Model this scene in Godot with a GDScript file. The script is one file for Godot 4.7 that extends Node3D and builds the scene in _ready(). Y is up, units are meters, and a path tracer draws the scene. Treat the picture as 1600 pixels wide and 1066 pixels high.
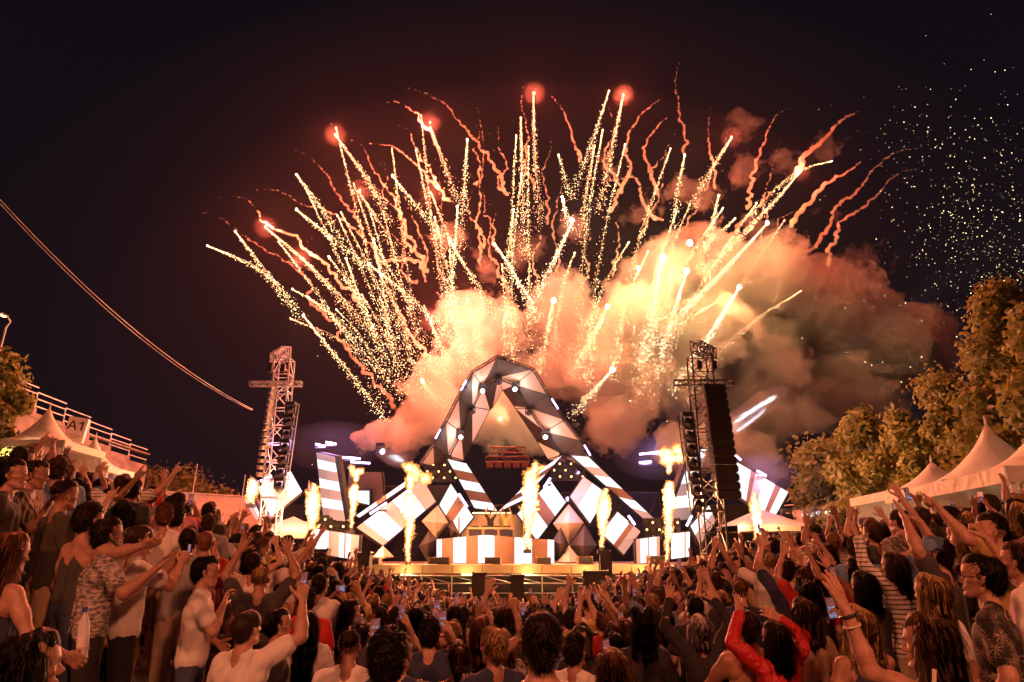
extends Node3D

# ------------------------------------------------------------------ mesh helpers
class MB:
	var v := PackedVector3Array()
	var n := PackedVector3Array()
	var i := PackedInt32Array()
	var c := PackedColorArray()
	var uv := PackedVector2Array()

	func tri(a: Vector3, b: Vector3, d: Vector3) -> void:
		var nn := (d - a).cross(b - a).normalized()
		var k := v.size()
		v.append(a); v.append(b); v.append(d)
		n.append(nn); n.append(nn); n.append(nn)
		i.append(k); i.append(k + 1); i.append(k + 2)

	func quad(a: Vector3, b: Vector3, d: Vector3, e: Vector3) -> void:
		tri(a, b, d)
		tri(a, d, e)

	func box(t: Transform3D, s: Vector3) -> void:
		var h := s / 2.0
		var p := []
		for k in 8:
			p.append(t * Vector3(h.x if k & 1 else -h.x, h.y if k & 2 else -h.y, h.z if k & 4 else -h.z))
		quad(p[1], p[3], p[2], p[0]); quad(p[4], p[6], p[7], p[5])
		quad(p[0], p[2], p[6], p[4]); quad(p[5], p[7], p[3], p[1])
		quad(p[3], p[7], p[6], p[2]); quad(p[5], p[1], p[0], p[4])

	func at(p: Vector3, s: Vector3) -> void:
		box(Transform3D(Basis(), p), s)

	# prism between a closed outline in front and the same outline moved by d
	func prism(o: Array, d: Vector3) -> void:
		var m := o.size()
		for k in range(1, m - 1):
			tri(o[0], o[k], o[k + 1])
			tri(o[0] + d, o[k + 1] + d, o[k] + d)
		for k in m:
			var a: Vector3 = o[k]
			var b: Vector3 = o[(k + 1) % m]
			quad(a, a + d, b + d, b)

	func path(pts: Array, radii: Array, sides := 6, caps := true) -> void:
		var k0 := v.size()
		var m := pts.size()
		var side := Vector3.UP
		for j in m:
			var d: Vector3 = (pts[mini(j + 1, m - 1)] - pts[maxi(j - 1, 0)]).normalized()
			if j == 0:
				side = d.cross(Vector3.UP if absf(d.y) < 0.9 else Vector3.RIGHT).normalized()
			else:
				side = (side - d * side.dot(d)).normalized()
			var other := d.cross(side)
			for s in sides:
				var a := TAU * s / sides
				var nn := side * cos(a) + other * sin(a)
				v.append(pts[j] + nn * radii[j])
				n.append(nn)
		for j in m - 1:
			for s in sides:
				var a := k0 + j * sides + s
				var b := k0 + j * sides + (s + 1) % sides
				i.append(a); i.append(a + sides); i.append(b)
				i.append(b); i.append(a + sides); i.append(b + sides)
		if caps:
			for e in [0, m - 1]:
				var k := v.size()
				var d: Vector3 = (pts[0] - pts[1]).normalized() if e == 0 else (pts[m - 1] - pts[m - 2]).normalized()
				for s in sides:
					v.append(v[k0 + e * sides + s]); n.append(d)
				for s in range(1, sides - 1):
					i.append(k)
					i.append(k + s + (0 if e == 0 else 1))
					i.append(k + s + (1 if e == 0 else 0))

	func tube(a: Vector3, b: Vector3, r: float, sides := 6) -> void:
		path([a, b], [r, r], sides)

	func add(o: MB, t := Transform3D()) -> void:
		var k := v.size()
		v.append_array(t * o.v)
		var nt := Transform3D(t.basis.orthonormalized(), Vector3.ZERO)
		n.append_array(nt * o.n)
		var j := o.i.duplicate()
		for q in j.size():
			j[q] += k
		i.append_array(j)

	func tint(col: Color) -> void:
		while c.size() < v.size():
			c.append(col)

	func mesh() -> ArrayMesh:
		var a := []
		a.resize(Mesh.ARRAY_MAX)
		a[Mesh.ARRAY_VERTEX] = v
		a[Mesh.ARRAY_NORMAL] = n
		a[Mesh.ARRAY_INDEX] = i
		if c.size() == v.size():
			a[Mesh.ARRAY_COLOR] = c
		if uv.size() == v.size():
			a[Mesh.ARRAY_TEX_UV] = uv
		var m := ArrayMesh.new()
		m.add_surface_from_arrays(Mesh.PRIMITIVE_TRIANGLES, a)
		return m

var rng := RandomNumberGenerator.new()
var noise := FastNoiseLite.new()
var M := {}

func mb() -> MB:
	return MB.new()

func lin(r: float, g: float, b: float) -> Color:
	return Color(r, g, b).linear_to_srgb()

func mat(called: String, r: float, g: float, b: float, rough := 0.8, metal := 0.0) -> StandardMaterial3D:
	var m := StandardMaterial3D.new()
	m.resource_name = called
	m.albedo_color = lin(r, g, b)
	m.roughness = rough
	m.metallic = metal
	M[called] = m
	return m

func glow(called: String, r: float, g: float, b: float, energy: float) -> StandardMaterial3D:
	var m := mat(called, 0.1, 0.1, 0.1, 0.6)
	m.emission_enabled = true
	m.emission = lin(r, g, b)
	m.emission_energy_multiplier = energy
	return m

func noise_tex(freq: float, size: int, c0: Color, c1: Color, kind := FastNoiseLite.TYPE_SIMPLEX_SMOOTH, lo := 0.2, hi := 0.8) -> NoiseTexture2D:
	var f := FastNoiseLite.new()
	f.seed = 7
	f.noise_type = kind
	f.frequency = freq
	f.fractal_octaves = 4
	var t := NoiseTexture2D.new()
	t.width = size
	t.height = size
	t.seamless = true
	t.noise = f
	var g := Gradient.new()
	g.offsets = PackedFloat32Array([lo, hi])
	g.colors = PackedColorArray([c0, c1])
	t.color_ramp = g
	return t

func obj(called: String, m: MB, material: Material, parent: Node = self) -> MeshInstance3D:
	return inst(called, m.mesh(), material, parent)

func inst(called: String, mesh: Mesh, material: Material, parent: Node = self) -> MeshInstance3D:
	var o := MeshInstance3D.new()
	o.name = called
	o.mesh = mesh
	if material:
		o.set_surface_override_material(0, material)
	parent.add_child(o, true)
	return o

func tag(o: Node, label: String, category: String, group := "", kind := "") -> Node:
	if label:
		o.set_meta("label", label)
	if category:
		o.set_meta("category", category)
	if group:
		o.set_meta("group", group)
	if kind:
		o.set_meta("kind", kind)
	return o

func thing(called: String, label: String, category: String, at := Vector3.ZERO, turn := 0.0, group := "") -> Node3D:
	var o := Node3D.new()
	o.name = called
	add_child(o, true)
	o.position = at
	o.rotation.y = turn
	tag(o, label, category, group)
	return o

func lamp(at: Vector3, r: float, g: float, b: float, energy: float, size: float, called := "lamp_light") -> OmniLight3D:
	var l := OmniLight3D.new()
	l.name = called
	l.position = at
	l.light_color = lin(r, g, b)
	l.light_energy = energy
	l.light_size = size
	l.omni_range = 200.0
	l.omni_attenuation = 2.0
	l.shadow_enabled = true
	add_child(l, true)
	return l

# surface nets round tapered capsules [a, b, ra, rb, squash] joined by a smooth minimum
func net(bones: Array, h: float, k: float, amp := 0.0, freq := 1.0, stretch := Vector3.ONE, grain: FastNoiseLite = null) -> MB:
	var lo := Vector3.ONE * 1e9
	var hi := Vector3.ONE * -1e9
	for b in bones:
		var r: float = maxf(b[2], b[3])
		lo = lo.min(b[0].min(b[1]) - Vector3.ONE * r)
		hi = hi.max(b[0].max(b[1]) + Vector3.ONE * r)
	var pad := Vector3.ONE * (2.5 * h + amp)
	lo -= pad
	hi += pad
	var nx := int((hi.x - lo.x) / h) + 2
	var ny := int((hi.y - lo.y) / h) + 2
	var nz := int((hi.z - lo.z) / h) + 2
	var nxy := nx * ny
	var f := PackedFloat32Array()
	f.resize(nxy * nz)
	f.fill(100.0)
	var reach := k + 2.0 * h + amp
	for b in bones:
		var a: Vector3 = b[0]
		var sq: Vector3 = b[4] if b.size() > 4 else Vector3.ONE
		var e: Vector3 = (b[1] - a) * sq
		var ra: float = b[2]
		var dr: float = b[3] - ra
		var ee := e.length_squared()
		var inv := 1.0 / ee if ee > 1e-12 else 0.0
		var rr := maxf(b[2], b[3]) + reach
		var l0: Vector3 = (a.min(b[1]) - Vector3.ONE * rr - lo) / h
		var h0: Vector3 = (a.max(b[1]) + Vector3.ONE * rr - lo) / h
		var x0 := maxi(0, int(l0.x))
		var x1 := mini(nx - 1, int(h0.x) + 1)
		for z in range(maxi(0, int(l0.z)), mini(nz - 1, int(h0.z) + 1) + 1):
			var pz := (lo.z + z * h - a.z) * sq.z
			for y in range(maxi(0, int(l0.y)), mini(ny - 1, int(h0.y) + 1) + 1):
				var py := (lo.y + y * h - a.y) * sq.y
				var yz := py * e.y + pz * e.z
				var idx := z * nxy + y * nx + x0
				for x in range(x0, x1 + 1):
					var px := (lo.x + x * h - a.x) * sq.x
					var t := clampf((px * e.x + yz) * inv, 0.0, 1.0)
					var dx := px - e.x * t
					var dy := py - e.y * t
					var dz := pz - e.z * t
					var d := sqrt(dx * dx + dy * dy + dz * dz) - ra - dr * t
					var o := f[idx]
					if d < o + k:
						if o < d + k:
							var q := k - absf(o - d)
							f[idx] = minf(o, d) - q * q / k * 0.25
						else:
							f[idx] = d
					idx += 1
	if amp > 0.0:
		var near := 3.0 * h + amp
		var tex := grain if grain else noise
		var idx := 0
		for z in nz:
			for y in ny:
				for x in nx:
					if absf(f[idx]) < near:
						var p := (lo + Vector3(x, y, z) * h) * stretch * freq
						f[idx] -= amp * tex.get_noise_3dv(p)
					idx += 1
	var out := MB.new()
	var at := PackedInt32Array()
	at.resize(f.size())
	at.fill(-1)
	var cells := PackedInt32Array()
	var lim := 2.8 * h + amp
	for z in nz - 1:
		for y in ny - 1:
			var idx := z * nxy + y * nx
			for x in nx - 1:
				var c0 := f[idx]
				if c0 < lim and c0 > -lim:
					var c1 := f[idx + 1]
					var c2 := f[idx + nx]
					var c3 := f[idx + nx + 1]
					var c4 := f[idx + nxy]
					var c5 := f[idx + nxy + 1]
					var c6 := f[idx + nxy + nx]
					var c7 := f[idx + nxy + nx + 1]
					var lo8 := minf(minf(minf(c0, c1), minf(c2, c3)), minf(minf(c4, c5), minf(c6, c7)))
					var hi8 := maxf(maxf(maxf(c0, c1), maxf(c2, c3)), maxf(maxf(c4, c5), maxf(c6, c7)))
					if lo8 < 0.0 and hi8 >= 0.0:
						var s := Vector3.ZERO
						var m := 0
						if (c0 < 0.0) != (c1 < 0.0): s += Vector3(c0 / (c0 - c1), 0, 0); m += 1
						if (c2 < 0.0) != (c3 < 0.0): s += Vector3(c2 / (c2 - c3), 1, 0); m += 1
						if (c4 < 0.0) != (c5 < 0.0): s += Vector3(c4 / (c4 - c5), 0, 1); m += 1
						if (c6 < 0.0) != (c7 < 0.0): s += Vector3(c6 / (c6 - c7), 1, 1); m += 1
						if (c0 < 0.0) != (c2 < 0.0): s += Vector3(0, c0 / (c0 - c2), 0); m += 1
						if (c1 < 0.0) != (c3 < 0.0): s += Vector3(1, c1 / (c1 - c3), 0); m += 1
						if (c4 < 0.0) != (c6 < 0.0): s += Vector3(0, c4 / (c4 - c6), 1); m += 1
						if (c5 < 0.0) != (c7 < 0.0): s += Vector3(1, c5 / (c5 - c7), 1); m += 1
						if (c0 < 0.0) != (c4 < 0.0): s += Vector3(0, 0, c0 / (c0 - c4)); m += 1
						if (c1 < 0.0) != (c5 < 0.0): s += Vector3(1, 0, c1 / (c1 - c5)); m += 1
						if (c2 < 0.0) != (c6 < 0.0): s += Vector3(0, 1, c2 / (c2 - c6)); m += 1
						if (c3 < 0.0) != (c7 < 0.0): s += Vector3(1, 1, c3 / (c3 - c7)); m += 1
						at[idx] = out.v.size()
						cells.append(idx)
						out.v.append(lo + (Vector3(x, y, z) + s / m) * h)
						out.n.append(Vector3(c1 + c3 + c5 + c7 - c0 - c2 - c4 - c6, c2 + c3 + c6 + c7 - c0 - c1 - c4 - c5, c4 + c5 + c6 + c7 - c0 - c1 - c2 - c3).normalized())
				idx += 1
	for idx in cells:
		var c0 := f[idx] < 0.0
		for ax in 3:
			var step := 1 if ax == 0 else nx if ax == 1 else nxy
			if (f[idx + step] < 0.0) == c0:
				continue
			var u := nx if ax == 0 else nxy if ax == 1 else 1
			var w := nxy if ax == 0 else 1 if ax == 1 else nx
			if idx - u - w < 0:
				continue
			var p0 := at[idx - u - w]
			var p1 := at[idx - w]
			var p2 := at[idx]
			var p3 := at[idx - u]
			if p0 < 0 or p1 < 0 or p3 < 0:
				continue
			if c0:
				out.i.append_array(PackedInt32Array([p0, p2, p1, p0, p3, p2]))
			else:
				out.i.append_array(PackedInt32Array([p0, p1, p2, p0, p2, p3]))
	return out

# ------------------------------------------------------------------ people
const UPPER := 0.285
const FORE := 0.26
# right elbow, right wrist, left elbow, left wrist (directions are kept, lengths are fixed), right hand, left hand, head pitch, head yaw
var POSES := {
	"arms_down": [Vector3(0.27, 1.16, 0.04), Vector3(0.26, 0.92, -0.08), Vector3(-0.27, 1.16, 0.04), Vector3(-0.26, 0.92, -0.08), "relaxed", "relaxed", 6.0, 0.0],
	"right_hand_up": [Vector3(0.31, 1.67, -0.10), Vector3(0.27, 1.92, -0.17), Vector3(-0.28, 1.16, 0.02), Vector3(-0.22, 0.98, -0.18), "open", "relaxed", 8.0, 5.0],
	"left_hand_up": [Vector3(0.28, 1.16, 0.02), Vector3(0.22, 0.98, -0.18), Vector3(-0.31, 1.67, -0.10), Vector3(-0.25, 1.92, -0.17), "relaxed", "open", 8.0, -5.0],
	"both_hands_up": [Vector3(0.32, 1.68, -0.06), Vector3(0.22, 1.93, -0.13), Vector3(-0.32, 1.68, -0.06), Vector3(-0.24, 1.93, -0.13), "open", "open", 10.0, 0.0],
	"arms_spread": [Vector3(0.43, 1.60, -0.06), Vector3(0.56, 1.84, -0.12), Vector3(-0.43, 1.60, -0.06), Vector3(-0.56, 1.84, -0.12), "horns", "point", 8.0, 0.0],
	"right_fist_up": [Vector3(0.34, 1.62, -0.17), Vector3(0.24, 1.85, -0.26), Vector3(-0.28, 1.16, 0.0), Vector3(-0.16, 1.05, -0.2), "fist", "relaxed", 6.0, -8.0],
	"left_arm_pointing": [Vector3(0.28, 1.16, 0.0), Vector3(0.2, 1.0, -0.2), Vector3(-0.31, 1.6, -0.19), Vector3(-0.30, 1.82, -0.34), "relaxed", "point", 8.0, 8.0],
	"phone_right": [Vector3(0.27, 1.43, -0.26), Vector3(0.16, 1.66, -0.36), Vector3(-0.27, 1.16, -0.02), Vector3(-0.18, 1.03, -0.22), "grip", "relaxed", 8.0, 3.0],
	"phone_high": [Vector3(0.31, 1.6, -0.19), Vector3(0.25, 1.85, -0.27), Vector3(-0.27, 1.16, -0.02), Vector3(-0.2, 1.03, -0.22), "grip", "relaxed", 10.0, 5.0],
	"phone_both": [Vector3(0.25, 1.31, -0.24), Vector3(0.08, 1.53, -0.37), Vector3(-0.25, 1.31, -0.24), Vector3(-0.08, 1.53, -0.37), "grip", "grip", 4.0, 0.0],
	"clapping": [Vector3(0.28, 1.23, -0.16), Vector3(0.045, 1.36, -0.29), Vector3(-0.28, 1.23, -0.16), Vector3(-0.045, 1.36, -0.29), "open", "open", 4.0, 0.0],
	"hand_at_mouth": [Vector3(0.23, 1.19, -0.16), Vector3(0.07, 1.41, -0.2), Vector3(-0.26, 1.17, 0.0), Vector3(-0.1, 1.06, -0.2), "relaxed", "relaxed", -4.0, 5.0],
	"arms_folded_up": [Vector3(0.36, 1.66, -0.05), Vector3(0.14, 1.80, -0.08), Vector3(-0.33, 1.64, -0.1), Vector3(-0.17, 1.86, -0.18), "relaxed", "open", 10.0, 0.0],
	"left_arm_out": [Vector3(0.27, 1.18, -0.04), Vector3(0.2, 1.1, -0.26), Vector3(-0.47, 1.42, 0.0), Vector3(-0.72, 1.5, -0.06), "relaxed", "relaxed", 4.0, 5.0],
	"right_arm_out": [Vector3(0.47, 1.42, -0.02), Vector3(0.72, 1.47, -0.06), Vector3(-0.27, 1.16, 0.0), Vector3(-0.2, 1.0, -0.18), "relaxed", "relaxed", 4.0, 5.0],
	"gesture_right": [Vector3(0.36, 1.24, -0.12), Vector3(0.4, 1.42, -0.3), Vector3(-0.27, 1.16, 0.02), Vector3(-0.22, 0.95, -0.1), "open", "relaxed", 4.0, 12.0],
	"wide_wave_left": [Vector3(0.27, 1.2, -0.1), Vector3(0.16, 1.2, -0.34), Vector3(-0.40, 1.58, -0.08), Vector3(-0.47, 1.84, -0.12), "grip", "open", 4.0, 10.0],
	"cup_raised": [Vector3(0.34, 1.5, -0.2), Vector3(0.18, 1.74, -0.33), Vector3(-0.27, 1.16, 0.0), Vector3(-0.2, 1.0, -0.18), "grip", "relaxed", 0.0, 0.0],
	"bottle_low": [Vector3(0.3, 1.2, -0.05), Vector3(0.34, 1.08, -0.26), Vector3(-0.27, 1.16, 0.0), Vector3(-0.2, 1.0, -0.18), "grip", "relaxed", 0.0, 0.0],
}
var SAY := {
	"arms_down": "arms at sides", "right_hand_up": "right hand raised", "left_hand_up": "left hand raised", "both_hands_up": "both hands up",
	"arms_spread": "arms spread high", "right_fist_up": "right fist raised", "left_arm_pointing": "left arm pointing up", "phone_right": "filming with phone",
	"phone_high": "holding phone overhead", "phone_both": "filming two-handed", "clapping": "clapping", "hand_at_mouth": "hand at mouth", "arms_folded_up": "arms bent over head",
	"left_arm_out": "left arm outstretched", "right_arm_out": "right arm outstretched", "gesture_right": "gesturing", "wide_wave_left": "waving left hand", "cup_raised": "lifting a cup", "bottle_low": "holding a bottle",
}
var cache := {}

func hand(kind: String, side: float) -> MB:
	var key := "hand %s %s" % [kind, side]
	if cache.has(key):
		return cache[key]
	var curl := {"open": 0.12, "relaxed": 0.55, "fist": 1.45, "point": 1.4, "horns": 1.4, "grip": 0.75}
	var spread := 0.16 if kind == "open" else 0.03
	var bones := [[Vector3(0, -0.03, 0), Vector3(0, 0.02, 0), 0.027, 0.026, Vector3(1, 1, 1.3)]]
	var x := [-0.034, -0.012, 0.011, 0.032]
	var y := [0.088, 0.094, 0.09, 0.08]
	var length := [0.074, 0.082, 0.076, 0.06]
	for f in 4:
		var a: float = curl[kind]
		if kind == "point" and f == 0 or kind == "horns" and (f == 0 or f == 3):
			a = 0.08
		var p := Vector3(x[f], y[f], 0)
		bones.append([Vector3(x[f] * 0.55, 0.012, 0), p, 0.0155, 0.0125])
		var out := (f - 1.5) * spread
		var bend := a * 0.7
		for s in 3:
			var l: float = length[f] * [0.45, 0.31, 0.27][s]
			var d := Vector3(sin(out), cos(out) * cos(bend), -sin(bend))
			var q := p + d * l
			bones.append([p, q, 0.0098 - s * 0.001, 0.0088 - s * 0.001])
			p = q
			bend += a
	var folded := kind in ["fist", "point", "horns"]
	var t1 := Vector3(-0.045, 0.045, -0.018)
	var t2 := Vector3(-0.045, 0.075, -0.04) if folded else Vector3(-0.072, 0.072, -0.024)
	var t3 := Vector3(-0.015, 0.085, -0.048) if folded else Vector3(-0.086, 0.098, -0.026)
	bones.append([Vector3(-0.016, 0.01, -0.006), t1, 0.019, 0.0145])
	bones.append([t1, t2, 0.0125, 0.0108])
	bones.append([t2, t3, 0.0105, 0.0085])
	if side < 0:
		for b in bones:
			b[0].x = -b[0].x
			b[1].x = -b[1].x
	cache[key] = net(bones, 0.0058, 0.009)
	return cache[key]

func head(fem: bool) -> MB:
	var key := "head %s" % fem
	if cache.has(key):
		return cache[key]
	var j := 0.9 if fem else 1.0
	var b := [
		# skull, temples, mid face, jaw
		[Vector3(0, 0.04, 0.022), Vector3(0, 0.045, -0.018), 0.085, 0.082, Vector3(1.13, 1, 1)],
		[Vector3(0, 0.0, 0.01), Vector3(0, 0.0, -0.022), 0.068, 0.066, Vector3(1.02, 1, 1)],
		[Vector3(0, -0.035, -0.02), Vector3(0, -0.04, -0.04), 0.054 * j, 0.05 * j],
		[Vector3(0, -0.07, -0.032), Vector3(0, -0.084, -0.058), 0.044 * j, 0.032 * j],
		[Vector3(0.045 * j, -0.055, -0.0), Vector3(0.02, -0.088, -0.055), 0.022, 0.022],
		[Vector3(-0.045 * j, -0.055, -0.0), Vector3(-0.02, -0.088, -0.055), 0.022, 0.022],
		# brow, nose, lips, chin
		[Vector3(-0.03, 0.026, -0.088), Vector3(0.03, 0.026, -0.088), 0.009, 0.009],
		[Vector3(0, 0.012, -0.089), Vector3(0, -0.022, -0.112), 0.006, 0.0085],
		[Vector3(-0.009, -0.028, -0.097), Vector3(0.009, -0.028, -0.097), 0.008, 0.008],
		[Vector3(-0.014, -0.055, -0.09), Vector3(0.014, -0.055, -0.09), 0.0055, 0.0055],
		[Vector3(-0.012, -0.066, -0.088), Vector3(0.012, -0.066, -0.088), 0.0062, 0.0062],
		[Vector3(-0.006, -0.096, -0.082), Vector3(0.006, -0.096, -0.082), 0.011 * j, 0.011 * j],
		# cheekbones, ears
		[Vector3(0.048, -0.012, -0.06), Vector3(0.06, -0.008, -0.03), 0.013, 0.012],
		[Vector3(-0.048, -0.012, -0.06), Vector3(-0.06, -0.008, -0.03), 0.013, 0.012],
		[Vector3(0.079, 0.01, 0.012), Vector3(0.076, -0.026, 0.002), 0.010, 0.007],
		[Vector3(-0.079, 0.01, 0.012), Vector3(-0.076, -0.026, 0.002), 0.010, 0.007],
		[Vector3(0.087, 0.016, 0.022), Vector3(0.084, -0.012, 0.018), 0.006, 0.005],
		[Vector3(-0.087, 0.016, 0.022), Vector3(-0.084, -0.012, 0.018), 0.006, 0.005],
		[Vector3(0, -0.05, 0.02), Vector3(0, -0.15, 0.03), 0.05, 0.052],
	]
	cache[key] = net(b, 0.005, 0.014)
	return cache[key]

func arm(from: Vector3, e: Vector3, w: Vector3) -> Array:
	var elbow := from + (e - from).normalized() * UPPER
	return [elbow, elbow + (w - elbow).normalized() * FORE]

func joints(pose: String, fem: bool) -> Dictionary:
	var p: Array = POSES[pose]
	var s := 0.168 if fem else 0.19
	var sr := Vector3(s, 1.44, 0.0)
	var sl := Vector3(-s, 1.44, 0.0)
	if p[0].y > 1.5:
		sr += Vector3(-0.015, 0.035, -0.01)
	if p[2].y > 1.5:
		sl += Vector3(0.015, 0.035, -0.01)
	var r := arm(sr, p[0], p[1])
	var l := arm(sl, p[2], p[3])
	var hb := Basis.from_euler(Vector3(deg_to_rad(p[6]), deg_to_rad(p[7]), 0))
	return {"sr": sr, "sl": sl, "er": r[0], "wr": r[1], "el": l[0], "wl": l[1], "head": Transform3D(hb, Vector3(0, 1.66, -0.02))}

func hand_place(elbow: Vector3, wrist: Vector3, kind: String, side: float) -> Transform3D:
	var y := (wrist - elbow).normalized()
	if y.y > 0.35 and kind == "open":
		y = (y + Vector3(0, 0.35, -0.25)).normalized()
	var z := Vector3(0, 0, 1)
	if kind == "grip":
		z = Vector3(side * 0.9, 0.1, 0.5)
	elif y.y < 0.2:
		z = Vector3(side, 0, 0)
	z = (z - y * z.dot(y)).normalized()
	return Transform3D(Basis(y.cross(z), y, z), wrist)

func skin(pose: String, fem: bool, cell := 0.0155) -> ArrayMesh:
	var key := "skin %s %s %s" % [pose, fem, cell]
	if cache.has(key):
		return cache[key]
	var p: Array = POSES[pose]
	var j := joints(pose, fem)
	var g := 0.85 if fem else 1.0
	var b := [
		[Vector3(0, 1.42, 0.015), Vector3(0, 1.6, -0.002), 0.056 * g, 0.05 * g],
		[Vector3(0.07 * g, 1.34, 0.0), Vector3(0.055 * g, 1.04, 0.0), 0.098 * g, 0.09 * g],
		[Vector3(-0.07 * g, 1.34, 0.0), Vector3(-0.055 * g, 1.04, 0.0), 0.098 * g, 0.09 * g],
		[Vector3(0.08, 0.98, 0.01), Vector3(-0.08, 0.98, 0.01), 0.095, 0.095],
		[j.sr * Vector3(0.8, 1, 1), Vector3(0.03, 1.5, 0.012), 0.05 * g, 0.045 * g],
		[j.sl * Vector3(0.8, 1, 1), Vector3(-0.03, 1.5, 0.012), 0.05 * g, 0.045 * g],
		[j.sr * Vector3(0.7, 1, 1) - Vector3(0, 0.07, 0), j.sl * Vector3(0.7, 1, 1) - Vector3(0, 0.07, 0), 0.075 * g, 0.075 * g],
	]
	for s in [["sr", "er", "wr"], ["sl", "el", "wl"]]:
		var sh: Vector3 = j[s[0]]
		var el: Vector3 = j[s[1]]
		var wr: Vector3 = j[s[2]]
		b.append([sh, sh.lerp(el, 0.5), 0.058 * g, 0.05 * g])
		b.append([sh.lerp(el, 0.45), el, 0.05 * g, 0.04 * g])
		b.append([el, el.lerp(wr, 0.3), 0.04 * g, 0.043 * g])
		b.append([el.lerp(wr, 0.3), wr, 0.043 * g, 0.0275])
	for s in [-1.0, 1.0]:
		b.append([Vector3(0.09 * s, 0.93, 0.01), Vector3(0.1 * s, 0.52, -0.015), 0.088, 0.056])
		b.append([Vector3(0.1 * s, 0.52, -0.015), Vector3(0.1 * s, 0.36, 0.02), 0.055, 0.056])
		b.append([Vector3(0.1 * s, 0.36, 0.02), Vector3(0.105 * s, 0.08, 0.03), 0.056, 0.038])
	var m := net(b, cell, 0.035)
	m.add(head(fem), j.head)
	m.add(hand(p[4], 1.0), hand_place(j.er, j.wr, p[4], 1.0))
	m.add(hand(p[5], -1.0), hand_place(j.el, j.wl, p[5], -1.0))
	cache[key] = m.mesh()
	return cache[key]

func top(pose: String, fem: bool, kind: String, cell := 0.0155) -> ArrayMesh:
	var key := "top %s %s %s %s" % [pose, fem, kind, cell]
	if cache.has(key):
		return cache[key]
	var j := joints(pose, fem)
	var g := 0.87 if fem else 1.0
	var hem := 0.92 if kind != "crop" else 1.12
	var loose := 0.008 if kind == "tank" or kind == "crop" else 0.02
	var up: float = 0.06 if kind == "tank" or kind == "crop" else 0.0
	var b := [
		[Vector3(0.072 * g, 1.34 - up * 0.4, 0.0), Vector3(0.066 * g, 1.12, 0.0), 0.1 * g + loose * 0.7, 0.1 * g + loose * 0.6],
		[Vector3(-0.072 * g, 1.34 - up * 0.4, 0.0), Vector3(-0.066 * g, 1.12, 0.0), 0.1 * g + loose * 0.7, 0.1 * g + loose * 0.6],
		[Vector3(0.066 * g, 1.12, 0.0), Vector3(0.08, hem + 0.06, 0.005), 0.1 * g + loose * 0.6, 0.102 + loose],
		[Vector3(-0.066 * g, 1.12, 0.0), Vector3(-0.08, hem + 0.06, 0.005), 0.1 * g + loose * 0.6, 0.102 + loose],
	]
	if fem:
		b.append([Vector3(0.065, 1.29, -0.075), Vector3(0.065, 1.27, -0.08), 0.062, 0.06])
		b.append([Vector3(-0.065, 1.29, -0.075), Vector3(-0.065, 1.27, -0.08), 0.062, 0.06])
	for s in [["sr", "er", "wr", 1.0], ["sl", "el", "wl", -1.0]]:
		var sh: Vector3 = j[s[0]]
		var el: Vector3 = j[s[1]]
		var wr: Vector3 = j[s[2]]
		if kind == "tank" or kind == "crop":
			b.append([Vector3(0.075 * s[3], 1.36, 0.055), Vector3(0.085 * s[3], 1.46 + (sh.y - 1.44) * 0.6, 0.015), 0.04, 0.03])
			b.append([Vector3(0.075 * s[3], 1.34, -0.06), Vector3(0.085 * s[3], 1.46 + (sh.y - 1.44) * 0.6, 0.0), 0.035, 0.03])
			continue
		b.append([sh * Vector3(0.85, 1, 1), Vector3(0.055 * s[3], 1.495, 0.012), 0.062 * g + 0.003, 0.05 * g])
		b.append([sh * Vector3(0.7, 1, 1) - Vector3(0, 0.08, 0), Vector3(0, 1.36, 0), 0.09 * g + loose * 0.4, 0.09 * g + loose * 0.4])
		b.append([sh, sh.lerp(el, 0.62), 0.066 * g + 0.005, 0.07 * g + 0.004])
		if kind == "long":
			b.append([sh.lerp(el, 0.6), el, 0.066 * g, 0.057 * g])
			b.append([el, el.lerp(wr, 0.92), 0.057 * g, 0.045])
	cache[key] = net(b, cell, 0.03, 0.011, 11.0, Vector3(1.0, 0.45, 1.0)).mesh()
	return cache[key]

func legs(kind: String) -> ArrayMesh:
	var key := "legs " + kind
	if cache.has(key):
		return cache[key]
	var b := [[Vector3(0.07, 0.99, 0.01), Vector3(-0.07, 0.99, 0.01), 0.108, 0.108]]
	for s in [-1.0, 1.0]:
		if kind == "skirt":
			b.append([Vector3(0.06 * s, 0.95, 0.01), Vector3(0.11 * s, 0.3, 0.0), 0.12, 0.13])
			continue
		b.append([Vector3(0.088 * s, 0.94, 0.01), Vector3(0.102 * s, 0.55, -0.012), 0.106, 0.084])
		if kind == "trousers":
			b.append([Vector3(0.102 * s, 0.55, -0.012), Vector3(0.108 * s, 0.1, 0.025), 0.084, 0.068])
	cache[key] = net(b, 0.019, 0.03, 0.012, 9.0, Vector3(1, 0.4, 1)).mesh()
	return cache[key]

func shoes() -> ArrayMesh:
	if not cache.has("shoes"):
		var b := []
		for s in [-1.0, 1.0]:
			b.append([Vector3(0.106 * s, 0.045, 0.06), Vector3(0.13 * s, 0.04, -0.14), 0.044, 0.04])
			b.append([Vector3(0.106 * s, 0.09, 0.04), Vector3(0.106 * s, 0.05, 0.03), 0.042, 0.044])
		cache["shoes"] = net(b, 0.016, 0.02).mesh()
	return cache["shoes"]

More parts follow.
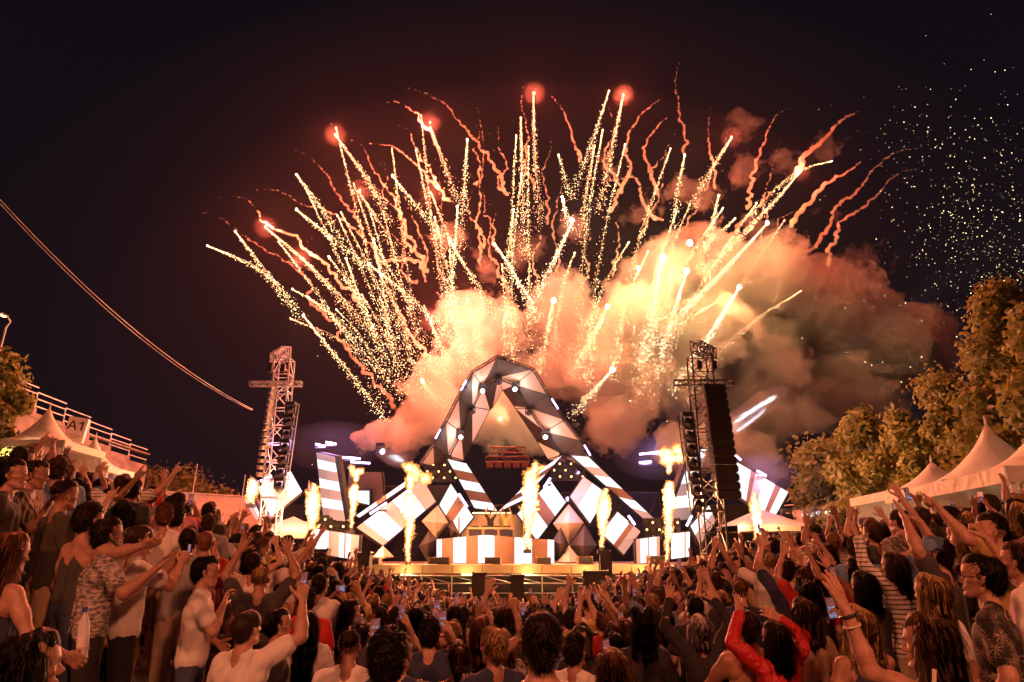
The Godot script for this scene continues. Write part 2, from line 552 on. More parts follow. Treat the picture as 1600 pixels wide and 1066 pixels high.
# hair in the head's own axes: a mass with many thin strands lying on it
func hair(style: String) -> ArrayMesh:
	var key := "hair " + style
	if cache.has(key):
		return cache[key]
	var sq := Vector3(1.1, 1, 1)
	var cap := [
		[Vector3(0, 0.052, 0.034), Vector3(0, 0.078, -0.026), 0.088, 0.068, sq],
		[Vector3(0, 0.0, 0.05), Vector3(0, 0.03, 0.045), 0.077, 0.085, sq],
	]
	var b := []
	var strands := 2600
	var length := 0.03
	var fall := 0.2
	var amp := 0.006
	var width := 0.0013
	match style:
		"short":
			b = cap + [[Vector3(0, -0.03, 0.062), Vector3(0, -0.055, 0.058), 0.052, 0.04, sq]]
		"fade":
			b = [[Vector3(0, 0.06, 0.032), Vector3(0, 0.083, -0.03), 0.083, 0.064, sq]]
			length = 0.022
		"curly":
			b = cap + [[Vector3(0, 0.075, 0.02), Vector3(0, 0.085, -0.03), 0.08, 0.068, sq], [Vector3(0, -0.02, 0.06), Vector3(0, 0.0, 0.06), 0.06, 0.07]]
			amp = 0.013
			length = 0.02
			strands = 4200
		"stubble":
			b = [[Vector3(0, 0.044, 0.033), Vector3(0, 0.048, -0.016), 0.0865, 0.0845, Vector3(1.115, 1, 1)], [Vector3(0, -0.01, 0.05), Vector3(0, 0.02, 0.045), 0.068, 0.08, Vector3(1.1, 1, 1)]]
			length = 0.006
			strands = 1800
			amp = 0.0
		"long", "buns", "headband":
			b = cap + [[Vector3(0, 0.03, 0.04), Vector3(0, -0.1, 0.065), 0.086, 0.078, sq]]
			for s in [-1.0, 0.0, 1.0]:
				b.append([Vector3(0.05 * s, 0.0, 0.045), Vector3(0.07 * s, -0.22, 0.09 - absf(s) * 0.02), 0.052, 0.046])
				b.append([Vector3(0.07 * s, -0.22, 0.09 - absf(s) * 0.02), Vector3(0.062 * s, -0.46, 0.11), 0.045, 0.018])
			b.append([Vector3(0.072, 0.02, -0.01), Vector3(0.085, -0.2, 0.03), 0.024, 0.028])
			b.append([Vector3(-0.072, 0.02, -0.01), Vector3(-0.085, -0.2, 0.03), 0.024, 0.028])
			strands = 4200
			length = 0.16
			fall = 1.0
			if style == "buns":
				for s in [-1.0, 1.0]:
					b.append([Vector3(0.06 * s, 0.145, 0.03), Vector3(0.062 * s, 0.15, 0.03), 0.04, 0.038])
		"wavy":
			b = cap + [[Vector3(0, 0.03, 0.04), Vector3(0, -0.1, 0.06), 0.09, 0.082, sq]]
			for s in [-1.0, 0.0, 1.0]:
				b.append([Vector3(0.052 * s, 0.0, 0.04), Vector3(0.088 * s, -0.2, 0.085 - absf(s) * 0.03), 0.056, 0.054])
				b.append([Vector3(0.088 * s, -0.2, 0.085 - absf(s) * 0.03), Vector3(0.08 * s, -0.33, 0.095), 0.052, 0.034])
			b.append([Vector3(0.074, 0.03, -0.015), Vector3(0.1, -0.15, 0.01), 0.026, 0.036])
			b.append([Vector3(-0.074, 0.03, -0.015), Vector3(-0.1, -0.15, 0.01), 0.026, 0.036])
			amp = 0.016
			strands = 4600
			length = 0.12
			fall = 0.8
		"ponytail":
			b = cap + [[Vector3(0, 0.07, 0.1), Vector3(0, 0.075, 0.135), 0.035, 0.032], [Vector3(0, 0.075, 0.135), Vector3(0, -0.05, 0.175), 0.04, 0.052], [Vector3(0, -0.05, 0.175), Vector3(0.02, -0.3, 0.15), 0.052, 0.02]]
			strands = 3400
			length = 0.1
			fall = 0.9
		"bun":
			b = cap + [[Vector3(0, 0.02, 0.12), Vector3(0.0, 0.03, 0.15), 0.05, 0.05]]
			length = 0.05
			fall = 0.5
		"bob":
			b = cap + [[Vector3(0, 0.02, 0.04), Vector3(0, -0.1, 0.05), 0.092, 0.09, Vector3(1, 1, 1.1)], [Vector3(0.08, 0.02, -0.02), Vector3(0.09, -0.11, -0.01), 0.03, 0.035], [Vector3(-0.08, 0.02, -0.02), Vector3(-0.09, -0.11, -0.01), 0.03, 0.035]]
			strands = 3400
			length = 0.1
			fall = 1.0
	var m := net(b, 0.0095, 0.025, amp, 26.0 if amp > 0.01 else 60.0, Vector3(1, 0.3 if fall > 0.5 else 1.0, 1))
	var r := RandomNumberGenerator.new()
	r.seed = hash(style)
	var count := m.v.size()
	for s in [-1.0, 1.0]:
		m.path([Vector3(0.014 * s, 0.029, -0.1), Vector3(0.03 * s, 0.034, -0.0985), Vector3(0.047 * s, 0.029, -0.09)], [0.003, 0.0042, 0.002], 5)
	for s in strands:
		var k := r.randi() % count
		var p := m.v[k]
		var nn := m.n[k]
		if p.z < -0.045 or p.z < -0.03 and p.y < 0.1 or p.y < 0.03 and p.z < -0.015 and fall < 0.4:
			continue
		var flow := Vector3(p.x * 0.6, -1.0, 0.25).normalized() if fall > 0.4 else Vector3(r.randfn(), r.randfn() * 0.7 - 0.2, r.randfn()).normalized()
		if style in ["short", "fade", "stubble"]:
			flow = ((p - Vector3(0, 0.14, 0.06)).normalized() + Vector3(r.randfn(), r.randfn(), r.randfn()) * 0.22).normalized()
		flow = (flow - nn * flow.dot(nn) * (1.0 if fall > 0.4 else 0.6)).normalized()
		var l := length * r.randf_range(0.5, 1.3)
		var side := flow.cross(nn).normalized() * width * r.randf_range(0.6, 1.3)
		var wave := r.randf() * TAU
		var prev := p - nn * 0.002
		var steps := 3
		for q in steps:
			var u := float(q + 1) / steps
			var lift := nn * (0.003 + length * (0.025 if fall > 0.4 else 0.3 if style == "curly" else 0.12) * u + 0.005 * sin(wave + u * 5.0))
			var next := p + flow * l * u + lift + side * sin(wave + u * 4.0) * 2.0 + Vector3(0, -0.05 * fall * l * u * u, 0)
			var w0 := side * (1.0 - (u - 1.0 / steps) * 0.8)
			var w1 := side * (1.0 - u * 0.8)
			var kk := m.v.size()
			m.v.append(prev - w0); m.v.append(prev + w0); m.v.append(next + w1); m.v.append(next - w1)
			for e in 4:
				m.n.append((nn + flow * 0.2).normalized())
			m.i.append_array(PackedInt32Array([kk, kk + 1, kk + 2, kk, kk + 2, kk + 3]))
			prev = next
	cache[key] = m.mesh()
	return cache[key]

func ring(c: Vector3, r: float, thick: float, axis := Vector3(0, 0, 1), count := 10) -> MB:
	var m := mb()
	var u := axis.cross(Vector3.UP if absf(axis.y) < 0.9 else Vector3.RIGHT).normalized()
	var w := axis.cross(u)
	var pts := []
	var rad := []
	for k in count + 1:
		var a := TAU * k / count
		pts.append(c + (u * cos(a) + w * sin(a)) * r)
		rad.append(thick)
	m.path(pts, rad, 5, false)
	return m

func person(d: Dictionary) -> Node3D:
	var o := Node3D.new()
	o.name = "person"
	add_child(o, true)
	var k: float = d.get("size", 1.0)
	o.position = d.at
	o.rotation.y = deg_to_rad(d.turn)
	o.scale = Vector3.ONE * k
	tag(o, d.get("label", ""), "person", d.get("group", "festival crowd"))
	var fem: bool = d.get("fem", false)
	var pose: String = d.pose
	inst("body", skin(pose, fem), M[d.skin], o)
	inst(d.get("top_name", "shirt"), top(pose, fem, d.top), M[d.shirt], o)
	var bottom: String = d.get("legs", "trousers")
	inst(bottom, legs(bottom), M[d.get("cloth", "denim")], o)
	inst("shoes", shoes(), M.shoe, o)
	var ht: Transform3D = joints(pose, fem).head
	if d.get("turn_head", 0.0):
		pass
	if d.hair != "none":
		inst("hair", hair(d.hair), M[d.hair_color], o).transform = ht
	if d.get("glasses", false):
		var g := mb()
		for s in [-1.0, 1.0]:
			g.add(ring(Vector3(0.033 * s, 0.004, -0.112), 0.024, 0.0022))
			g.tube(Vector3(0.057 * s, 0.008, -0.108), Vector3(0.088 * s, 0.012, 0.0), 0.0022, 5)
		g.tube(Vector3(-0.01, 0.008, -0.114), Vector3(0.01, 0.008, -0.114), 0.002, 5)
		obj("glasses", g, M.black_plastic, o).transform = ht
	if d.get("cap", ""):
		var c := net([[Vector3(0, 0.05, 0.025), Vector3(0, 0.055, -0.02), 0.094, 0.092, Vector3(1.1, 1, 1)]], 0.01, 0.01)
		for q in c.v.size():
			if c.v[q].y < 0.03:
				c.v[q].y = 0.03
		var brim := []
		for q in 9:
			var a := PI * q / 8.0
			brim.append(Vector3(cos(a) * 0.075, 0.036, -0.07 - sin(a) * 0.09))
		c.prism(brim, Vector3(0, 0.006, 0))
		obj("cap", c, M[d.cap], o).transform = ht
	if d.get("eyes", false):
		for s in [-1.0, 1.0]:
			obj("eye", net([[Vector3(0.031 * s, 0.004, -0.0785), Vector3(0.034 * s, 0.004, -0.0785), 0.0098, 0.0098]], 0.005, 0.004), M.eye, o).transform = ht
	if d.get("beard", false):
		if not cache.has("beard"):
			cache["beard"] = net([[Vector3(0, -0.068, -0.034), Vector3(0, -0.08, -0.06), 0.044, 0.0335], [Vector3(0.049, -0.04, -0.006), Vector3(0.024, -0.084, -0.057), 0.019, 0.021], [Vector3(-0.049, -0.04, -0.006), Vector3(-0.024, -0.084, -0.057), 0.019, 0.021],
				[Vector3(-0.008, -0.097, -0.083), Vector3(0.008, -0.097, -0.083), 0.0145, 0.0145], [Vector3(-0.02, -0.049, -0.089), Vector3(0.02, -0.049, -0.089), 0.007, 0.007]], 0.0055, 0.012, 0.003, 120.0).mesh()
		inst("beard", cache["beard"], M[d.hair_color], o).transform = ht
	if d.get("band", ""):
		var j := joints(pose, fem)
		obj("wristband", ring(j.wl.lerp(j.el, 0.09), 0.031, 0.0075, (j.wl - j.el).normalized(), 12), M[d.band], o)
		obj("bracelet", ring(j.wl.lerp(j.el, 0.26), 0.036, 0.005, (j.wl - j.el).normalized(), 12), M.cream_cloth, o)
	if pose == "bottle_low" or pose == "cup_raised":
		held_drink(o, pose, fem)
	if d.pose in ["phone_right", "phone_high", "phone_both"]:
		phone(o, d)
	return o

func phone(o: Node3D, d: Dictionary) -> void:
	var j := joints(d.pose, d.get("fem", false))
	var t := Transform3D()
	var wide: bool = d.pose == "phone_both"
	if wide:
		t.origin = (j.wr + j.wl) / 2.0 + Vector3(0, 0.11, -0.07)
	else:
		t.origin = j.wr + (j.wr - j.er).normalized() * 0.1 + Vector3(-0.035, 0.02, -0.035)
	t.basis = Basis(Vector3(0, 0, 1), PI / 2 if wide else 0.05) * Basis(Vector3(1, 0, 0), -0.12)
	var p := Node3D.new()
	p.name = "smartphone"
	add_child(p, true)
	p.transform = o.transform * t
	tag(p, ("lit smartphone held overhead by " if d.pose == "phone_high" else "lit smartphone held up by ") + String(d.get("phone_by", "a spectator")), "phone", "phones filming the show")
	var s := mb()
	s.prism([Vector3(-0.036, -0.072, 0), Vector3(-0.036, 0.072, 0), Vector3(-0.03, 0.078, 0), Vector3(0.03, 0.078, 0), Vector3(0.036, 0.072, 0), Vector3(0.036, -0.072, 0), Vector3(0.03, -0.078, 0), Vector3(-0.03, -0.078, 0)], Vector3(0, 0, -0.009))
	obj("case", s, M.black_plastic, p)
	var q := mb()
	q.quad(Vector3(-0.032, -0.07, 0.0015), Vector3(-0.032, 0.07, 0.0015), Vector3(0.032, 0.07, 0.0015), Vector3(0.032, -0.07, 0.0015))
	q.uv = PackedVector2Array([Vector2(0, 1), Vector2(0, 0), Vector2(1, 0), Vector2(0, 1), Vector2(1, 0), Vector2(1, 1)])
	obj("screen", q, M.phone_screen, p)

func held_drink(o: Node3D, pose: String, fem: bool) -> void:
	var j := joints(pose, fem)
	var p := Node3D.new()
	var m := mb()
	if pose == "bottle_low":
		p.name = "water_bottle"
		add_child(p, true)
		p.transform = o.transform * Transform3D(Basis(Vector3(0, 0, 1), 0.16), j.wr + Vector3(-0.01, -0.02, -0.1))
		tag(p, "clear plastic water bottle with blue cap held at the left edge", "bottle")
		m.path([Vector3(0, -0.02, 0), Vector3(0, 0.0, 0), Vector3(0, 0.17, 0), Vector3(0, 0.21, 0), Vector3(0, 0.25, 0), Vector3(0, 0.27, 0)], [0.026, 0.033, 0.034, 0.03, 0.014, 0.013], 14)
		obj("bottle_body", m, M.clear_plastic, p)
		m = mb()
		m.path([Vector3(0, 0.265, 0), Vector3(0, 0.295, 0)], [0.017, 0.016], 12)
		obj("cap", m, M.blue_cap, p)
		m = mb()
		m.path([Vector3(0, 0.06, 0), Vector3(0, 0.12, 0)], [0.0352, 0.0352], 14, false)
		obj("label_band", m, M.white_cloth, p)
		return
	p.name = "drink_cup"
	add_child(p, true)
	p.transform = o.transform * Transform3D(Basis(Vector3(0, 0, 1), -0.06), j.wr + Vector3(-0.055, 0.05, -0.06))
	tag(p, "pale plastic cup with orange print raised at the bottom right", "cup")
	m.path([Vector3(0, -0.04, 0), Vector3(0, 0.09, 0)], [0.036, 0.049], 22, true)
	obj("cup_wall", m, M.cup_plastic, p)
	m = mb()
	m.add(ring(Vector3(0, 0.09, 0), 0.049, 0.0025, Vector3.UP, 22))
	obj("rim", m, M.cup_plastic, p)
	for k in 5:
		m = mb()
		var a := 0.5 + k * 0.42
		var c := Vector3(cos(a), 0, sin(a))
		m.box(Transform3D(Basis(Vector3.UP, PI / 2 - a) * Basis(Vector3(0, 0, 1), 0.5 - k * 0.22), c * 0.0452 + Vector3(0, 0.045 + 0.012 * sin(k * 1.4), 0)), Vector3(0.012, 0.02, 0.002))
		obj("print_mark", m, M.orange_print, p)
	m = mb()
	m.tube(Vector3(0.02, 0.0, 0), Vector3(0.035, 0.15, 0.01), 0.0035)
	obj("straw", m, M.cream_cloth, p)

# ------------------------------------------------------------------ the place
# the meadow is a shallow bowl: it climbs to both sides and levels out towards the stage
func ground_at(x: float, z: float) -> float:
	var l := maxf(0.0, -x - 1.5)
	var r := maxf(0.0, x - 1.2)
	var far := smoothstep(-22.0, -46.0, z)
	var left := 4.0 * (1.0 - exp(-l * 0.45 / 4.0)) * (1.0 - 0.85 * clampf((-z - 9.0) / 35.0, 0.0, 1.0))
	var right := 2.4 * (1.0 - exp(-r * 0.29 / 2.4)) * lerpf(1.0, 0.3, far)
	# and falls away towards the stage in the middle
	return left + right - 1.4 * smoothstep(-5.0, -27.0, z) * (1.0 - smoothstep(7.0, 13.0, absf(x))) - 0.3 * smoothstep(-2.2, -5.5, z) * (1.0 - smoothstep(2.0, 4.5, absf(x)))

func truss(m: MB, a: Vector3, b: Vector3, w: float, r: float, seg: float, side := Vector3.RIGHT) -> void:
	var d := (b - a).normalized()
	var s := (side - d * side.dot(d)).normalized() * w / 2.0
	var t := d.cross(s.normalized()) * w / 2.0
	var corner := [s + t, s - t, -s - t, -s + t]
	for c in corner:
		m.tube(a + c, b + c, r, 6)
	var count := maxi(1, int(round(a.distance_to(b) / seg)))
	for k in count:
		var p := a.lerp(b, float(k) / count)
		var q := a.lerp(b, float(k + 1) / count)
		for c in 4:
			var c0: Vector3 = corner[c]
			var c1: Vector3 = corner[(c + 1) % 4]
			m.tube(p + c0, p + c1, r * 0.6, 4)
			if (k + c) % 2:
				m.tube(p + c0, q + c1, r * 0.6, 4)
			else:
				m.tube(p + c1, q + c0, r * 0.6, 4)
	for c in 4:
		m.tube(b + corner[c], b + corner[(c + 1) % 4], r * 0.6, 4)

# an LED wall: a slab whose face is divided into bands; the bands run from side a-d to side b-c
func led_screen(label: String, q: Array, bands: Array, depth := 0.35) -> void:
	var a: Vector3 = q[0]
	var b: Vector3 = q[1]
	var c: Vector3 = q[2]
	var d: Vector3 = q[3]
	var base := (a + b + c + d) / 4.0
	var back := -((c - a).cross(b - a)).normalized()
	if back.z > 0.0:
		back = -back
	var o := thing("led_screen", label, "screen", base, 0.0, "striped screens of the stage")
	var frame := mb()
	var g := 0.3
	var out := [a - base, b - base, c - base, d - base]
	var grown := []
	for p in out:
		grown.append(p * (1.0 + 0.06 / p.length()) + back * g)
	var flip: bool = (grown[2] - grown[0]).cross(grown[1] - grown[0]).dot(back) > 0.0
	if flip:
		grown.reverse()
	frame.prism(grown, back * depth)
	obj("housing", frame, M.stage_black, o)
	var total := 0.0
	for s in bands:
		total += s[1]
	var at := 0.0
	for s in bands:
		var u0: float = at / total
		at += s[1]
		var u1: float = at / total
		# each band is laid as cabinets, with a hairline joint between them
		var n := maxi(1, int(round((a.lerp(b, u0)).distance_to(d.lerp(c, u0)) / 1.0)))
		for k in n:
			var v0 := float(k) / n
			var v1 := float(k + 1) / n
			var e := 0.006 / maxf(0.2, a.distance_to(b))
			var f := 0.006
			var p0 := a.lerp(b, u0 + e).lerp(d.lerp(c, u0 + e), v0 + f * 0.5) - base
			var p1 := a.lerp(b, u1 - e).lerp(d.lerp(c, u1 - e), v0 + f * 0.5) - base
			var p2 := a.lerp(b, u1 - e).lerp(d.lerp(c, u1 - e), v1 - f * 0.5) - base
			var p3 := a.lerp(b, u0 + e).lerp(d.lerp(c, u0 + e), v1 - f * 0.5) - base
			var face := [p0, p1, p2, p3]
			if flip:
				face.reverse()
			var m := mb()
			m.prism(face, back * 0.03)
			obj("lit_panel" if s[0] == "led_white" else "panel", m, M[s[0]], o)

func facet(label: String, called: String, tris: Array, colors: Array, group := "") -> void:
	var base: Vector3 = tris[0][0]
	var o := thing(called, label, "stage panel", base, 0.0, group)
	for k in tris.size():
		var t: Array = tris[k]
		var nn: Vector3 = (t[2] - t[0]).cross(t[1] - t[0]).normalized()
		var pts := [t[0] - base, t[1] - base, t[2] - base]
		if nn.z < 0.0:
			pts.reverse()
			nn = -nn
		var m := mb()
		m.prism(pts, nn * -0.04)
		obj("facet", m, M[colors[k]], o)

func flame(label: String, base: Vector3, tip: Vector3, w: float, puff: float, seed_: int) -> void:
	var o := thing("flame_jet", label, "flame", base, 0.0, "flame jets along the stage")
	var r := RandomNumberGenerator.new()
	r.seed = seed_
	var d := tip - base
	var side := Vector3(1, 0, 0)
	var bones := []
	var core := []
	var n := 15
	var prev := Vector3.ZERO
	var sway := r.randf() * TAU
	for k in n:
		var u := float(k + 1) / n
		var p := d * u + side * (sin(sway + u * 6.0) * 0.1 * u * w + r.randf_range(-0.16, 0.16) * w) + Vector3(0, 0, r.randf_range(-0.15, 0.15) * w)
		var rad := w * (0.16 + 0.42 * smoothstep(0.0, 0.75, u)) * (1.0 - 0.55 * smoothstep(0.8, 1.0, u)) * r.randf_range(0.7, 1.15)
		if puff > 0.0 and u > 0.78 and u < 0.87:
			prev = p
			continue
		bones.append([prev, p, rad * 0.9, rad])
		core.append([prev, p, rad * 0.5, rad * 0.62])
		if k % 2:
			bones.append([p, p + Vector3(r.randf_range(-0.8, 0.8) * w, r.randf_range(0.2, 0.7) * w, r.randf_range(-0.3, 0.3) * w), rad * 0.55, rad * 0.12])
		prev = p
	if puff > 0.0:
		for k in 9:
			var p := d + Vector3(r.randf_range(-0.6, 1.0), r.randf_range(-0.3, 0.5), r.randf_range(-0.4, 0.4)) * puff
			bones.append([p, p + Vector3(r.randf_range(-0.4, 0.4), r.randf_range(-0.1, 0.3), 0) * puff, puff * r.randf_range(0.22, 0.45), puff * 0.15])
			core.append([p, p + Vector3(0.02, 0.1, 0) * puff, puff * r.randf_range(0.14, 0.3), puff * 0.1])
	var cell := maxf(0.05, w * 0.085)
	var mid := []
	for q in bones:
		mid.append([q[0], q[1], q[2] * 0.74, q[3] * 0.74])
	obj("flame_core", net(core, cell, 0.06, 0.2 * w, 3.2 / w), M.flame_core, o)
	obj("flame_body", net(mid, cell, 0.08, 0.3 * w, 3.4 / w), M.flame_body, o)
	obj("flame_edge", net(bones, cell, 0.08, 0.55 * w, 3.4 / w), M.flame_edge, o)
	var nozzle := mb()
	nozzle.at(Vector3(0, -0.12, 0), Vector3(0.4, 0.18, 0.4))
	nozzle.path([Vector3(0, -0.05, 0), Vector3(0, 0.1, 0)], [0.09, 0.06], 8)
	obj("burner", nozzle, M.dark_metal, o)
	lamp(base + d * 0.6 + Vector3(0, 0, w * 0.9), 1.0, 0.33, 0.12, 215.0 * w * d.length() / 4.0, w * 0.5, "flame_light")

func comet(label: String, color: String, pts: Array, bright: float, seed_: int) -> void:
	var r := RandomNumberGenerator.new()
	r.seed = seed_
	var o := thing("firework_comet", label, "firework", pts[0], 0.0, "firework comets above the stage")
	var head_mesh := mb()
	var hr := 0.055 + 0.05 * bright
	head_mesh.add(net([[Vector3.ZERO, (pts[1] - pts[0]).normalized() * hr * 2.2, hr, hr * 0.4]], hr * 0.4, hr * 0.3))
	obj("star", head_mesh, M["star_" + color], o)
	var curve := Curve3D.new()
	curve.bake_interval = 0.25
	for k in pts.size():
		var tan_: Vector3 = (pts[mini(k + 1, pts.size() - 1)] - pts[maxi(k - 1, 0)]) / 5.0
		curve.add_point(pts[k] - pts[0], -tan_, tan_)
	var total := curve.get_baked_length()
	var m := mb()
	var fine := mb()
	var count := int(total * (18.0 + 72.0 * minf(bright, 0.9)))
	for k in count:
		var u := pow(r.randf(), 1.35)
		var p := curve.sample_baked(u * total)
		var wide := 0.05 + 0.5 * u
		p += Vector3(r.randfn(), r.randfn() * 0.6, r.randfn()) * wide * 0.5 + Vector3(0, -0.7 * u * r.randf(), 0)
		var s := pow(r.randf(), 2.0) * 0.03 + 0.014
		var a := Vector3(r.randfn(), r.randfn(), r.randfn()).normalized() * s
		var t := (m if r.randf() < 0.6 else fine)
		var b := a.cross(Vector3(0.3, 0.8, 0.5)).normalized() * s
		var c := a.cross(b).normalized() * s
		t.tri(p + a, p + b, p + c); t.tri(p + a, p - b, p + c); t.tri(p + a, p + b, p - c - a); t.tri(p + b, p + c, p - a - b)
	var core := mb()
	var cp := []
	var cr := []
	for k in 17:
		var u := k / 16.0 * 0.8
		cp.append(curve.sample_baked(u * total) + Vector3(r.randfn(), r.randfn(), 0) * 0.02)
		cr.append((0.008 + 0.036 * minf(bright, 0.9)) * (1.0 - u * 1.1) + 0.004)
	core.path(cp, cr, 5)
	obj("burning_streak", core, M["streak_" + color], o)
	obj("spark_trail", m, M["spark_" + color], o).set_meta("kind", "stuff")
	obj("ember_trail", fine, M.ember, o).set_meta("kind", "stuff")

func trail(label: String, pts: Array, thick: float, seed_: int) -> void:
	var r := RandomNumberGenerator.new()
	r.seed = seed_
	var curve := Curve3D.new()
	curve.bake_interval = 0.2
	for k in pts.size():
		var tan_: Vector3 = (pts[mini(k + 1, pts.size() - 1)] - pts[maxi(k - 1, 0)]) / 5.0
		curve.add_point(pts[k], -tan_, tan_)
	var total := curve.get_baked_length()
	var n := int(total / 0.16)
	var o := r.randf() * 100.0
	var bones := []
	var prev := pts[0] as Vector3
	var pr := 0.03
	for k in n:
		var u := float(k) / n
		var p := curve.sample_baked(u * total)
		var s := u * total
		p += Vector3(noise.get_noise_2d(s * 0.8, o), noise.get_noise_2d(s * 0.8, o + 31.0), noise.get_noise_2d(s * 0.8, o + 57.0)) * (0.08 + 0.4 * u)
		var rad := thick * (0.2 + 0.7 * u) * (0.72 + 0.6 * absf(noise.get_noise_2d(s * 2.4, o + 9.0)) + r.randf_range(-0.12, 0.2))
		if k > 0:
			bones.append([prev, p, pr, rad])
		prev = p
		pr = rad
	var f := FogMaterial.new()
	f.resource_name = "trail_smoke"
	f.density = 3.2
	f.albedo = lin(0.93, 0.86, 0.74)
	tag(obj("firework_smoke_trail", net(bones, 0.1, 0.06, 0.09, 2.6), f), label, "smoke trail", "smoke trails of the fireworks")

func tree(label: String, at: Vector3, height: float, width: float, seed_: int, low: float, leaf: float, count: int, material := "leaf") -> void:
	var r := RandomNumberGenerator.new()
	r.seed = seed_
	var o := thing("tree", label, "tree", at, 0.0, "trees round the grounds")
	var t := mb()
	t.path([Vector3(0, -0.4, 0), Vector3(0.05, height * 0.25, 0), Vector3(-0.05, height * 0.55, 0.05), Vector3(0, height * 0.9, 0)], [height * 0.026, height * 0.02, height * 0.012, 0.02], 8)
	var clumps := []
	var layers := int(height * 2.4)
	for k in layers:
		var u := (k + r.randf()) / layers
		var y := lerpf(low, 0.97, u) * height
		var prof := sin(PI * pow(u, 0.75) * 0.92 + 0.28) * 0.5 * width
		var a := r.randf() * TAU
		var rr := prof * sqrt(r.randf()) * 0.9
		var c := Vector3(cos(a) * rr, y, sin(a) * rr)
		var cr := width * r.randf_range(0.1, 0.2)
		clumps.append([c, cr])
		var y0 := y - rr * 0.8
		t.path([Vector3(0, maxf(0.3, y0), 0), c * Vector3(0.55, 1, 0.55) - Vector3(0, cr * 0.6, 0), c], [0.05, 0.035, 0.012], 5)
	obj("trunk", t, M.bark, o)
	var v := PackedVector3Array()
	var n := PackedVector3Array()
	var ix := PackedInt32Array()
	for k in count:
		var c: Array = clumps[r.randi() % clumps.size()]
		var d := Vector3(r.randfn(), r.randfn() * 0.8, r.randfn()).normalized()
		var p: Vector3 = c[0] + d * c[1] * pow(r.randf(), 0.4) * (1.0 + 0.25 * r.randfn())
		var nn := (d + Vector3(r.randfn(), r.randfn() + 0.4, r.randfn()) * 0.7).normalized()
		var s := nn.cross(Vector3(r.randfn(), r.randfn(), r.randfn())).normalized() * leaf * r.randf_range(0.6, 1.2)
		var q := nn.cross(s) * 0.55
		var kk := v.size()
		v.append(p - s); v.append(p + q + nn * leaf * 0.12); v.append(p + s); v.append(p - q + nn * leaf * 0.12)
		for e in 4:
			n.append(nn)
		ix.append_array(PackedInt32Array([kk, kk + 1, kk + 2, kk, kk + 2, kk + 3]))
	var m := mb()
	m.v = v
	m.n = n
	m.i = ix
	obj("crown", m, M[material], o)

func tent(label: String, at: Vector3, w: float, eave: float, peak: float, turn: float) -> void:
	var o := thing("pagoda_tent", label, "tent", at, turn, "white pagoda tents")
	var m := mb()
	var n := 18
	var idx := {}
	for a in n + 1:
		for b in n + 1:
			var u := a * 2.0 / n - 1.0
			var v := b * 2.0 / n - 1.0
			var rad := maxf(absf(u), absf(v))
			var round_ := sqrt(u * u + v * v)
			var t := clampf(1.0 - lerpf(round_, rad, smoothstep(0.3, 0.9, rad)), 0.0, 1.0)
			var y := eave + (peak - eave) * (pow(t, 2.7) * 0.8 + t * 0.2) - 0.05 * (1.0 - absf(u * v)) * rad * rad
			y += 0.02 * noise.get_noise_2d(u * 3.0 + at.x, v * 3.0 + at.z)
			m.v.append(Vector3(u * w / 2, y, v * w / 2))
			m.n.append(Vector3.UP)
	for a in n:
		for b in n:
			var k := a * (n + 1) + b
			m.i.append_array(PackedInt32Array([k, k + n + 1, k + 1, k + 1, k + n + 1, k + n + 2]))
	var nn := PackedVector3Array()
	nn.resize(m.v.size())
	for q in range(0, m.i.size(), 3):
		var f := (m.v[m.i[q + 2]] - m.v[m.i[q]]).cross(m.v[m.i[q + 1]] - m.v[m.i[q]])
		for e in 3:
			nn[m.i[q + e]] += f
	for q in nn.size():
		m.n[q] = nn[q].normalized()
	obj("roof", m, M.canvas, o)
	for s in 4:
		var val := mb()
		var bb := Basis(Vector3.UP, s * PI / 2)
		val.box(Transform3D(bb, bb * Vector3(0, eave - 0.13, w / 2 + 0.004)), Vector3(w * 0.99, 0.24, 0.012))
		obj("valance", val, M.canvas, o)
		var pole := mb()
		pole.tube(Vector3(w * 0.47, -1.0, w * 0.47).rotated(Vector3.UP, s * PI / 2), Vector3(w * 0.47, eave, w * 0.47).rotated(Vector3.UP, s * PI / 2), 0.045, 8)
		obj("pole", pole, M.white_metal, o)
	var fin := mb()
	fin.path([Vector3(0, peak - 0.12, 0), Vector3(0, peak + 0.16, 0)], [0.035, 0.015], 6)
	obj("finial", fin, M.white_metal, o)
	for s in 2:
		var wall := mb()
		wall.box(Transform3D(Basis(), Vector3((w / 2 - 0.06) * signf(at.x) if s == 0 else 0.0, eave / 2 - 0.5, 0.0 if s == 0 else (-w / 2 + 0.06))), Vector3(0.02 if s == 0 else w * 0.92, eave + 1.0 - 0.2, w * 0.92 if s == 0 else 0.02))
		obj("side_wall", wall, M.canvas, o)

func moving_light(label: String, at: Vector3, aim: Vector3, size := 1.0, lens := "lens_dark") -> void:
	var o := thing("stage_light", label, "stage light", at, 0.0, "moving lights on the trusses")
	var y := mb()
	y.at(Vector3(0, 0.24, 0) * size, Vector3(0.34, 0.12, 0.3) * size)
	for s in [-1.0, 1.0]:
		y.at(Vector3(0.16 * s, 0.05, 0) * size, Vector3(0.05, 0.3, 0.14) * size)
	obj("yoke", y, M.black_plastic, o)
	var d := (aim - at).normalized()
	var h := mb()
	h.path([-d * 0.18 * size, -d * 0.1 * size, d * 0.12 * size, d * 0.2 * size], [0.08 * size, 0.125 * size, 0.12 * size, 0.135 * size], 10)
	var head_ := obj("lamp_head", h, M.black_plastic, o)
	var l := mb()
	l.path([d * 0.201 * size, d * 0.215 * size], [0.11 * size, 0.1 * size], 10)
	obj("lens", l, M[lens], head_)

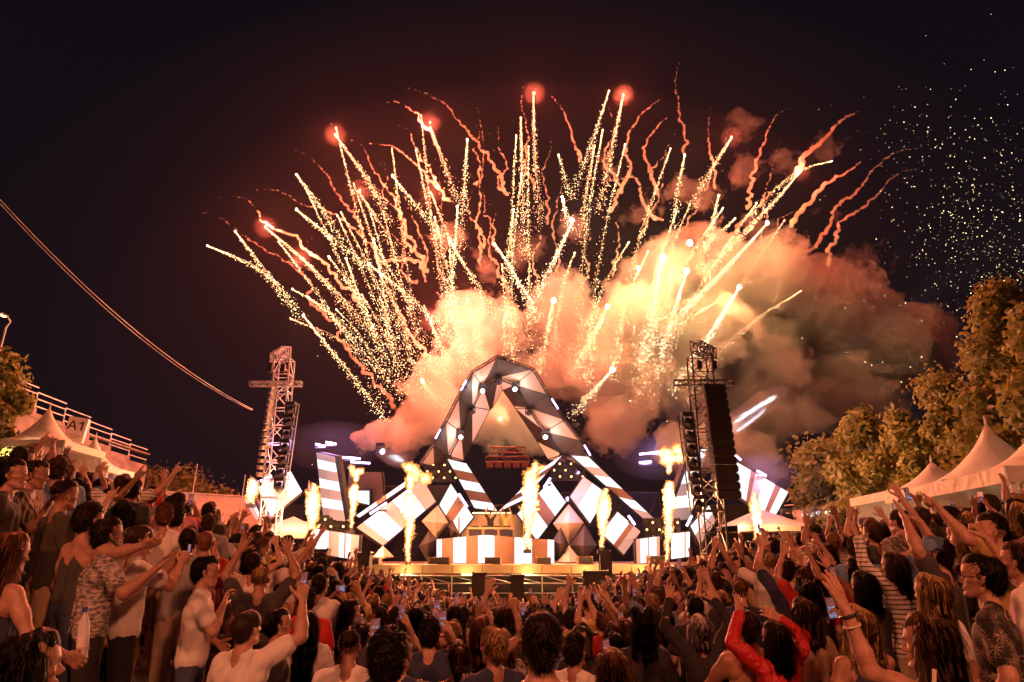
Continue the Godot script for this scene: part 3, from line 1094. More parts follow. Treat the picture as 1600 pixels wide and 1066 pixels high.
func light_bar(label: String, a: Vector3, b: Vector3, r: float, material: String, c: Color, energy: float) -> void:
	var mid := (a + b) / 2.0
	var o := thing("light_bar", label, "light bar", mid, 0.0, "light bars of the stage")
	var m := mb()
	m.tube(a - mid, b - mid, r, 8)
	obj("light_tube", m, M[material], o)
	var h := mb()
	h.box(Transform3D(Basis(), Vector3(0, -r - 0.06, -0.05)), Vector3(absf(a.x - b.x) + 0.06, 0.1, 0.1))
	obj("housing", h, M.black_plastic, o)
	if energy > 0.0:
		var l := lamp(mid + Vector3(0, 0.05, r + 0.1), 1, 1, 1, energy, r * 2.0, "light_bar_light")
		l.light_color = c

func case_box(called: String, label: String, category: String, at: Vector3, size: Vector3, turn: float, material: String, group: String) -> void:
	var o := thing(called, label, category, at, turn, group)
	var m := mb()
	var h := size / 2.0
	var e := minf(size.x, minf(size.y, size.z)) * 0.08
	var pts := []
	for c in [[-1, -1], [-1, 1], [1, 1], [1, -1]]:
		var sx: float = c[0]
		var sy: float = c[1]
		if sx * sy > 0:
			pts.append(Vector3(sx * h.x, sy * (h.y - e) + h.y, h.z)); pts.append(Vector3(sx * (h.x - e), sy * h.y + h.y, h.z))
		else:
			pts.append(Vector3(sx * (h.x - e), sy * h.y + h.y, h.z)); pts.append(Vector3(sx * h.x, sy * (h.y - e) + h.y, h.z))
	m.prism(pts, Vector3(0, 0, -size.z))
	obj("cabinet", m, M[material], o)
	var g := mb()
	g.at(Vector3(0, h.y, h.z + 0.008), Vector3(size.x * 0.86, size.y * 0.8, 0.016))
	obj("grille", g, M.grille, o)
	var k := mb()
	for s in [-1.0, 1.0]:
		k.at(Vector3(s * (h.x + 0.012), h.y * 1.2, 0), Vector3(0.024, size.y * 0.12, size.z * 0.3))
	obj("handles", k, M.dark_metal, o)

func materials() -> void:
	noise.seed = 3
	noise.noise_type = FastNoiseLite.TYPE_SIMPLEX_SMOOTH
	noise.frequency = 1.0
	noise.fractal_octaves = 3
	var folds := noise_tex(0.01, 512, Color.BLACK, Color.WHITE)
	folds.noise.fractal_octaves = 2
	var weave := noise_tex(0.2, 256, Color.BLACK, Color.WHITE)
	var cloth := {
		"black_cloth": [0.018, 0.017, 0.018], "charcoal_cloth": [0.05, 0.048, 0.05], "white_cloth": [0.72, 0.70, 0.66], "cream_cloth": [0.6, 0.52, 0.4],
		"grey_cloth": [0.26, 0.25, 0.25], "olive_cloth": [0.045, 0.045, 0.028], "navy_cloth": [0.03, 0.04, 0.09], "red_cloth": [0.5, 0.03, 0.025],
		"pink_cloth": [0.55, 0.22, 0.26], "tan_cloth": [0.42, 0.3, 0.18], "blue_cloth": [0.15, 0.25, 0.42], "yellow_cloth": [0.62, 0.47, 0.16],
		"lilac_cloth": [0.4, 0.3, 0.5], "denim": [0.05, 0.07, 0.13], "light_denim": [0.22, 0.27, 0.34], "beige_cloth": [0.45, 0.37, 0.27],
	}
	for k in cloth:
		var m := mat(k, cloth[k][0], cloth[k][1], cloth[k][2], 0.9)
		m.rim_enabled = true
		m.rim = 0.3
		m.heightmap_enabled = true
		m.heightmap_texture = folds
		m.heightmap_scale = 0.9
		m.uv1_triplanar = true
		m.uv1_scale = Vector3(1.7, 0.8, 1.7)
	var stripes := Image.create(8, 64, false, Image.FORMAT_RGB8)
	for y in 64:
		for x in 8:
			stripes.set_pixel(x, y, lin(0.02, 0.02, 0.025) if y % 8 < 2 else lin(0.7, 0.66, 0.6))
	var m := mat("striped_cloth", 1, 1, 1, 0.9)
	m.albedo_texture = ImageTexture.create_from_image(stripes)
	m.uv1_triplanar = true
	m.uv1_scale = Vector3(3.2, 3.2, 3.2)
	var narrow := mat("pinstripe_cloth", 1, 1, 1, 0.9)
	var pin := Image.create(64, 8, false, Image.FORMAT_RGB8)
	for y in 8:
		for x in 64:
			pin.set_pixel(x, y, lin(0.5, 0.4, 0.3) if x % 8 < 3 else lin(0.05, 0.045, 0.04))
	narrow.albedo_texture = ImageTexture.create_from_image(pin)
	narrow.uv1_triplanar = true
	narrow.uv1_scale = Vector3(3, 3, 3)
	# palm fronds printed on dark cloth
	var palm := Image.create(512, 512, false, Image.FORMAT_RGB8)
	palm.fill(lin(0.02, 0.018, 0.018))
	var pr := RandomNumberGenerator.new()
	pr.seed = 11
	for k in 34:
		var cx := pr.randf() * 512.0
		var cy := pr.randf() * 512.0
		for f in 9:
			var a := pr.randf_range(-0.3, 0.3) + TAU * f / 9.0
			for s in 46:
				var w := 3.4 * sin(PI * s / 46.0)
				for e in range(-3, 4):
					if absf(e) <= w:
						palm.set_pixel(int(cx + cos(a) * s - sin(a) * e) & 511, int(cy + sin(a) * s + cos(a) * e + s * s * 0.006) & 511, lin(0.45, 0.36, 0.26))
		for s in 70:
			palm.set_pixel(int(cx + sin(s * 0.04) * 6.0) & 511, int(cy + s) & 511, lin(0.4, 0.32, 0.22))
			palm.set_pixel(int(cx + 1 + sin(s * 0.04) * 6.0) & 511, int(cy + s) & 511, lin(0.4, 0.32, 0.22))
	m = mat("palm_print", 1, 1, 1, 0.85)
	m.albedo_texture = ImageTexture.create_from_image(palm)
	m.uv1_triplanar = true
	m.uv1_scale = Vector3(2.2, 2.2, 2.2)
	m = mat("patterned_cloth", 1, 1, 1, 0.9)
	m.albedo_texture = noise_tex(0.02, 512, lin(0.1, 0.09, 0.09), lin(0.5, 0.46, 0.42), FastNoiseLite.TYPE_SIMPLEX_SMOOTH, 0.35, 0.6)
	m.uv1_triplanar = true
	m.uv1_scale = Vector3(1.6, 3.4, 1.6)
	m.heightmap_enabled = true
	m.heightmap_texture = folds
	m.heightmap_scale = 1.4
	m = mat("poncho", 0.45, 0.02, 0.025, 0.55)
	m.heightmap_enabled = true
	m.heightmap_texture = folds
	m.heightmap_scale = 1.2
	m.uv1_triplanar = true
	m.uv1_scale = Vector3(2.5, 2.5, 2.5)
	var skins := {"skin_pale": [0.56, 0.36, 0.27], "skin_fair": [0.47, 0.28, 0.2], "skin_tan": [0.36, 0.2, 0.13], "skin_brown": [0.2, 0.105, 0.066]}
	for k in skins:
		m = mat(k, 1, 1, 1, 0.48)
		m.albedo_texture = noise_tex(0.03, 256, lin(skins[k][0] * 0.8, skins[k][1] * 0.72, skins[k][2] * 0.7), lin(skins[k][0] * 1.12, skins[k][1] * 1.12, skins[k][2] * 1.1))
		m.heightmap_enabled = true
		m.heightmap_texture = weave
		m.heightmap_scale = 0.02
		m.uv1_triplanar = true
		m.uv1_scale = Vector3(6, 6, 6)
	var hairs := {"hair_black": [0.012, 0.009, 0.008], "hair_dark": [0.03, 0.018, 0.012], "hair_brown": [0.075, 0.038, 0.02], "hair_auburn": [0.17, 0.07, 0.03], "hair_blond": [0.42, 0.26, 0.11], "hair_silver": [0.5, 0.42, 0.42]}
	for k in hairs:
		m = mat(k, hairs[k][0], hairs[k][1], hairs[k][2], 0.55)
		m.metallic_specular = 0.32
		m.rim_enabled = true
		m.rim = 0.15
	m = mat("clear_plastic", 0.8, 0.85, 0.9, 0.3)
	m.transparency = BaseMaterial3D.TRANSPARENCY_ALPHA
	m.albedo_color.a = 0.55
	mat("blue_cap", 0.02, 0.05, 0.35, 0.4)
	m = mat("cup_plastic", 0.72, 0.68, 0.64, 0.35)
	m.backlight_enabled = true
	m.backlight = lin(0.4, 0.38, 0.36)
	mat("orange_print", 0.6, 0.16, 0.03, 0.6)
	mat("shoe", 0.5, 0.47, 0.44, 0.7)
	mat("eye", 0.1, 0.07, 0.055, 0.15)
	mat("black_plastic", 0.016, 0.016, 0.018, 0.42)
	mat("dark_metal", 0.05, 0.05, 0.055, 0.45, 0.7)
	mat("truss_metal", 0.5, 0.5, 0.52, 0.38, 0.9)
	mat("truss_dark", 0.03, 0.03, 0.032, 0.5, 0.2)
	mat("white_metal", 0.7, 0.68, 0.65, 0.45)
	mat("stage_black", 0.022, 0.02, 0.021, 0.7)
	mat("grille", 0.03, 0.03, 0.032, 0.8)
	mat("deck_wood", 0.2, 0.15, 0.1, 0.7)
	mat("fascia", 0.46, 0.34, 0.2, 0.6)
	mat("case_brown", 0.28, 0.17, 0.1, 0.6)
	mat("fabric_tan", 0.42, 0.33, 0.28, 0.8)
	mat("fabric_pale", 0.8, 0.74, 0.74, 0.7)
	mat("fabric_dark", 0.035, 0.028, 0.028, 0.6)
	mat("red_light_tint", 0.16, 0.035, 0.025, 0.6)  # red light falling on the gantry, painted in as base colour
	mat("lens_dark", 0.05, 0.05, 0.08, 0.08)
	mat("bark", 0.12, 0.085, 0.06, 0.9)
	for k in [["leaf", 0.115, 0.13, 0.03], ["leaf_olive", 0.1, 0.115, 0.04]]:
		m = mat(k[0], k[1], k[2], k[3], 0.6)
		m.backlight_enabled = true
		m.backlight = lin(0.25, 0.22, 0.05)
	m = mat("canvas", 0.72, 0.68, 0.6, 0.75)
	m.backlight_enabled = true
	m.backlight = lin(0.35, 0.33, 0.28)
	m.heightmap_enabled = true
	m.heightmap_texture = folds
	m.heightmap_scale = 2.0
	m.uv1_triplanar = true
	m.uv1_scale = Vector3(0.5, 0.5, 0.5)
	m = mat("plaster", 1, 1, 1, 0.9)
	m.albedo_texture = noise_tex(0.01, 512, lin(0.44, 0.38, 0.3), lin(0.58, 0.52, 0.44))
	m.uv1_triplanar = true
	m.uv1_scale = Vector3(0.12, 0.2, 0.12)
	m = mat("concrete", 1, 1, 1, 0.9)
	m.albedo_texture = noise_tex(0.012, 512, lin(0.15, 0.12, 0.09), lin(0.26, 0.21, 0.16))
	m.uv1_triplanar = true
	m.uv1_scale = Vector3(0.12, 0.2, 0.12)
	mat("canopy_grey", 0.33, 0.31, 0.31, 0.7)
	m = mat("earth", 1, 1, 1, 0.95)
	m.albedo_texture = noise_tex(0.02, 1024, lin(0.06, 0.045, 0.035), lin(0.17, 0.13, 0.1))
	m.heightmap_enabled = true
	m.heightmap_texture = weave
	m.heightmap_scale = 1.5
	m.uv1_triplanar = true
	m.uv1_scale = Vector3(0.35, 0.35, 0.35)
	glow("led_white", 0.93, 0.96, 1.0, 1.15)
	m = mat("led_grey", 0.3, 0.28, 0.28, 0.5)
	m.emission_enabled = true
	m.emission = lin(0.42, 0.36, 0.38)
	m.emission_energy_multiplier = 0.42
	mat("led_off", 0.2, 0.12, 0.09, 0.55)
	glow("purple_light", 0.62, 0.42, 1.0, 9.0)
	glow("white_light", 0.85, 0.93, 1.0, 9.0)
	glow("amber_light", 1.0, 0.62, 0.2, 6.0)
	glow("green_light", 0.2, 1.0, 0.55, 8.0)
	glow("warm_light", 1.0, 0.75, 0.45, 8.0)
	glow("flame_core", 1.0, 0.78, 0.42, 4.6)
	for k in [["flame_body", 0.55, 0.16, 2.6, 0.5], ["flame_edge", 0.3, 0.04, 1.3, 0.33]]:
		m = glow(k[0], 1.0, k[1], k[2], k[3])
		m.transparency = BaseMaterial3D.TRANSPARENCY_ALPHA
		m.albedo_color.a = k[4]
		m.roughness = 1.0
	for k in [["red", 1.0, 0.16, 0.07, 14.0], ["yellow", 1.0, 0.72, 0.3, 14.0], ["white", 1.0, 0.86, 0.55, 30.0]]:
		glow("star_" + k[0], k[1], k[2], k[3], k[4])
	glow("spark_red", 1.0, 0.5, 0.24, 7.5)
	glow("spark_yellow", 1.0, 0.75, 0.36, 7.5)
	glow("spark_white", 1.0, 0.8, 0.46, 9.0)
	glow("streak_red", 1.0, 0.42, 0.17, 1.2)
	glow("streak_yellow", 1.0, 0.6, 0.24, 1.3)
	glow("streak_white", 1.0, 0.7, 0.34, 2.2)
	glow("ember", 1.0, 0.42, 0.15, 4.5)
	var pic := Image.create(32, 64, false, Image.FORMAT_RGB8)
	for y in 64:
		for x in 32:
			var f := absf(noise.get_noise_2d(x * 0.2, y * 0.14))
			pic.set_pixel(x, y, Color(0.1, 0.1, 0.2).lerp(Color(0.9, 0.85, 1.0), clampf(f * 2.2, 0, 1)) if y > 26 else Color(0.25, 0.08, 0.2).lerp(Color(1.0, 0.6, 0.4), clampf(f * 1.6, 0, 1)))
	m = mat("phone_screen", 0.02, 0.02, 0.02, 0.2)
	m.emission_enabled = true
	m.emission = Color.BLACK
	m.emission_texture = ImageTexture.create_from_image(pic)
	m.emission_energy_multiplier = 0.9

func _ready() -> void:
	rng.seed = 20
	# --- camera, sky, exposure
	var cam := Camera3D.new()
	cam.name = "camera"
	cam.position = Vector3(0, 2.10, 0)
	cam.rotation.x = deg_to_rad(17.407)
	cam.fov = 54.136
	cam.near = 0.1
	cam.far = 600.0
	add_child(cam)
	var env := Environment.new()
	env.background_mode = Environment.BG_SKY
	var sky := Sky.new()
	var sm := ProceduralSkyMaterial.new()
	sm.sky_top_color = lin(0.0055, 0.0042, 0.0062)
	sm.sky_horizon_color = lin(0.009, 0.0055, 0.008)
	sm.sky_curve = 0.2
	sm.ground_bottom_color = lin(0.006, 0.004, 0.004)
	sm.ground_horizon_color = lin(0.015, 0.009, 0.009)
	sky.sky_material = sm
	env.sky = sky
	env.tonemap_mode = Environment.TONE_MAPPER_LINEAR
	env.tonemap_exposure = 1.0
	env.sdfgi_enabled = true
	env.ssao_enabled = true
	env.ssil_enabled = true
	env.volumetric_fog_enabled = true
	env.volumetric_fog_density = 0.0
	var we := WorldEnvironment.new()
	we.name = "world"
	we.environment = env
	add_child(we)
	materials()

	# --- the ground, one sheet out to the horizon
	var g := mb()
	var xs := []
	var zs := []
	for k in 81:
		var u := (k - 40) / 40.0
		xs.append(signf(u) * (absf(u) * 26.0 + pow(absf(u), 4.0) * 180.0))
	for k in 71:
		zs.append(14.0 - k * 0.9 - pow(maxf(0.0, k - 55.0), 2.0) * 1.2)
	for z in zs:
		for x in xs:
			g.v.append(Vector3(x, ground_at(x, z) + 0.03 * noise.get_noise_2d(x * 0.6, z * 0.6), z))
	for a in zs.size() - 1:
		for b in xs.size() - 1:
			var k := a * xs.size() + b
			g.i.append_array(PackedInt32Array([k, k + xs.size(), k + 1, k + 1, k + xs.size(), k + xs.size() + 1]))
	g.n.resize(g.v.size())
	g.n.fill(Vector3.ZERO)
	for q in range(0, g.i.size(), 3):
		var f := (g.v[g.i[q + 2]] - g.v[g.i[q]]).cross(g.v[g.i[q + 1]] - g.v[g.i[q]])
		for e in 3:
			g.n[g.i[q + e]] += f
	for q in g.n.size():
		g.n[q] = g.n[q].normalized() * (1.0 if g.n[q].y > 0 else -1.0)
	tag(obj("ground", g, M.earth), "", "", "", "structure")

	stage()
	towers()
	surroundings()
	fireworks()
	smoke()
	crowd()

func stage() -> void:
	# deck with a gently bowed front
	var o := thing("stage_deck", "long low stage deck with amber lit front edge", "stage")
	var front := []
	for k in 25:
		var u := k / 12.0 - 1.0
		front.append(Vector3(u * 17.5, 1.42, -35.0 - 1.8 * (1.0 - u * u) + 2.2))
	var deck := mb()
	for k in 24:
		var a: Vector3 = front[k]
		var b: Vector3 = front[k + 1]
		var t := mb()
		var outline := [a + Vector3(0.004, 0, 0), Vector3(a.x + 0.004, a.y, -50), Vector3(b.x - 0.004, b.y, -50), b - Vector3(0.004, 0, 0)]
		t.prism(outline, Vector3(0, -0.2, 0))
		obj("deck_board", t, M.deck_wood, o)
		var d := (b - a).normalized()
		var turn := Basis(Vector3.UP, atan2(-d.z, d.x))
		var mid := (a + b) / 2.0
		var p := mb()
		p.box(Transform3D(turn, mid + Vector3(0, -0.2, 0.03)), Vector3(a.distance_to(b) - 0.03, 0.4, 0.05))
		obj("fascia_panel", p, M.fascia, o)
		p = mb()
		p.box(Transform3D(turn, mid + Vector3(0, -1.75, -0.12)), Vector3(a.distance_to(b) - 0.03, 2.5, 0.05))
		obj("skirt_panel", p, M.stage_black, o)
		p = mb()
		p.tube(a + Vector3(0, -0.5, 0.28), b + Vector3(0, -0.5, 0.28), 0.035)
		p.tube(a + Vector3(0, -0.85, 0.28), b + Vector3(0, -0.85, 0.28), 0.035)
		p.tube(a + Vector3(0, -1.3, 0.28), b + Vector3(0, -1.3, 0.28), 0.035)
		p.tube(a + Vector3(0, -0.45, 0.28), a + Vector3(0, -2.8, 0.28), 0.03)
		p.tube(a + Vector3(0, -0.5, 0.28), b + Vector3(0, -0.85, 0.28), 0.02)
		obj("barrier_rail", p, M.truss_metal, o)
		if k % 2 == 0:
			var lampbox := mb()
			lampbox.box(Transform3D(turn, mid + Vector3(0, -0.44, 0.42)), Vector3(0.5, 0.07, 0.1))
			obj("footlight", lampbox, M.amber_light, o)
			lamp(mid + Vector3(0, -0.3, 0.62), 1.0, 0.62, 0.22, 1.1, 0.1, "footlight_light")
	# small gear on the deck edge
	for k in 12:
		var u := (k - 5.5) / 6.2 + rng.randf_range(-0.04, 0.04)
		var z := -35.0 - 1.8 * (1.0 - u * u) + 2.2 - rng.randf_range(0.4, 0.8)
		var w := rng.randf_range(0.6, 1.1)
		case_box("wedge_monitor", "low brown floor monitor on the stage edge, %s from left" % NTH[k], "monitor", Vector3(u * 17.5, 1.423, z), Vector3(w, rng.randf_range(0.3, 0.45), 0.5), rng.randf_range(-0.2, 0.2), "case_brown", "floor monitors on the stage edge")
	# black boxes standing before the deck
	var subs := [["wide black box before the deck right of the booth", Vector3(3.749, -0.98, -31.4), Vector3(1.163, 2.264, 0.7)], ["black box before the deck by the right flame", Vector3(7.079, -0.439, -30.8), Vector3(1.075, 1.925, 0.7)], ["narrow black box beside the right flame's box", Vector3(8.101, -0.253, -31.6), Vector3(0.553, 1.586, 0.7)], ["black box at the right mast's foot", Vector3(9.877, 0.545, -29.8), Vector3(0.987, 1.399, 0.7)], ["low black box below the booth, left one", Vector3(-1.476, -1.7, -32), Vector3(0.631, 2.886, 0.7)], ["low black box below the booth, right one", Vector3(0.261, -1.7, -32), Vector3(0.638, 2.804, 0.7)], ["black box by the lower left box screen", Vector3(-8.596, -0.158, -31.5), Vector3(0.806, 2.368, 0.7)], ["tall black speaker stack left of the large rhombus", Vector3(-6.666, -0.613, -31.8), Vector3(0.654, 2.658, 0.7)], ["black box at left behind raised hands", Vector3(-10.067, 0.476, -31), Vector3(0.671, 1.95, 0.7)], ["narrow black stack right of the booth", Vector3(4.405, -0.87, -33.1), Vector3(0.578, 2.97, 0.7)]]
	for s in subs:
		case_box("subwoofer", s[0], "speaker", s[1], s[2], 0.0, "stage_black", "black boxes before the deck")

	# the arch: three rings of nodes joined by triangular panels
	var ro := [Vector3(-5.711, 7.275, -42), Vector3(-4.945, 8.488, -42), Vector3(-4.199, 9.93, -42), Vector3(-3.441, 11.544, -42), Vector3(-2.581, 13.166, -42), Vector3(-0.972, 14.189, -42), Vector3(1.426, 13.311, -42), Vector3(2.341, 11.643, -42), Vector3(3.317, 10, -42), Vector3(4.335, 8.692, -42), Vector3(5.228, 7.075, -42)]
	var rm := [Vector3(-4.966, 7.217, -43.2), Vector3(-4.085, 7.878, -43.2), Vector3(-3.314, 9.444, -43.2), Vector3(-2.612, 11.088, -43.2), Vector3(-1.948, 12.503, -43.2), Vector3(-0.889, 13.065, -43.2), Vector3(0.192, 12.621, -43.2), Vector3(1.085, 11.015, -43.2), Vector3(2.156, 9.444, -43.2), Vector3(3.234, 7.975, -43.2), Vector3(4.173, 7.217, -43.2)]
	var rn := [Vector3(-4.25, 7.932, -45), Vector3(-3.235, 7.86, -45), Vector3(-2.663, 9.017, -45), Vector3(-1.504, 11.267, -45), Vector3(-1.313, 11.462, -45), Vector3(-0.652, 12.676, -45), Vector3(0.153, 11.507, -45), Vector3(0.242, 11.357, -45), Vector3(1.726, 9.061, -45), Vector3(2.407, 7.903, -45), Vector3(3.35, 8.004, -45)]
	var arch := thing("stage_arch", "faceted peaked arch of pale and dark triangular panels over the booth", "arch", Vector3(rm[0].x, 1.42, -43.0))
	var off := arch.position
	var pick := [["fabric_tan", "fabric_dark"], ["fabric_pale", "fabric_dark"]]
	for pair in 2:
		var a: Array = [ro, rm][pair]
		var b: Array = [rm, rn][pair]
		for k in mini(a.size(), b.size()) - 1:
			for h in 2:
				var t := [a[k], a[k + 1], b[k]] if h == 0 else [b[k], a[k + 1], b[k + 1]]
				var mid: Vector3 = (t[0] + t[1] + t[2]) / 3.0
				var tri := []
				for p in t:
					tri.append(p + (mid - p).normalized() * 0.05 - off)
				var nn: Vector3 = (tri[2] - tri[0]).cross(tri[1] - tri[0]).normalized()
				if nn.z < 0.0:
					tri.reverse()
					nn = -nn
				var m := mb()
				m.prism(tri, nn * -0.04)
				obj("facet", m, M[pick[pair][(k + h + pair) % 2]], arch)
	var fr := mb()
	for rr in [ro, rm, rn]:
		for k in rr.size() - 1:
			var c := mb()
			if rr == rn:
				c.tube(rr[k] - off, rr[k + 1] - off, 0.035)
			else:
				truss(c, rr[k] - off, rr[k + 1] - off, 0.17, 0.02, 0.4, Vector3(0, 0, 1))
			obj("truss_chord", c, M.truss_dark, arch)
	for k in ro.size():
		var c := mb()
		c.tube(ro[k] - off, rm[k] - off, 0.035)
		c.tube(rm[k] - off, rn[k] - off, 0.03)
		c.tube(ro[k] - off, ro[k] - off + Vector3(0, 0, -2.4), 0.035)
		if k < ro.size() - 1:
			c.tube(ro[k] - off + Vector3(0, 0, -2.4), ro[k + 1] - off + Vector3(0, 0, -2.4), 0.035)
		obj("brace", c, M.truss_dark, arch)
	for k in rm.size():
		moving_light("small black moving light on the arch, %s" % ["left foot", "lower left", "left flank", "upper left", "left shoulder", "peak", "right shoulder", "upper right", "right flank", "lower right", "right foot"][k], rm[k] + Vector3(0, -0.35, 0.3), Vector3(0, 1, -20), 1.25, "white_light" if k in [2, 4, 6, 8] else "lens_dark")
		if k in [2, 4, 6, 8]:
			lamp(rm[k] + Vector3(0, -0.4, 0.75), 1.0, 0.8, 0.72, 2.2, 0.12, "arch_spot_light")
	for k in [1, 3, 7, 9]:
		light_bar("slim violet light bar on the arch, %s" % ["left foot", "lower left", "left flank", "upper left", "left shoulder", "peak", "right shoulder", "upper right", "right flank", "lower right", "right foot"][k], ro[k].lerp(ro[k + 1], 0.2) + Vector3(0, 0, 0.3), ro[k].lerp(ro[k + 1], 0.6) + Vector3(0, 0, 0.3), 0.045, "purple_light", lin(0.62, 0.42, 1.0), 0.0)

	# a gantry seen through the opening, its red light put into the colour
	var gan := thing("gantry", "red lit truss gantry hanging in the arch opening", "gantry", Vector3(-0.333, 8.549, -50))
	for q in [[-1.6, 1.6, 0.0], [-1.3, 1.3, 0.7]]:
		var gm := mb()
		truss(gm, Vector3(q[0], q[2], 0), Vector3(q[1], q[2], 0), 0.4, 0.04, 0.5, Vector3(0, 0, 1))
		obj("gantry_truss", gm, M.red_light_tint, gan)
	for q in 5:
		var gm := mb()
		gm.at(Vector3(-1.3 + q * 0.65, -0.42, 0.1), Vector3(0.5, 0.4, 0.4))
		obj("winch_box", gm, M.red_light_tint, gan)
	# striped LED screens
	for s in SCREENS_LIST:
		led_screen(s[0], s[1], s[2])
	for s in KITES_LIST:
		facet(s[0], "facet_panel", s[1], s[2], "faceted fabric panels")
	# dark backing trusses and drapes behind the screens
	for s in [["dark scaffold wall behind the left rhombus screens", Vector3(-7.81, 1.424, -44.6), Vector3(7.23, 4.683, 0)], ["dark scaffold wall behind the booth", Vector3(-0.479, 1.424, -46), Vector3(10.826, 3.546, 0)], ["dark scaffold wall behind the right rhombus screens", Vector3(6.414, 1.424, -44.4), Vector3(6.329, 4.256, 0)], ["dark scaffold wall at the stage's left wing", Vector3(-13.368, 1.424, -43.6), Vector3(4.776, 3.396, 0)], ["dark scaffold wall at the stage's right wing", Vector3(13.12, 1.424, -42.6), Vector3(7.534, 3.334, 0)]]:
		var bk := thing("scaffold_wall", s[0], "scaffold", s[1], 0.0, "scaffold walls behind the screens")
		var dr := mb()
		dr.at(Vector3(0, s[2].y / 2.0, -0.4), Vector3(s[2].x, s[2].y, 0.06))
		obj("drape", dr, M.stage_black, bk)
		var n := maxi(2, int(s[2].x / 1.6))
		for k in n + 1:
			var m := mb()
			var x: float = -s[2].x / 2.0 + s[2].x * k / n
			m.tube(Vector3(x, 0, 0), Vector3(x, s[2].y, 0), 0.035)
			if k < n:
				var x2: float = x + s[2].x / n
				m.tube(Vector3(x, 0.1, 0), Vector3(x2, s[2].y, 0), 0.025)
				m.tube(Vector3(x, s[2].y, 0), Vector3(x2, s[2].y, 0), 0.03)
				m.tube(Vector3(x, s[2].y * 0.5, 0), Vector3(x2, s[2].y * 0.5, 0), 0.03)
			obj("scaffold_frame", m, M.truss_dark, bk)

	# the booth on its riser, with decks, and the two performers
	var b := thing("dj_booth", "amber lit performers' booth with glass front above striped screens", "booth", Vector3(-1.192, 1.424, -39.3))
	var m2 := mb()
	m2.at(Vector3(0, 0.5, -0.9), Vector3(3.9, 1.0, 2.4))
	obj("riser", m2, M.stage_black, b)
	m2 = mb()
	m2.at(Vector3(0, 1.86, 0.0), Vector3(2.7, 0.09, 0.8))
	obj("table_top", m2, M.fascia, b)
	for s in [-1.3, -0.45, 0.45, 1.3]:
		m2 = mb()
		m2.at(Vector3(s, 1.42, 0.25), Vector3(0.06, 0.82, 0.06))
		obj("leg", m2, M.fascia, b)
	for s in [-0.87, 0.0, 0.87]:
		m2 = mb()
		m2.at(Vector3(s, 1.42, 0.25), Vector3(0.72, 0.7, 0.03))
		obj("front_panel", m2, M.lens_dark, b)
	for s in [-0.9, -0.3, 0.3, 0.9]:
		m2 = mb()
		m2.at(Vector3(s, 1.95, 0.05), Vector3(0.42, 0.08, 0.4))
		obj("mixer_deck", m2, M.black_plastic, b)
	for s in [-1.0, 1.0]:
		m2 = mb()
		m2.at(Vector3(s * 1.85, 1.75, -0.3), Vector3(0.06, 1.5, 0.8))
		obj("side_panel", m2, M.fascia, b)
	m2 = mb()
	m2.at(Vector3(0, 1.9, -1.7), Vector3(3.6, 1.6, 0.05))
	obj("back_panel", m2, M.fascia, b)
	m2 = mb()
	m2.tube(Vector3(-1.1, 2.75, -0.9), Vector3(1.1, 2.75, -0.9), 0.04)
	obj("booth_light", m2, M.amber_light, b)
	lamp(Vector3(-1.192, 1.424, -39.3) + Vector3(0, 2.7, -0.75), 1.0, 0.7, 0.25, 1.3, 0.1, "booth_lamp_light")
	person({"at": Vector3(-1.192, 1.424, -39.3) + Vector3(-0.05, 1.0, -0.75), "turn": 180.0, "pose": "both_hands_up", "top": "tee", "shirt": "black_cloth", "skin": "skin_fair", "hair": "short", "hair_color": "hair_dark", "group": "performers on stage", "label": "performer in black shirt with both arms raised behind the booth table"})
	person({"at": Vector3(-1.192, 1.424, -39.3) + Vector3(0.85, 1.0, -0.85), "turn": 170.0, "pose": "both_hands_up", "top": "tee", "shirt": "yellow_cloth", "skin": "skin_tan", "hair": "short", "hair_color": "hair_dark", "group": "performers on stage", "label": "performer in yellow shirt with arms up at the booth's end"})

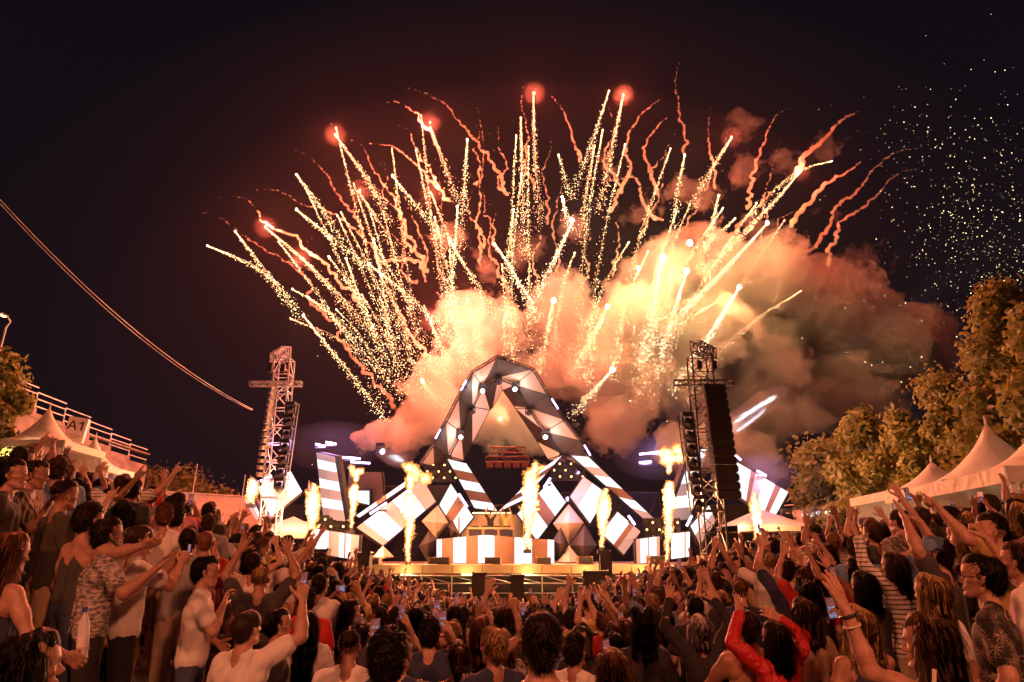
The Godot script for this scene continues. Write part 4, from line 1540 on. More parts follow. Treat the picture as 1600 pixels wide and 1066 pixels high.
	# violet and white strips
	for s in [["violet light bar on top of the left leaning tower, lower", Vector3(-11.916, 8.248, -40.5), Vector3(-11.321, 8.093, -40.5), "purple_light", 9.0], ["violet light bar on top of the left leaning tower, upper", Vector3(-11.445, 8.442, -41), Vector3(-10.806, 8.324, -41), "purple_light", 9.0], ["violet light bar above the brown box", Vector3(-10.856, 7.768, -43), Vector3(-9.703, 7.687, -43), "purple_light", 7.0], ["violet light bar just above the brown box", Vector3(-10.303, 7.484, -43), Vector3(-9.071, 7.402, -43), "purple_light", 0.0], ["violet light bar on the right box top, upper", Vector3(8.164, 7.972, -43), Vector3(10.273, 8.217, -43), "purple_light", 9.0], ["violet light bar on the right box top, lower", Vector3(8.133, 7.443, -43), Vector3(8.913, 7.484, -43), "purple_light", 7.0], ["violet light bar edging the far right rhombus", Vector3(13.783, 6.358, -38), Vector3(14.254, 6.074, -38), "purple_light", 7.0], ["violet light bar at the far right rhombus corner", Vector3(12.778, 7.271, -38.4), Vector3(13.082, 7.016, -38.4), "purple_light", 0.0], ["slim light bar under the large left rhombus edge", Vector3(-8.026, 4.066, -38.9), Vector3(-7.119, 4.665, -38.9), "purple_light", 0.0], ["slim light bar beside the inner left rhombus", Vector3(-3.105, 5.241, -39.9), Vector3(-2.604, 4.513, -39.9), "purple_light", 0.0], ["slim light bar beside the inner right rhombus", Vector3(1.871, 5.599, -39.8), Vector3(2.254, 6.151, -39.8), "purple_light", 0.0], ["slim light bar above the outer right rhombus", Vector3(6.557, 3.956, -38.8), Vector3(6.891, 3.47, -38.8), "purple_light", 0.0], ["slim light bar left of the right mast", Vector3(9.717, 3.391, -38.5), Vector3(10.046, 3.942, -38.5), "purple_light", 0.0], ["violet lamp between the right rhombus screens", Vector3(3.07, 4.891, -38.6), Vector3(3.178, 4.891, -38.6), "purple_light", 7.0], ["slim light bar on the far left screen", Vector3(-13.708, 5.695, -37), Vector3(-13.145, 5.97, -37), "purple_light", 9.0]]:
		light_bar(s[0], s[1], s[2], 0.06, s[3], lin(0.62, 0.4, 1.0) if s[3] == "purple_light" else lin(0.85, 0.93, 1.0), s[4])
	# flames
	for k in [["short flame at the far left screen", Vector3(-13.902, 4.473, -36.5), Vector3(-13.936, 5.646, -36.5), 0.464, 0.0], ["tall flame before the left leaning tower", Vector3(-10.572, 2.323, -36.5), Vector3(-10.649, 5.443, -36.5), 0.519, 0.0], ["thin flame with loose top puff before the brown box", Vector3(-8.838, 3.171, -38), Vector3(-8.74, 6.287, -38), 0.369, 0.459], ["tall flame with broad top puff before the large left rhombus", Vector3(-5.312, 1.482, -35.6), Vector3(-5.25, 5.89, -35.6), 0.479, 0.737], ["broad tall flame right of the booth", Vector3(0.795, 2.163, -36.2), Vector3(1.1, 6.496, -36.2), 0.65, 0.0], ["bright flame on the narrow stack right of the booth", Vector3(4.255, 2.158, -33.2), Vector3(4.52, 4.896, -33.2), 0.422, 0.0], ["tallest flame with loose puff on the right", Vector3(7.338, 1.403, -33.5), Vector3(7.885, 6.547, -33.5), 0.451, 0.694], ["thin flame at the right wing", Vector3(12.11, 1.441, -34.5), Vector3(12.258, 4.816, -34.5), 0.361, 0.0]].size():
		var s: Array = [["short flame at the far left screen", Vector3(-13.902, 4.473, -36.5), Vector3(-13.936, 5.646, -36.5), 0.464, 0.0], ["tall flame before the left leaning tower", Vector3(-10.572, 2.323, -36.5), Vector3(-10.649, 5.443, -36.5), 0.519, 0.0], ["thin flame with loose top puff before the brown box", Vector3(-8.838, 3.171, -38), Vector3(-8.74, 6.287, -38), 0.369, 0.459], ["tall flame with broad top puff before the large left rhombus", Vector3(-5.312, 1.482, -35.6), Vector3(-5.25, 5.89, -35.6), 0.479, 0.737], ["broad tall flame right of the booth", Vector3(0.795, 2.163, -36.2), Vector3(1.1, 6.496, -36.2), 0.65, 0.0], ["bright flame on the narrow stack right of the booth", Vector3(4.255, 2.158, -33.2), Vector3(4.52, 4.896, -33.2), 0.422, 0.0], ["tallest flame with loose puff on the right", Vector3(7.338, 1.403, -33.5), Vector3(7.885, 6.547, -33.5), 0.451, 0.694], ["thin flame at the right wing", Vector3(12.11, 1.441, -34.5), Vector3(12.258, 4.816, -34.5), 0.361, 0.0]][k]
		flame(s[0], s[1], s[2], s[3], s[4], 40 + k)
	# blinder grids between the screens
	for s in [["blinder panel with warm lamps left of the V screen", Vector3(-4.478, 6.878, -43)], ["blinder panel with warm lamps right of the V screen", Vector3(3.584, 6.958, -43)], ["blinder panel with warm lamps under the left tower screen", Vector3(-10.329, 3.412, -40.2)], ["blinder panel with warm lamps left of the right mast", Vector3(8.676, 3.227, -40)]]:
		var bl := thing("blinder_panel", s[0], "stage light", s[1], 0.0, "blinder panels with small warm lamps")
		m2 = mb()
		m2.at(Vector3(0, 0, -0.1), Vector3(2.2, 1.3, 0.1))
		obj("backing", m2, M.stage_black, bl)
		for ix in 6:
			for iy in 3:
				var c := mb()
				c.path([Vector3(ix * 0.36 - 0.9, iy * 0.4 - 0.4, -0.05), Vector3(ix * 0.36 - 0.9, iy * 0.4 - 0.4, 0.06)], [0.12, 0.13], 8)
				obj("lamp_cup", c, M.dark_metal, bl)
				c = mb()
				c.path([Vector3(ix * 0.36 - 0.9, iy * 0.4 - 0.4, 0.062), Vector3(ix * 0.36 - 0.9, iy * 0.4 - 0.4, 0.08)], [0.06, 0.04], 8)
				obj("bulb", c, M.amber_light if (ix + iy) % 2 else M.lens_dark, bl)

func towers() -> void:
	# left: bright truss mast with a curved speaker hang and a ladder of moving lights
	for tw in [{"label": "tall bright truss mast with hoists at the stage's left end", "hang_label": "slim pale curved column of hanging speakers on the left mast", "where": "left mast", "base": Vector3(-12.55, 0.957, -36), "top": Vector3(-12.744, 12.297, -36), "w": 0.85, "metal": "truss_metal", "hang0": Vector3(-0.288, 9.507, 0.9), "hang1": Vector3(-0.337, 4.683, 0.9), "hang_w": 0.3, "hang_mat": "white_metal", "lad0": Vector3(0.702, 8.657, 0.6), "lad1": Vector3(0.497, 3.994, 0.6), "lean": -1.0, "turn": 0.6, "fill": 0.5}, {"label": "tall dark truss mast with hoists at the stage's right end", "hang_label": "broad black column of hanging speakers on the right mast", "where": "right mast", "base": Vector3(9.102, 0.114, -31.5), "top": Vector3(9.186, 11.218, -31.5), "w": 0.95, "metal": "truss_dark", "hang0": Vector3(0.323, 9.371, 0.9), "hang1": Vector3(0.429, 4.171, 0.9), "hang_w": 1.0, "hang_mat": "stage_black", "lad0": Vector3(-0.974, 7.996, 0.6), "lad1": Vector3(-0.738, 3.632, 0.6), "lean": 1.0, "turn": 0.1, "fill": 0.94}]:
		var a: Vector3 = tw.base
		var b: Vector3 = tw.top
		var o := thing("speaker_tower", tw.label, "tower", a)
		var n := 6
		for k in n:
			var m := mb()
			truss(m, (b - a) * (float(k) / n) + Vector3(0, 0.01, 0), (b - a) * (float(k + 1) / n) - Vector3(0, 0.01, 0), tw.w, 0.045, 0.75)
			obj("mast_section", m, M[tw.metal], o)
		var cross := mb()
		var up: Vector3 = b - a
		truss(cross, up * 0.86 + Vector3(-1.5, 0, 0.75), up * 0.86 + Vector3(1.3, 0, 0.75), 0.24, 0.03, 0.4, Vector3(0, 0, 1))
		obj("cross_truss", cross, M[tw.metal], o)
		var head_ := mb()
		truss(head_, up + Vector3(tw.lean * 0.9, 0.35, -0.9), up + Vector3(-tw.lean * 0.5, 0.1, 1.3), 0.5, 0.035, 0.5)
		obj("head_truss", head_, M[tw.metal], o)
		for s in [-1.0, 1.0]:
			var ch := mb()
			ch.tube(up + Vector3(s * 0.35 * tw.lean, 0.2, 1.1), up * 0.9 + Vector3(s * 0.35, 0, 1.1), 0.02)
			ch.at(up * 0.93 + Vector3(s * 0.35, 0, 1.1), Vector3(0.22, 0.4, 0.22))
			obj("chain_hoist", ch, M.dark_metal, o)
		# the hang: cabinet under cabinet along a shallow curve
		var hang := thing("line_array", tw.hang_label, "speaker", a + tw.hang0, 0.0, "hanging speaker columns")
		for k in 14:
			var u := k / 14.0
			var p: Vector3 = (tw.hang1 - tw.hang0) * u + Vector3(0, 0, 0.4 * sin(u * 1.9))
			var m := mb()
			var hh: float = (tw.hang1 - tw.hang0).length() / 14.0
			m.box(Transform3D(Basis(Vector3(1, 0, 0), -0.2 + u * 0.45) * Basis(Vector3.UP, tw.turn), p + Vector3(0, -hh / 2, 0)), Vector3(tw.hang_w, hh * tw.fill, 0.55))
			obj("speaker_cabinet", m, M[tw.hang_mat], hang)
			m = mb()
			for s in [-1.0, 1.0]:
				m.box(Transform3D(Basis(Vector3(1, 0, 0), -0.2 + u * 0.45) * Basis(Vector3.UP, tw.turn), p + Vector3(s * (tw.hang_w / 2.0 + 0.02), -hh / 2, 0)), Vector3(0.03, hh * 0.6, 0.5))
			obj("rigging_plate", m, M[tw.metal], hang)
		# ladder of lights on the other side
		var lad := mb()
		for s in [-0.35, 0.35]:
			lad.tube(tw.lad0 + Vector3(s, 0, 0), tw.lad1 + Vector3(s, 0, 0), 0.03)
		for k in 8:
			var p: Vector3 = tw.lad0.lerp(tw.lad1, k / 7.0)
			lad.tube(p + Vector3(-0.35, 0, 0), p + Vector3(0.35, 0, 0), 0.025)
		obj("light_ladder", lad, M[tw.metal], o)
		for k in 7:
			var p: Vector3 = a + tw.lad0.lerp(tw.lad1, (k + 0.4) / 7.0) + Vector3(0, -0.1, 0.2)
			moving_light("black moving light on the %s, %s" % [tw.where, ["topmost", "second from top", "third from top", "fourth from top", "third from bottom", "second from bottom", "lowest"][k]], p, p + Vector3(-tw.lean * 0.4, -0.7, 1.0), 1.5)

func surroundings() -> void:
	for t in [["nearer white peaked tent on the left bank", Vector3(-16.184, 2.134, -23), 2.9, 3.4, 4.757, 0.12, "nearer left tent"], ["farther white peaked tent on the left bank", Vector3(-17.816, 1.77, -28.5), 2.7, 3.6, 4.986, 0.1, "farther left tent"], ["farther white peaked tent on the right bank", Vector3(12.151, 1.705, -19.5), 3.6, 1.95, 2.873, -0.15, "farther right tent"], ["large white peaked tent on the right bank", Vector3(10.743, 1.45, -15), 3.6, 2.0, 3.42, -0.2, "large right tent"], ["white tent cut off by the right frame edge", Vector3(9.513, 1.333, -11.6), 3.4, 2.0, 3.252, -0.2, "cut off right tent"]]:
		tent(t[0], t[1], t[2], t[3], t[4], t[5])
		for k in 3:
			var bulb := thing("tent_lamp", "small white lamp under the eave of the %s, %s" % [t[6], ["first", "second", "third"][k]], "lamp", t[1] + Vector3(t[2] * (k - 1) * 0.3, t[3] - 0.32, t[2] * 0.44).rotated(Vector3.UP, 0.0), 0.0, "lamps under the tent eaves")
			var m := mb()
			m.path([Vector3(0, 0.12, 0), Vector3(0, 0.06, 0), Vector3(0, 0.0, 0)], [0.03, 0.05, 0.09], 8)
			obj("shade", m, M.white_metal, bulb)
			m = mb()
			m.path([Vector3(0, 0.0, 0), Vector3(0, -0.05, 0)], [0.06, 0.04], 8)
			obj("bulb", m, M.warm_light, bulb)
			if k == 1:
				lamp(bulb.position + Vector3(0, -0.14, 0), 1.0, 0.75, 0.45, 2.0, 0.08, "tent_lamp_light")
	for t in [["tallest tree at the right edge, lit gold from the stage", Vector3(21.087, 2.012, -27), 11.213, 5.6, 1, 0.1, 0.16, 15000, "leaf"], ["bushy tree at the frame's right edge beside the tallest", Vector3(19.959, 2.122, -24), 9.126, 5.0, 2, 0.12, 0.16, 9000, "leaf"], ["mid height golden tree left of the tallest one", Vector3(20.261, 1.682, -31), 8.245, 5.0, 3, 0.1, 0.16, 12000, "leaf"], ["broad golden tree behind the right tents", Vector3(19.813, 1.395, -34), 7.385, 5.2, 4, 0.1, 0.17, 10000, "leaf"], ["golden tree with visible forked trunk near the wall", Vector3(19.596, 1.116, -37), 8.326, 5.6, 5, 0.22, 0.18, 11000, "leaf"], ["dark tree next to the far right screen", Vector3(18.806, 0.744, -42), 7.491, 7.0, 6, 0.1, 0.2, 11000, "leaf_olive"], ["darker tree behind the forked trunk tree", Vector3(21.805, 0.668, -45), 8.436, 6, 7, 0.1, 0.2, 8000, "leaf_olive"], ["leafy tree at the left frame edge above the tents", Vector3(-17.496, 2.284, -22), 6.275, 3.4, 8, 0.25, 0.14, 8000, "leaf"], ["low dark tree behind the left wall, nearest the tents", Vector3(-31.18, 0.579, -58), 7.912, 8.5, 9, 0.06, 0.22, 8000, "leaf_olive"], ["broad low dark tree behind the left wall, middle", Vector3(-28.767, 0.572, -60), 7.58, 9, 10, 0.06, 0.22, 8000, "leaf_olive"], ["low dark tree behind the left wall, nearest the stage", Vector3(-26.401, 0.564, -62), 6.076, 9, 11, 0.06, 0.22, 7000, "leaf_olive"], ["bush under the golden trees along the right wall", Vector3(15.446, 1.687, -29), 1.566, 3.5, 12, 0.05, 0.12, 5000, "leaf_olive"], ["hedge like bush beside the right tents", Vector3(13.692, 1.863, -23), 1.462, 2.6, 13, 0.05, 0.1, 5000, "leaf_olive"]]:
		tree(t[0], t[1], t[2], t[3], t[4], t[5], t[6], t[7], t[8])
	for w in [["pale stadium block with railing behind the left tents", "stadium_block", Vector3(-22.121, 2.118, -26), Vector3(-23.951, 0.552, -44), 6.732, "building", "concrete", true], ["long low pale boundary wall on the left", "boundary_wall", Vector3(-25.004, 0.557, -44), Vector3(-18.078, 0.507, -52), 5.289, "wall", "plaster", false], ["pale building wall behind the right trees", "building_wall", Vector3(19.998, 0.646, -50), Vector3(23.64, 1.456, -34), 4.117, "wall", "plaster", false], ["low white wall at the foot of the right trees", "low_wall", Vector3(15.104, 1.354, -33), Vector3(13.613, 1.839, -24), 0.803, "wall", "plaster", false]]:
		var a: Vector3 = w[2]
		var b: Vector3 = w[3]
		var o := thing(w[1], w[0], w[5], a)
		var d := b - a
		var flat := Vector3(d.x, 0, d.z)
		var turn := Basis(Vector3.UP, atan2(-d.z, d.x))
		var n := maxi(1, int(flat.length() / 2.4))
		for k in n:
			var p := d * ((k + 0.5) / n)
			var m := mb()
			m.box(Transform3D(turn, p + Vector3(0, w[4] / 2.0 - 0.75, 0)), Vector3(flat.length() / n - 0.015, w[4] + 1.5, 0.25))
			obj("wall_panel", m, M[w[6]], o)
			if w[7]:
				var rl := mb()
				var e0 := turn * Vector3(-flat.length() / n / 2, 0, 0)
				rl.tube(p + e0 + Vector3(0, w[4], 0), p + e0 + Vector3(0, w[4] + 1.0, 0), 0.035)
				for y in [0.35, 0.7, 1.0]:
					rl.tube(p + e0 + Vector3(0, w[4] + y, 0), p - e0 + Vector3(0, w[4] + y, 0), 0.03)
				obj("railing", rl, M.white_metal, o)
		var cop := mb()
		cop.box(Transform3D(turn, d / 2 + Vector3(0, w[4] + 0.04, 0)), Vector3(flat.length() + 0.1, 0.08, 0.36))
		obj("coping", cop, M[w[6]], o)
	for p in [["white flagpole behind the left wall, nearer the tents", "flagpole", Vector3(-22.622, 0.543, -48), Vector3(-22.422, 7.884, -48), "pole"], ["white flagpole behind the left wall, nearer the stage", "flagpole", Vector3(-18.718, 0.512, -47), Vector3(-18.518, 7.015, -47), "pole"], ["distant lamp post over the dark trees", "lamp_post", Vector3(-26.159, 0.562, -60), Vector3(-25.959, 7.043, -60), "lamp post"], ["round pinkish sign on a post by the left wall", "round_sign", Vector3(-24.838, 0.556, -46), Vector3(-24.638, 5.553, -46), "sign"], ["curved street lamp above the tree at the left edge", "street_lamp", Vector3(-20.196, 2.14, -25), Vector3(-19.996, 10.494, -25), "street lamp"], ["thin white post by the left wall", "post", Vector3(-24.491, 0.554, -46), Vector3(-24.291, 5.805, -46), "pole"]]:
		var o := thing(p[1], p[0], p[4], p[2])
		var m := mb()
		var top_: Vector3 = p[3] - p[2]
		m.path([Vector3(0, -1, 0), top_ * 0.5, top_], [0.06, 0.05, 0.035], 8)
		obj("pole", m, M.white_metal, o)
		if p[1] == "street_lamp":
			m = mb()
			m.path([top_, top_ + Vector3(0.12, 0.25, 0), top_ + Vector3(0.1, 0.4, 0.2)], [0.035, 0.03, 0.03], 6)
			obj("arm", m, M.white_metal, o)
			m = mb()
			m.box(Transform3D(Basis(), top_ + Vector3(0.08, 0.4, 0.4)), Vector3(0.16, 0.07, 0.4))
			obj("lamp_head", m, M.dark_metal, o)
			m = mb()
			m.box(Transform3D(Basis(), top_ + Vector3(0.08, 0.35, 0.42)), Vector3(0.12, 0.03, 0.3))
			obj("lamp_glass", m, M.amber_light, o)
		elif p[1] == "round_sign":
			m = mb()
			m.path([top_ + Vector3(0, 0, 0.05), top_ + Vector3(0, 0, 0.09)], [0.32, 0.32], 18)
			obj("sign_disc", m, M.pink_cloth, o)
		else:
			m = mb()
			m.path([top_, top_ + Vector3(0, 0.08, 0)], [0.06, 0.03], 8)
			obj("finial", m, M.white_metal, o)
	# sign A1
	var s := thing("block_sign", "tall white box sign reading A1 beside the pale tents", "sign", Vector3(-16.146, 5.772, -24.5))
	s.rotation = Vector3(0, 0.35, -0.1)
	s.scale = Vector3.ONE * 0.6
	var sm := mb()
	sm.tube(Vector3(0, -2.5, 0), Vector3(0, 0.2, 0), 0.05, 8)
	obj("post", sm, M.dark_metal, s)
	sm = mb()
	sm.at(Vector3(0, 0.95, 0), Vector3(1.05, 1.5, 0.5))
	obj("sign_box", sm, M.fabric_pale, s)
	for t in [["A1", 0.62, 1.22, 0.0], ["SECTOR", 0.1, 0.72, 0.0], ["ACCESS", 0.1, 0.56, 0.0]]:
		var tm := TextMesh.new()
		tm.text = t[0]
		if t[0] != "A1":
			continue
		tm.font_size = 64
		tm.pixel_size = t[1] / 64.0 * 1.3
		tm.depth = 0.02
		inst("lettering", tm, M.stage_black, s).position = Vector3(t[3], t[2], 0.262)
	for k in 3:
		sm = mb()
		sm.at(Vector3(0.05, 0.62 - k * 0.09, 0.254), Vector3(0.6 - k * 0.08, 0.035, 0.006))
		obj("small_print_line", sm, M.grey_cloth, s)
	# cables
	for c in [["pale steel cable slanting down across the left sky, upper strand", Vector3(-20.176, 15.668, -22), Vector3(-14.39, 9.559, -36.5), 0.9, 0.011], ["pale steel cable slanting down across the left sky, lower strand", Vector3(-19.953, 15.382, -21.8), Vector3(-14.457, 9.523, -36.5), 0.95, 0.008]]:
		var m := mb()
		var a: Vector3 = c[1]
		var b: Vector3 = c[2]
		var pts := []
		var rad := []
		for k in 25:
			var u := k / 24.0
			pts.append(a.lerp(b, u) - a + Vector3(0, -c[3] * 4.0 * u * (1.0 - u), 0))
			rad.append(c[4])
		m.path(pts, rad, 6)
		var o := tag(obj("steel_cable", m, M.white_metal), c[0], "cable") as Node3D
		o.position = a
	# wing tents beside the stage
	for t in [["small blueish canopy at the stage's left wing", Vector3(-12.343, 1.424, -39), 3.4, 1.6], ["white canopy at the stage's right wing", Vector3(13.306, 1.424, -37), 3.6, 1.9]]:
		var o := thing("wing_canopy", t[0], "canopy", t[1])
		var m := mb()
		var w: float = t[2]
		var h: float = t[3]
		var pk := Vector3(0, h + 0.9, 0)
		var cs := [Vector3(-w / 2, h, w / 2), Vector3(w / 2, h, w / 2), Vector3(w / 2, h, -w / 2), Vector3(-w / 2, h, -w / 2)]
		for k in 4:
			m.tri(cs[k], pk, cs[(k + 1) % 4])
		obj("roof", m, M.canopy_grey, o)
		for k in 4:
			m = mb()
			m.tube(cs[k], cs[k] - Vector3(0, h, 0), 0.04)
			obj("pole", m, M.white_metal, o)
			m = mb()
			m.prism([cs[k], cs[k] - Vector3(0, 0.3, 0), cs[(k + 1) % 4] - Vector3(0, 0.3, 0), cs[(k + 1) % 4]], Vector3(0, 0, 0.01))
			obj("valance", m, M.canopy_grey, o)
	# floodlight mast behind the audience, out of the frame, that warms the backs of the crowd
	for fx in [["amber floodlight mast behind the audience on the left", Vector3(-7, 3, 9), 7.5, 235.0, -0.35], ["amber floodlight mast behind the audience on the right", Vector3(7, 1.6, 9), 7.5, 215.0, 0.35]]:
		var o := thing("floodlight_mast", fx[0], "floodlight", fx[1])
		var m := mb()
		m.tube(Vector3(0, -1, 0), Vector3(0, fx[2], 0), 0.08, 8)
		obj("mast", m, M.dark_metal, o)
		m = mb()
		m.box(Transform3D(Basis(Vector3(1, 0, 0), 0.5), Vector3(0, fx[2], -0.2)), Vector3(1.3, 0.7, 0.16))
		obj("lamp_housing", m, M.dark_metal, o)
		m = mb()
		m.box(Transform3D(Basis(Vector3(1, 0, 0), 0.5), Vector3(0, fx[2] - 0.04, -0.29)), Vector3(1.2, 0.6, 0.02))
		obj("lamp_glass", m, M.amber_light, o)
		var l := AreaLight3D.new()
		l.name = "floodlight_light"
		l.area_size = Vector2(1.2, 0.6)
		l.light_color = lin(1.0, 0.27, 0.12)
		l.light_energy = fx[3]
		l.position = fx[1] + Vector3(0, fx[2] - 0.06, -0.34)
		l.rotation.x = -0.4
		l.rotation.y = fx[4]
		l.shadow_enabled = true
		add_child(l, true)

func fireworks() -> void:
	for k in COMETS_LIST.size():
		var c: Array = COMETS_LIST[k]
		comet(c[0], c[1], c[2], c[3], 100 + k)
	for k in TRAILS_LIST.size():
		var c: Array = TRAILS_LIST[k]
		trail(c[0], c[1], c[2], 300 + k)
	for f in FLARES_LIST:
		var o := thing("firework_flare", f[0], "firework", f[1], 0.0, "burning flares in the smoke")
		var b := net([[Vector3.ZERO, Vector3(0, 0.1, 0), f[3], f[3] * 0.8], [Vector3.ZERO, Vector3(0.2, 0.25, 0) * f[3] * 3.0, f[3] * 0.4, 0.02], [Vector3.ZERO, Vector3(-0.25, 0.1, 0.1) * f[3] * 3.0, f[3] * 0.4, 0.02]], f[3] * 0.3, f[3] * 0.3)
		obj("flare_fire", b, M["star_" + f[2]], o)
		if f[2] == "red":
			var v := FogVolume.new()  # fog ball added to make the soft red halo round the star
			v.name = "halo_fog"
			v.shape = RenderingServer.FOG_VOLUME_SHAPE_ELLIPSOID
			v.size = Vector3.ONE * (0.6 + 0.5 * fposmod(f[1].x * 3.7, 1.0))
			var fm := FogMaterial.new()
			fm.density = 0.012
			fm.albedo = lin(0.95, 0.9, 0.88)
			v.material = fm
			v.set_meta("kind", "stuff")
			o.add_child(v, true)
			for step in [[1.9, 0.004]]:
				var w := v.duplicate() as FogVolume
				w.size = Vector3.ONE * step[0]
				w.material = fm.duplicate()
				w.material.density = step[1]
				o.add_child(w, true)
		lamp(f[1] + Vector3(0, 0.05, 0.0), f[5], f[6], f[7], f[4], 0.12, "flare_light")
	# drifting embers on the right
	var mm := MultiMesh.new()
	mm.transform_format = MultiMesh.TRANSFORM_3D
	var tiny := mb()
	tiny.tri(Vector3(0, 1, 0), Vector3(1, -0.4, 0), Vector3(-0.6, -0.4, 0.6))
	tiny.tri(Vector3(0, 1, 0), Vector3(-0.6, -0.4, 0.6), Vector3(-0.5, -0.4, -0.8))
	tiny.tri(Vector3(0, 1, 0), Vector3(-0.5, -0.4, -0.8), Vector3(1, -0.4, 0))
	tiny.tri(Vector3(1, -0.4, 0), Vector3(-0.5, -0.4, -0.8), Vector3(-0.6, -0.4, 0.6))
	var am := tiny.mesh()
	am.surface_set_material(0, M.spark_yellow)
	mm.mesh = am
	var list := [[Vector3(28.973, 25.857, -40), 2.6, 2.6, 50], [Vector3(28.124, 23.219, -40), 2.6, 2.6, 50], [Vector3(31.532, 29.511, -40), 2.6, 2.6, 50], [Vector3(30.442, 17.995, -40), 2.6, 2.6, 50], [Vector3(28.218, 29.543, -40), 2.6, 2.6, 50], [Vector3(33.426, 25.12, -40), 2.6, 2.6, 50], [Vector3(31.462, 16.801, -40), 2.6, 2.6, 50], [Vector3(33.412, 15.121, -40), 2.6, 2.6, 50], [Vector3(29.683, 23.082, -40), 2.6, 2.6, 50], [Vector3(31.343, 26.486, -40), 2.6, 2.6, 50], [Vector3(33.895, 25.326, -40), 2.6, 2.6, 50], [Vector3(32.318, 28.687, -40), 2.6, 2.6, 50], [Vector3(24.224, 14.346, -40), 2.6, 2.6, 50], [Vector3(30.144, 22.212, -40), 2.6, 2.6, 50], [Vector3(34.831, 28.556, -40), 2.6, 2.6, 50], [Vector3(32.411, 20.988, -40), 2.6, 2.6, 50], [Vector3(33.243, 19.599, -40), 1.3, 1.3, 55], [Vector3(30.174, 22.863, -40), 1.3, 1.3, 55], [Vector3(30.49, 20.015, -40), 1.3, 1.3, 55], [Vector3(32.339, 22.663, -40), 1.3, 1.3, 55], [Vector3(31.026, 20.178, -40), 1.3, 1.3, 55], [Vector3(-8.791, 16.08, -49), 3.2, 6.3, 20], [Vector3(-7.505, 20.241, -49), 4.0, 6.3, 20], [Vector3(-5.309, 14.074, -49), 3.0, 4.5, 20], [Vector3(-3.002, 20.241, -49), 4.4, 5.4, 20], [Vector3(0.508, 22.947, -49), 4.8, 6.3, 20], [Vector3(4.003, 20.241, -49), 4.4, 5.4, 20], [Vector3(7.18, 24.611, -49), 4.4, 5.4, 20], [Vector3(10.539, 20.776, -49), 4.0, 5.4, 20], [Vector3(11.792, 17.102, -49), 2.4, 4.5, 20], [Vector3(-10.162, 22.947, -49), 4.0, 4.5, 20], [Vector3(-1.563, 27.454, -49), 5.0, 4.5, 20], [Vector3(-12.386, 25.737, -49), 4.0, 4.5, 20]]
	var all := 0
	for e in list:
		all += int(e[3])
	mm.instance_count = all
	var n := 0
	for e in list:
		for k in int(e[3]):
			var p: Vector3 = e[0] + Vector3(rng.randfn() * e[1], rng.randfn() * e[2], rng.randfn() * 2.0)
			var s := pow(rng.randf(), 3.0) * 0.03 + 0.009
			mm.set_instance_transform(n, Transform3D(Basis.from_euler(Vector3(rng.randf() * 6, rng.randf() * 6, 0)).scaled(Vector3.ONE * s), p))
			n += 1
	var mi := MultiMeshInstance3D.new()
	mi.name = "firework_embers"
	mi.multimesh = mm
	add_child(mi)
	tag(mi, "loose swarm of tiny glowing embers drifting high on the right", "embers", "", "stuff")

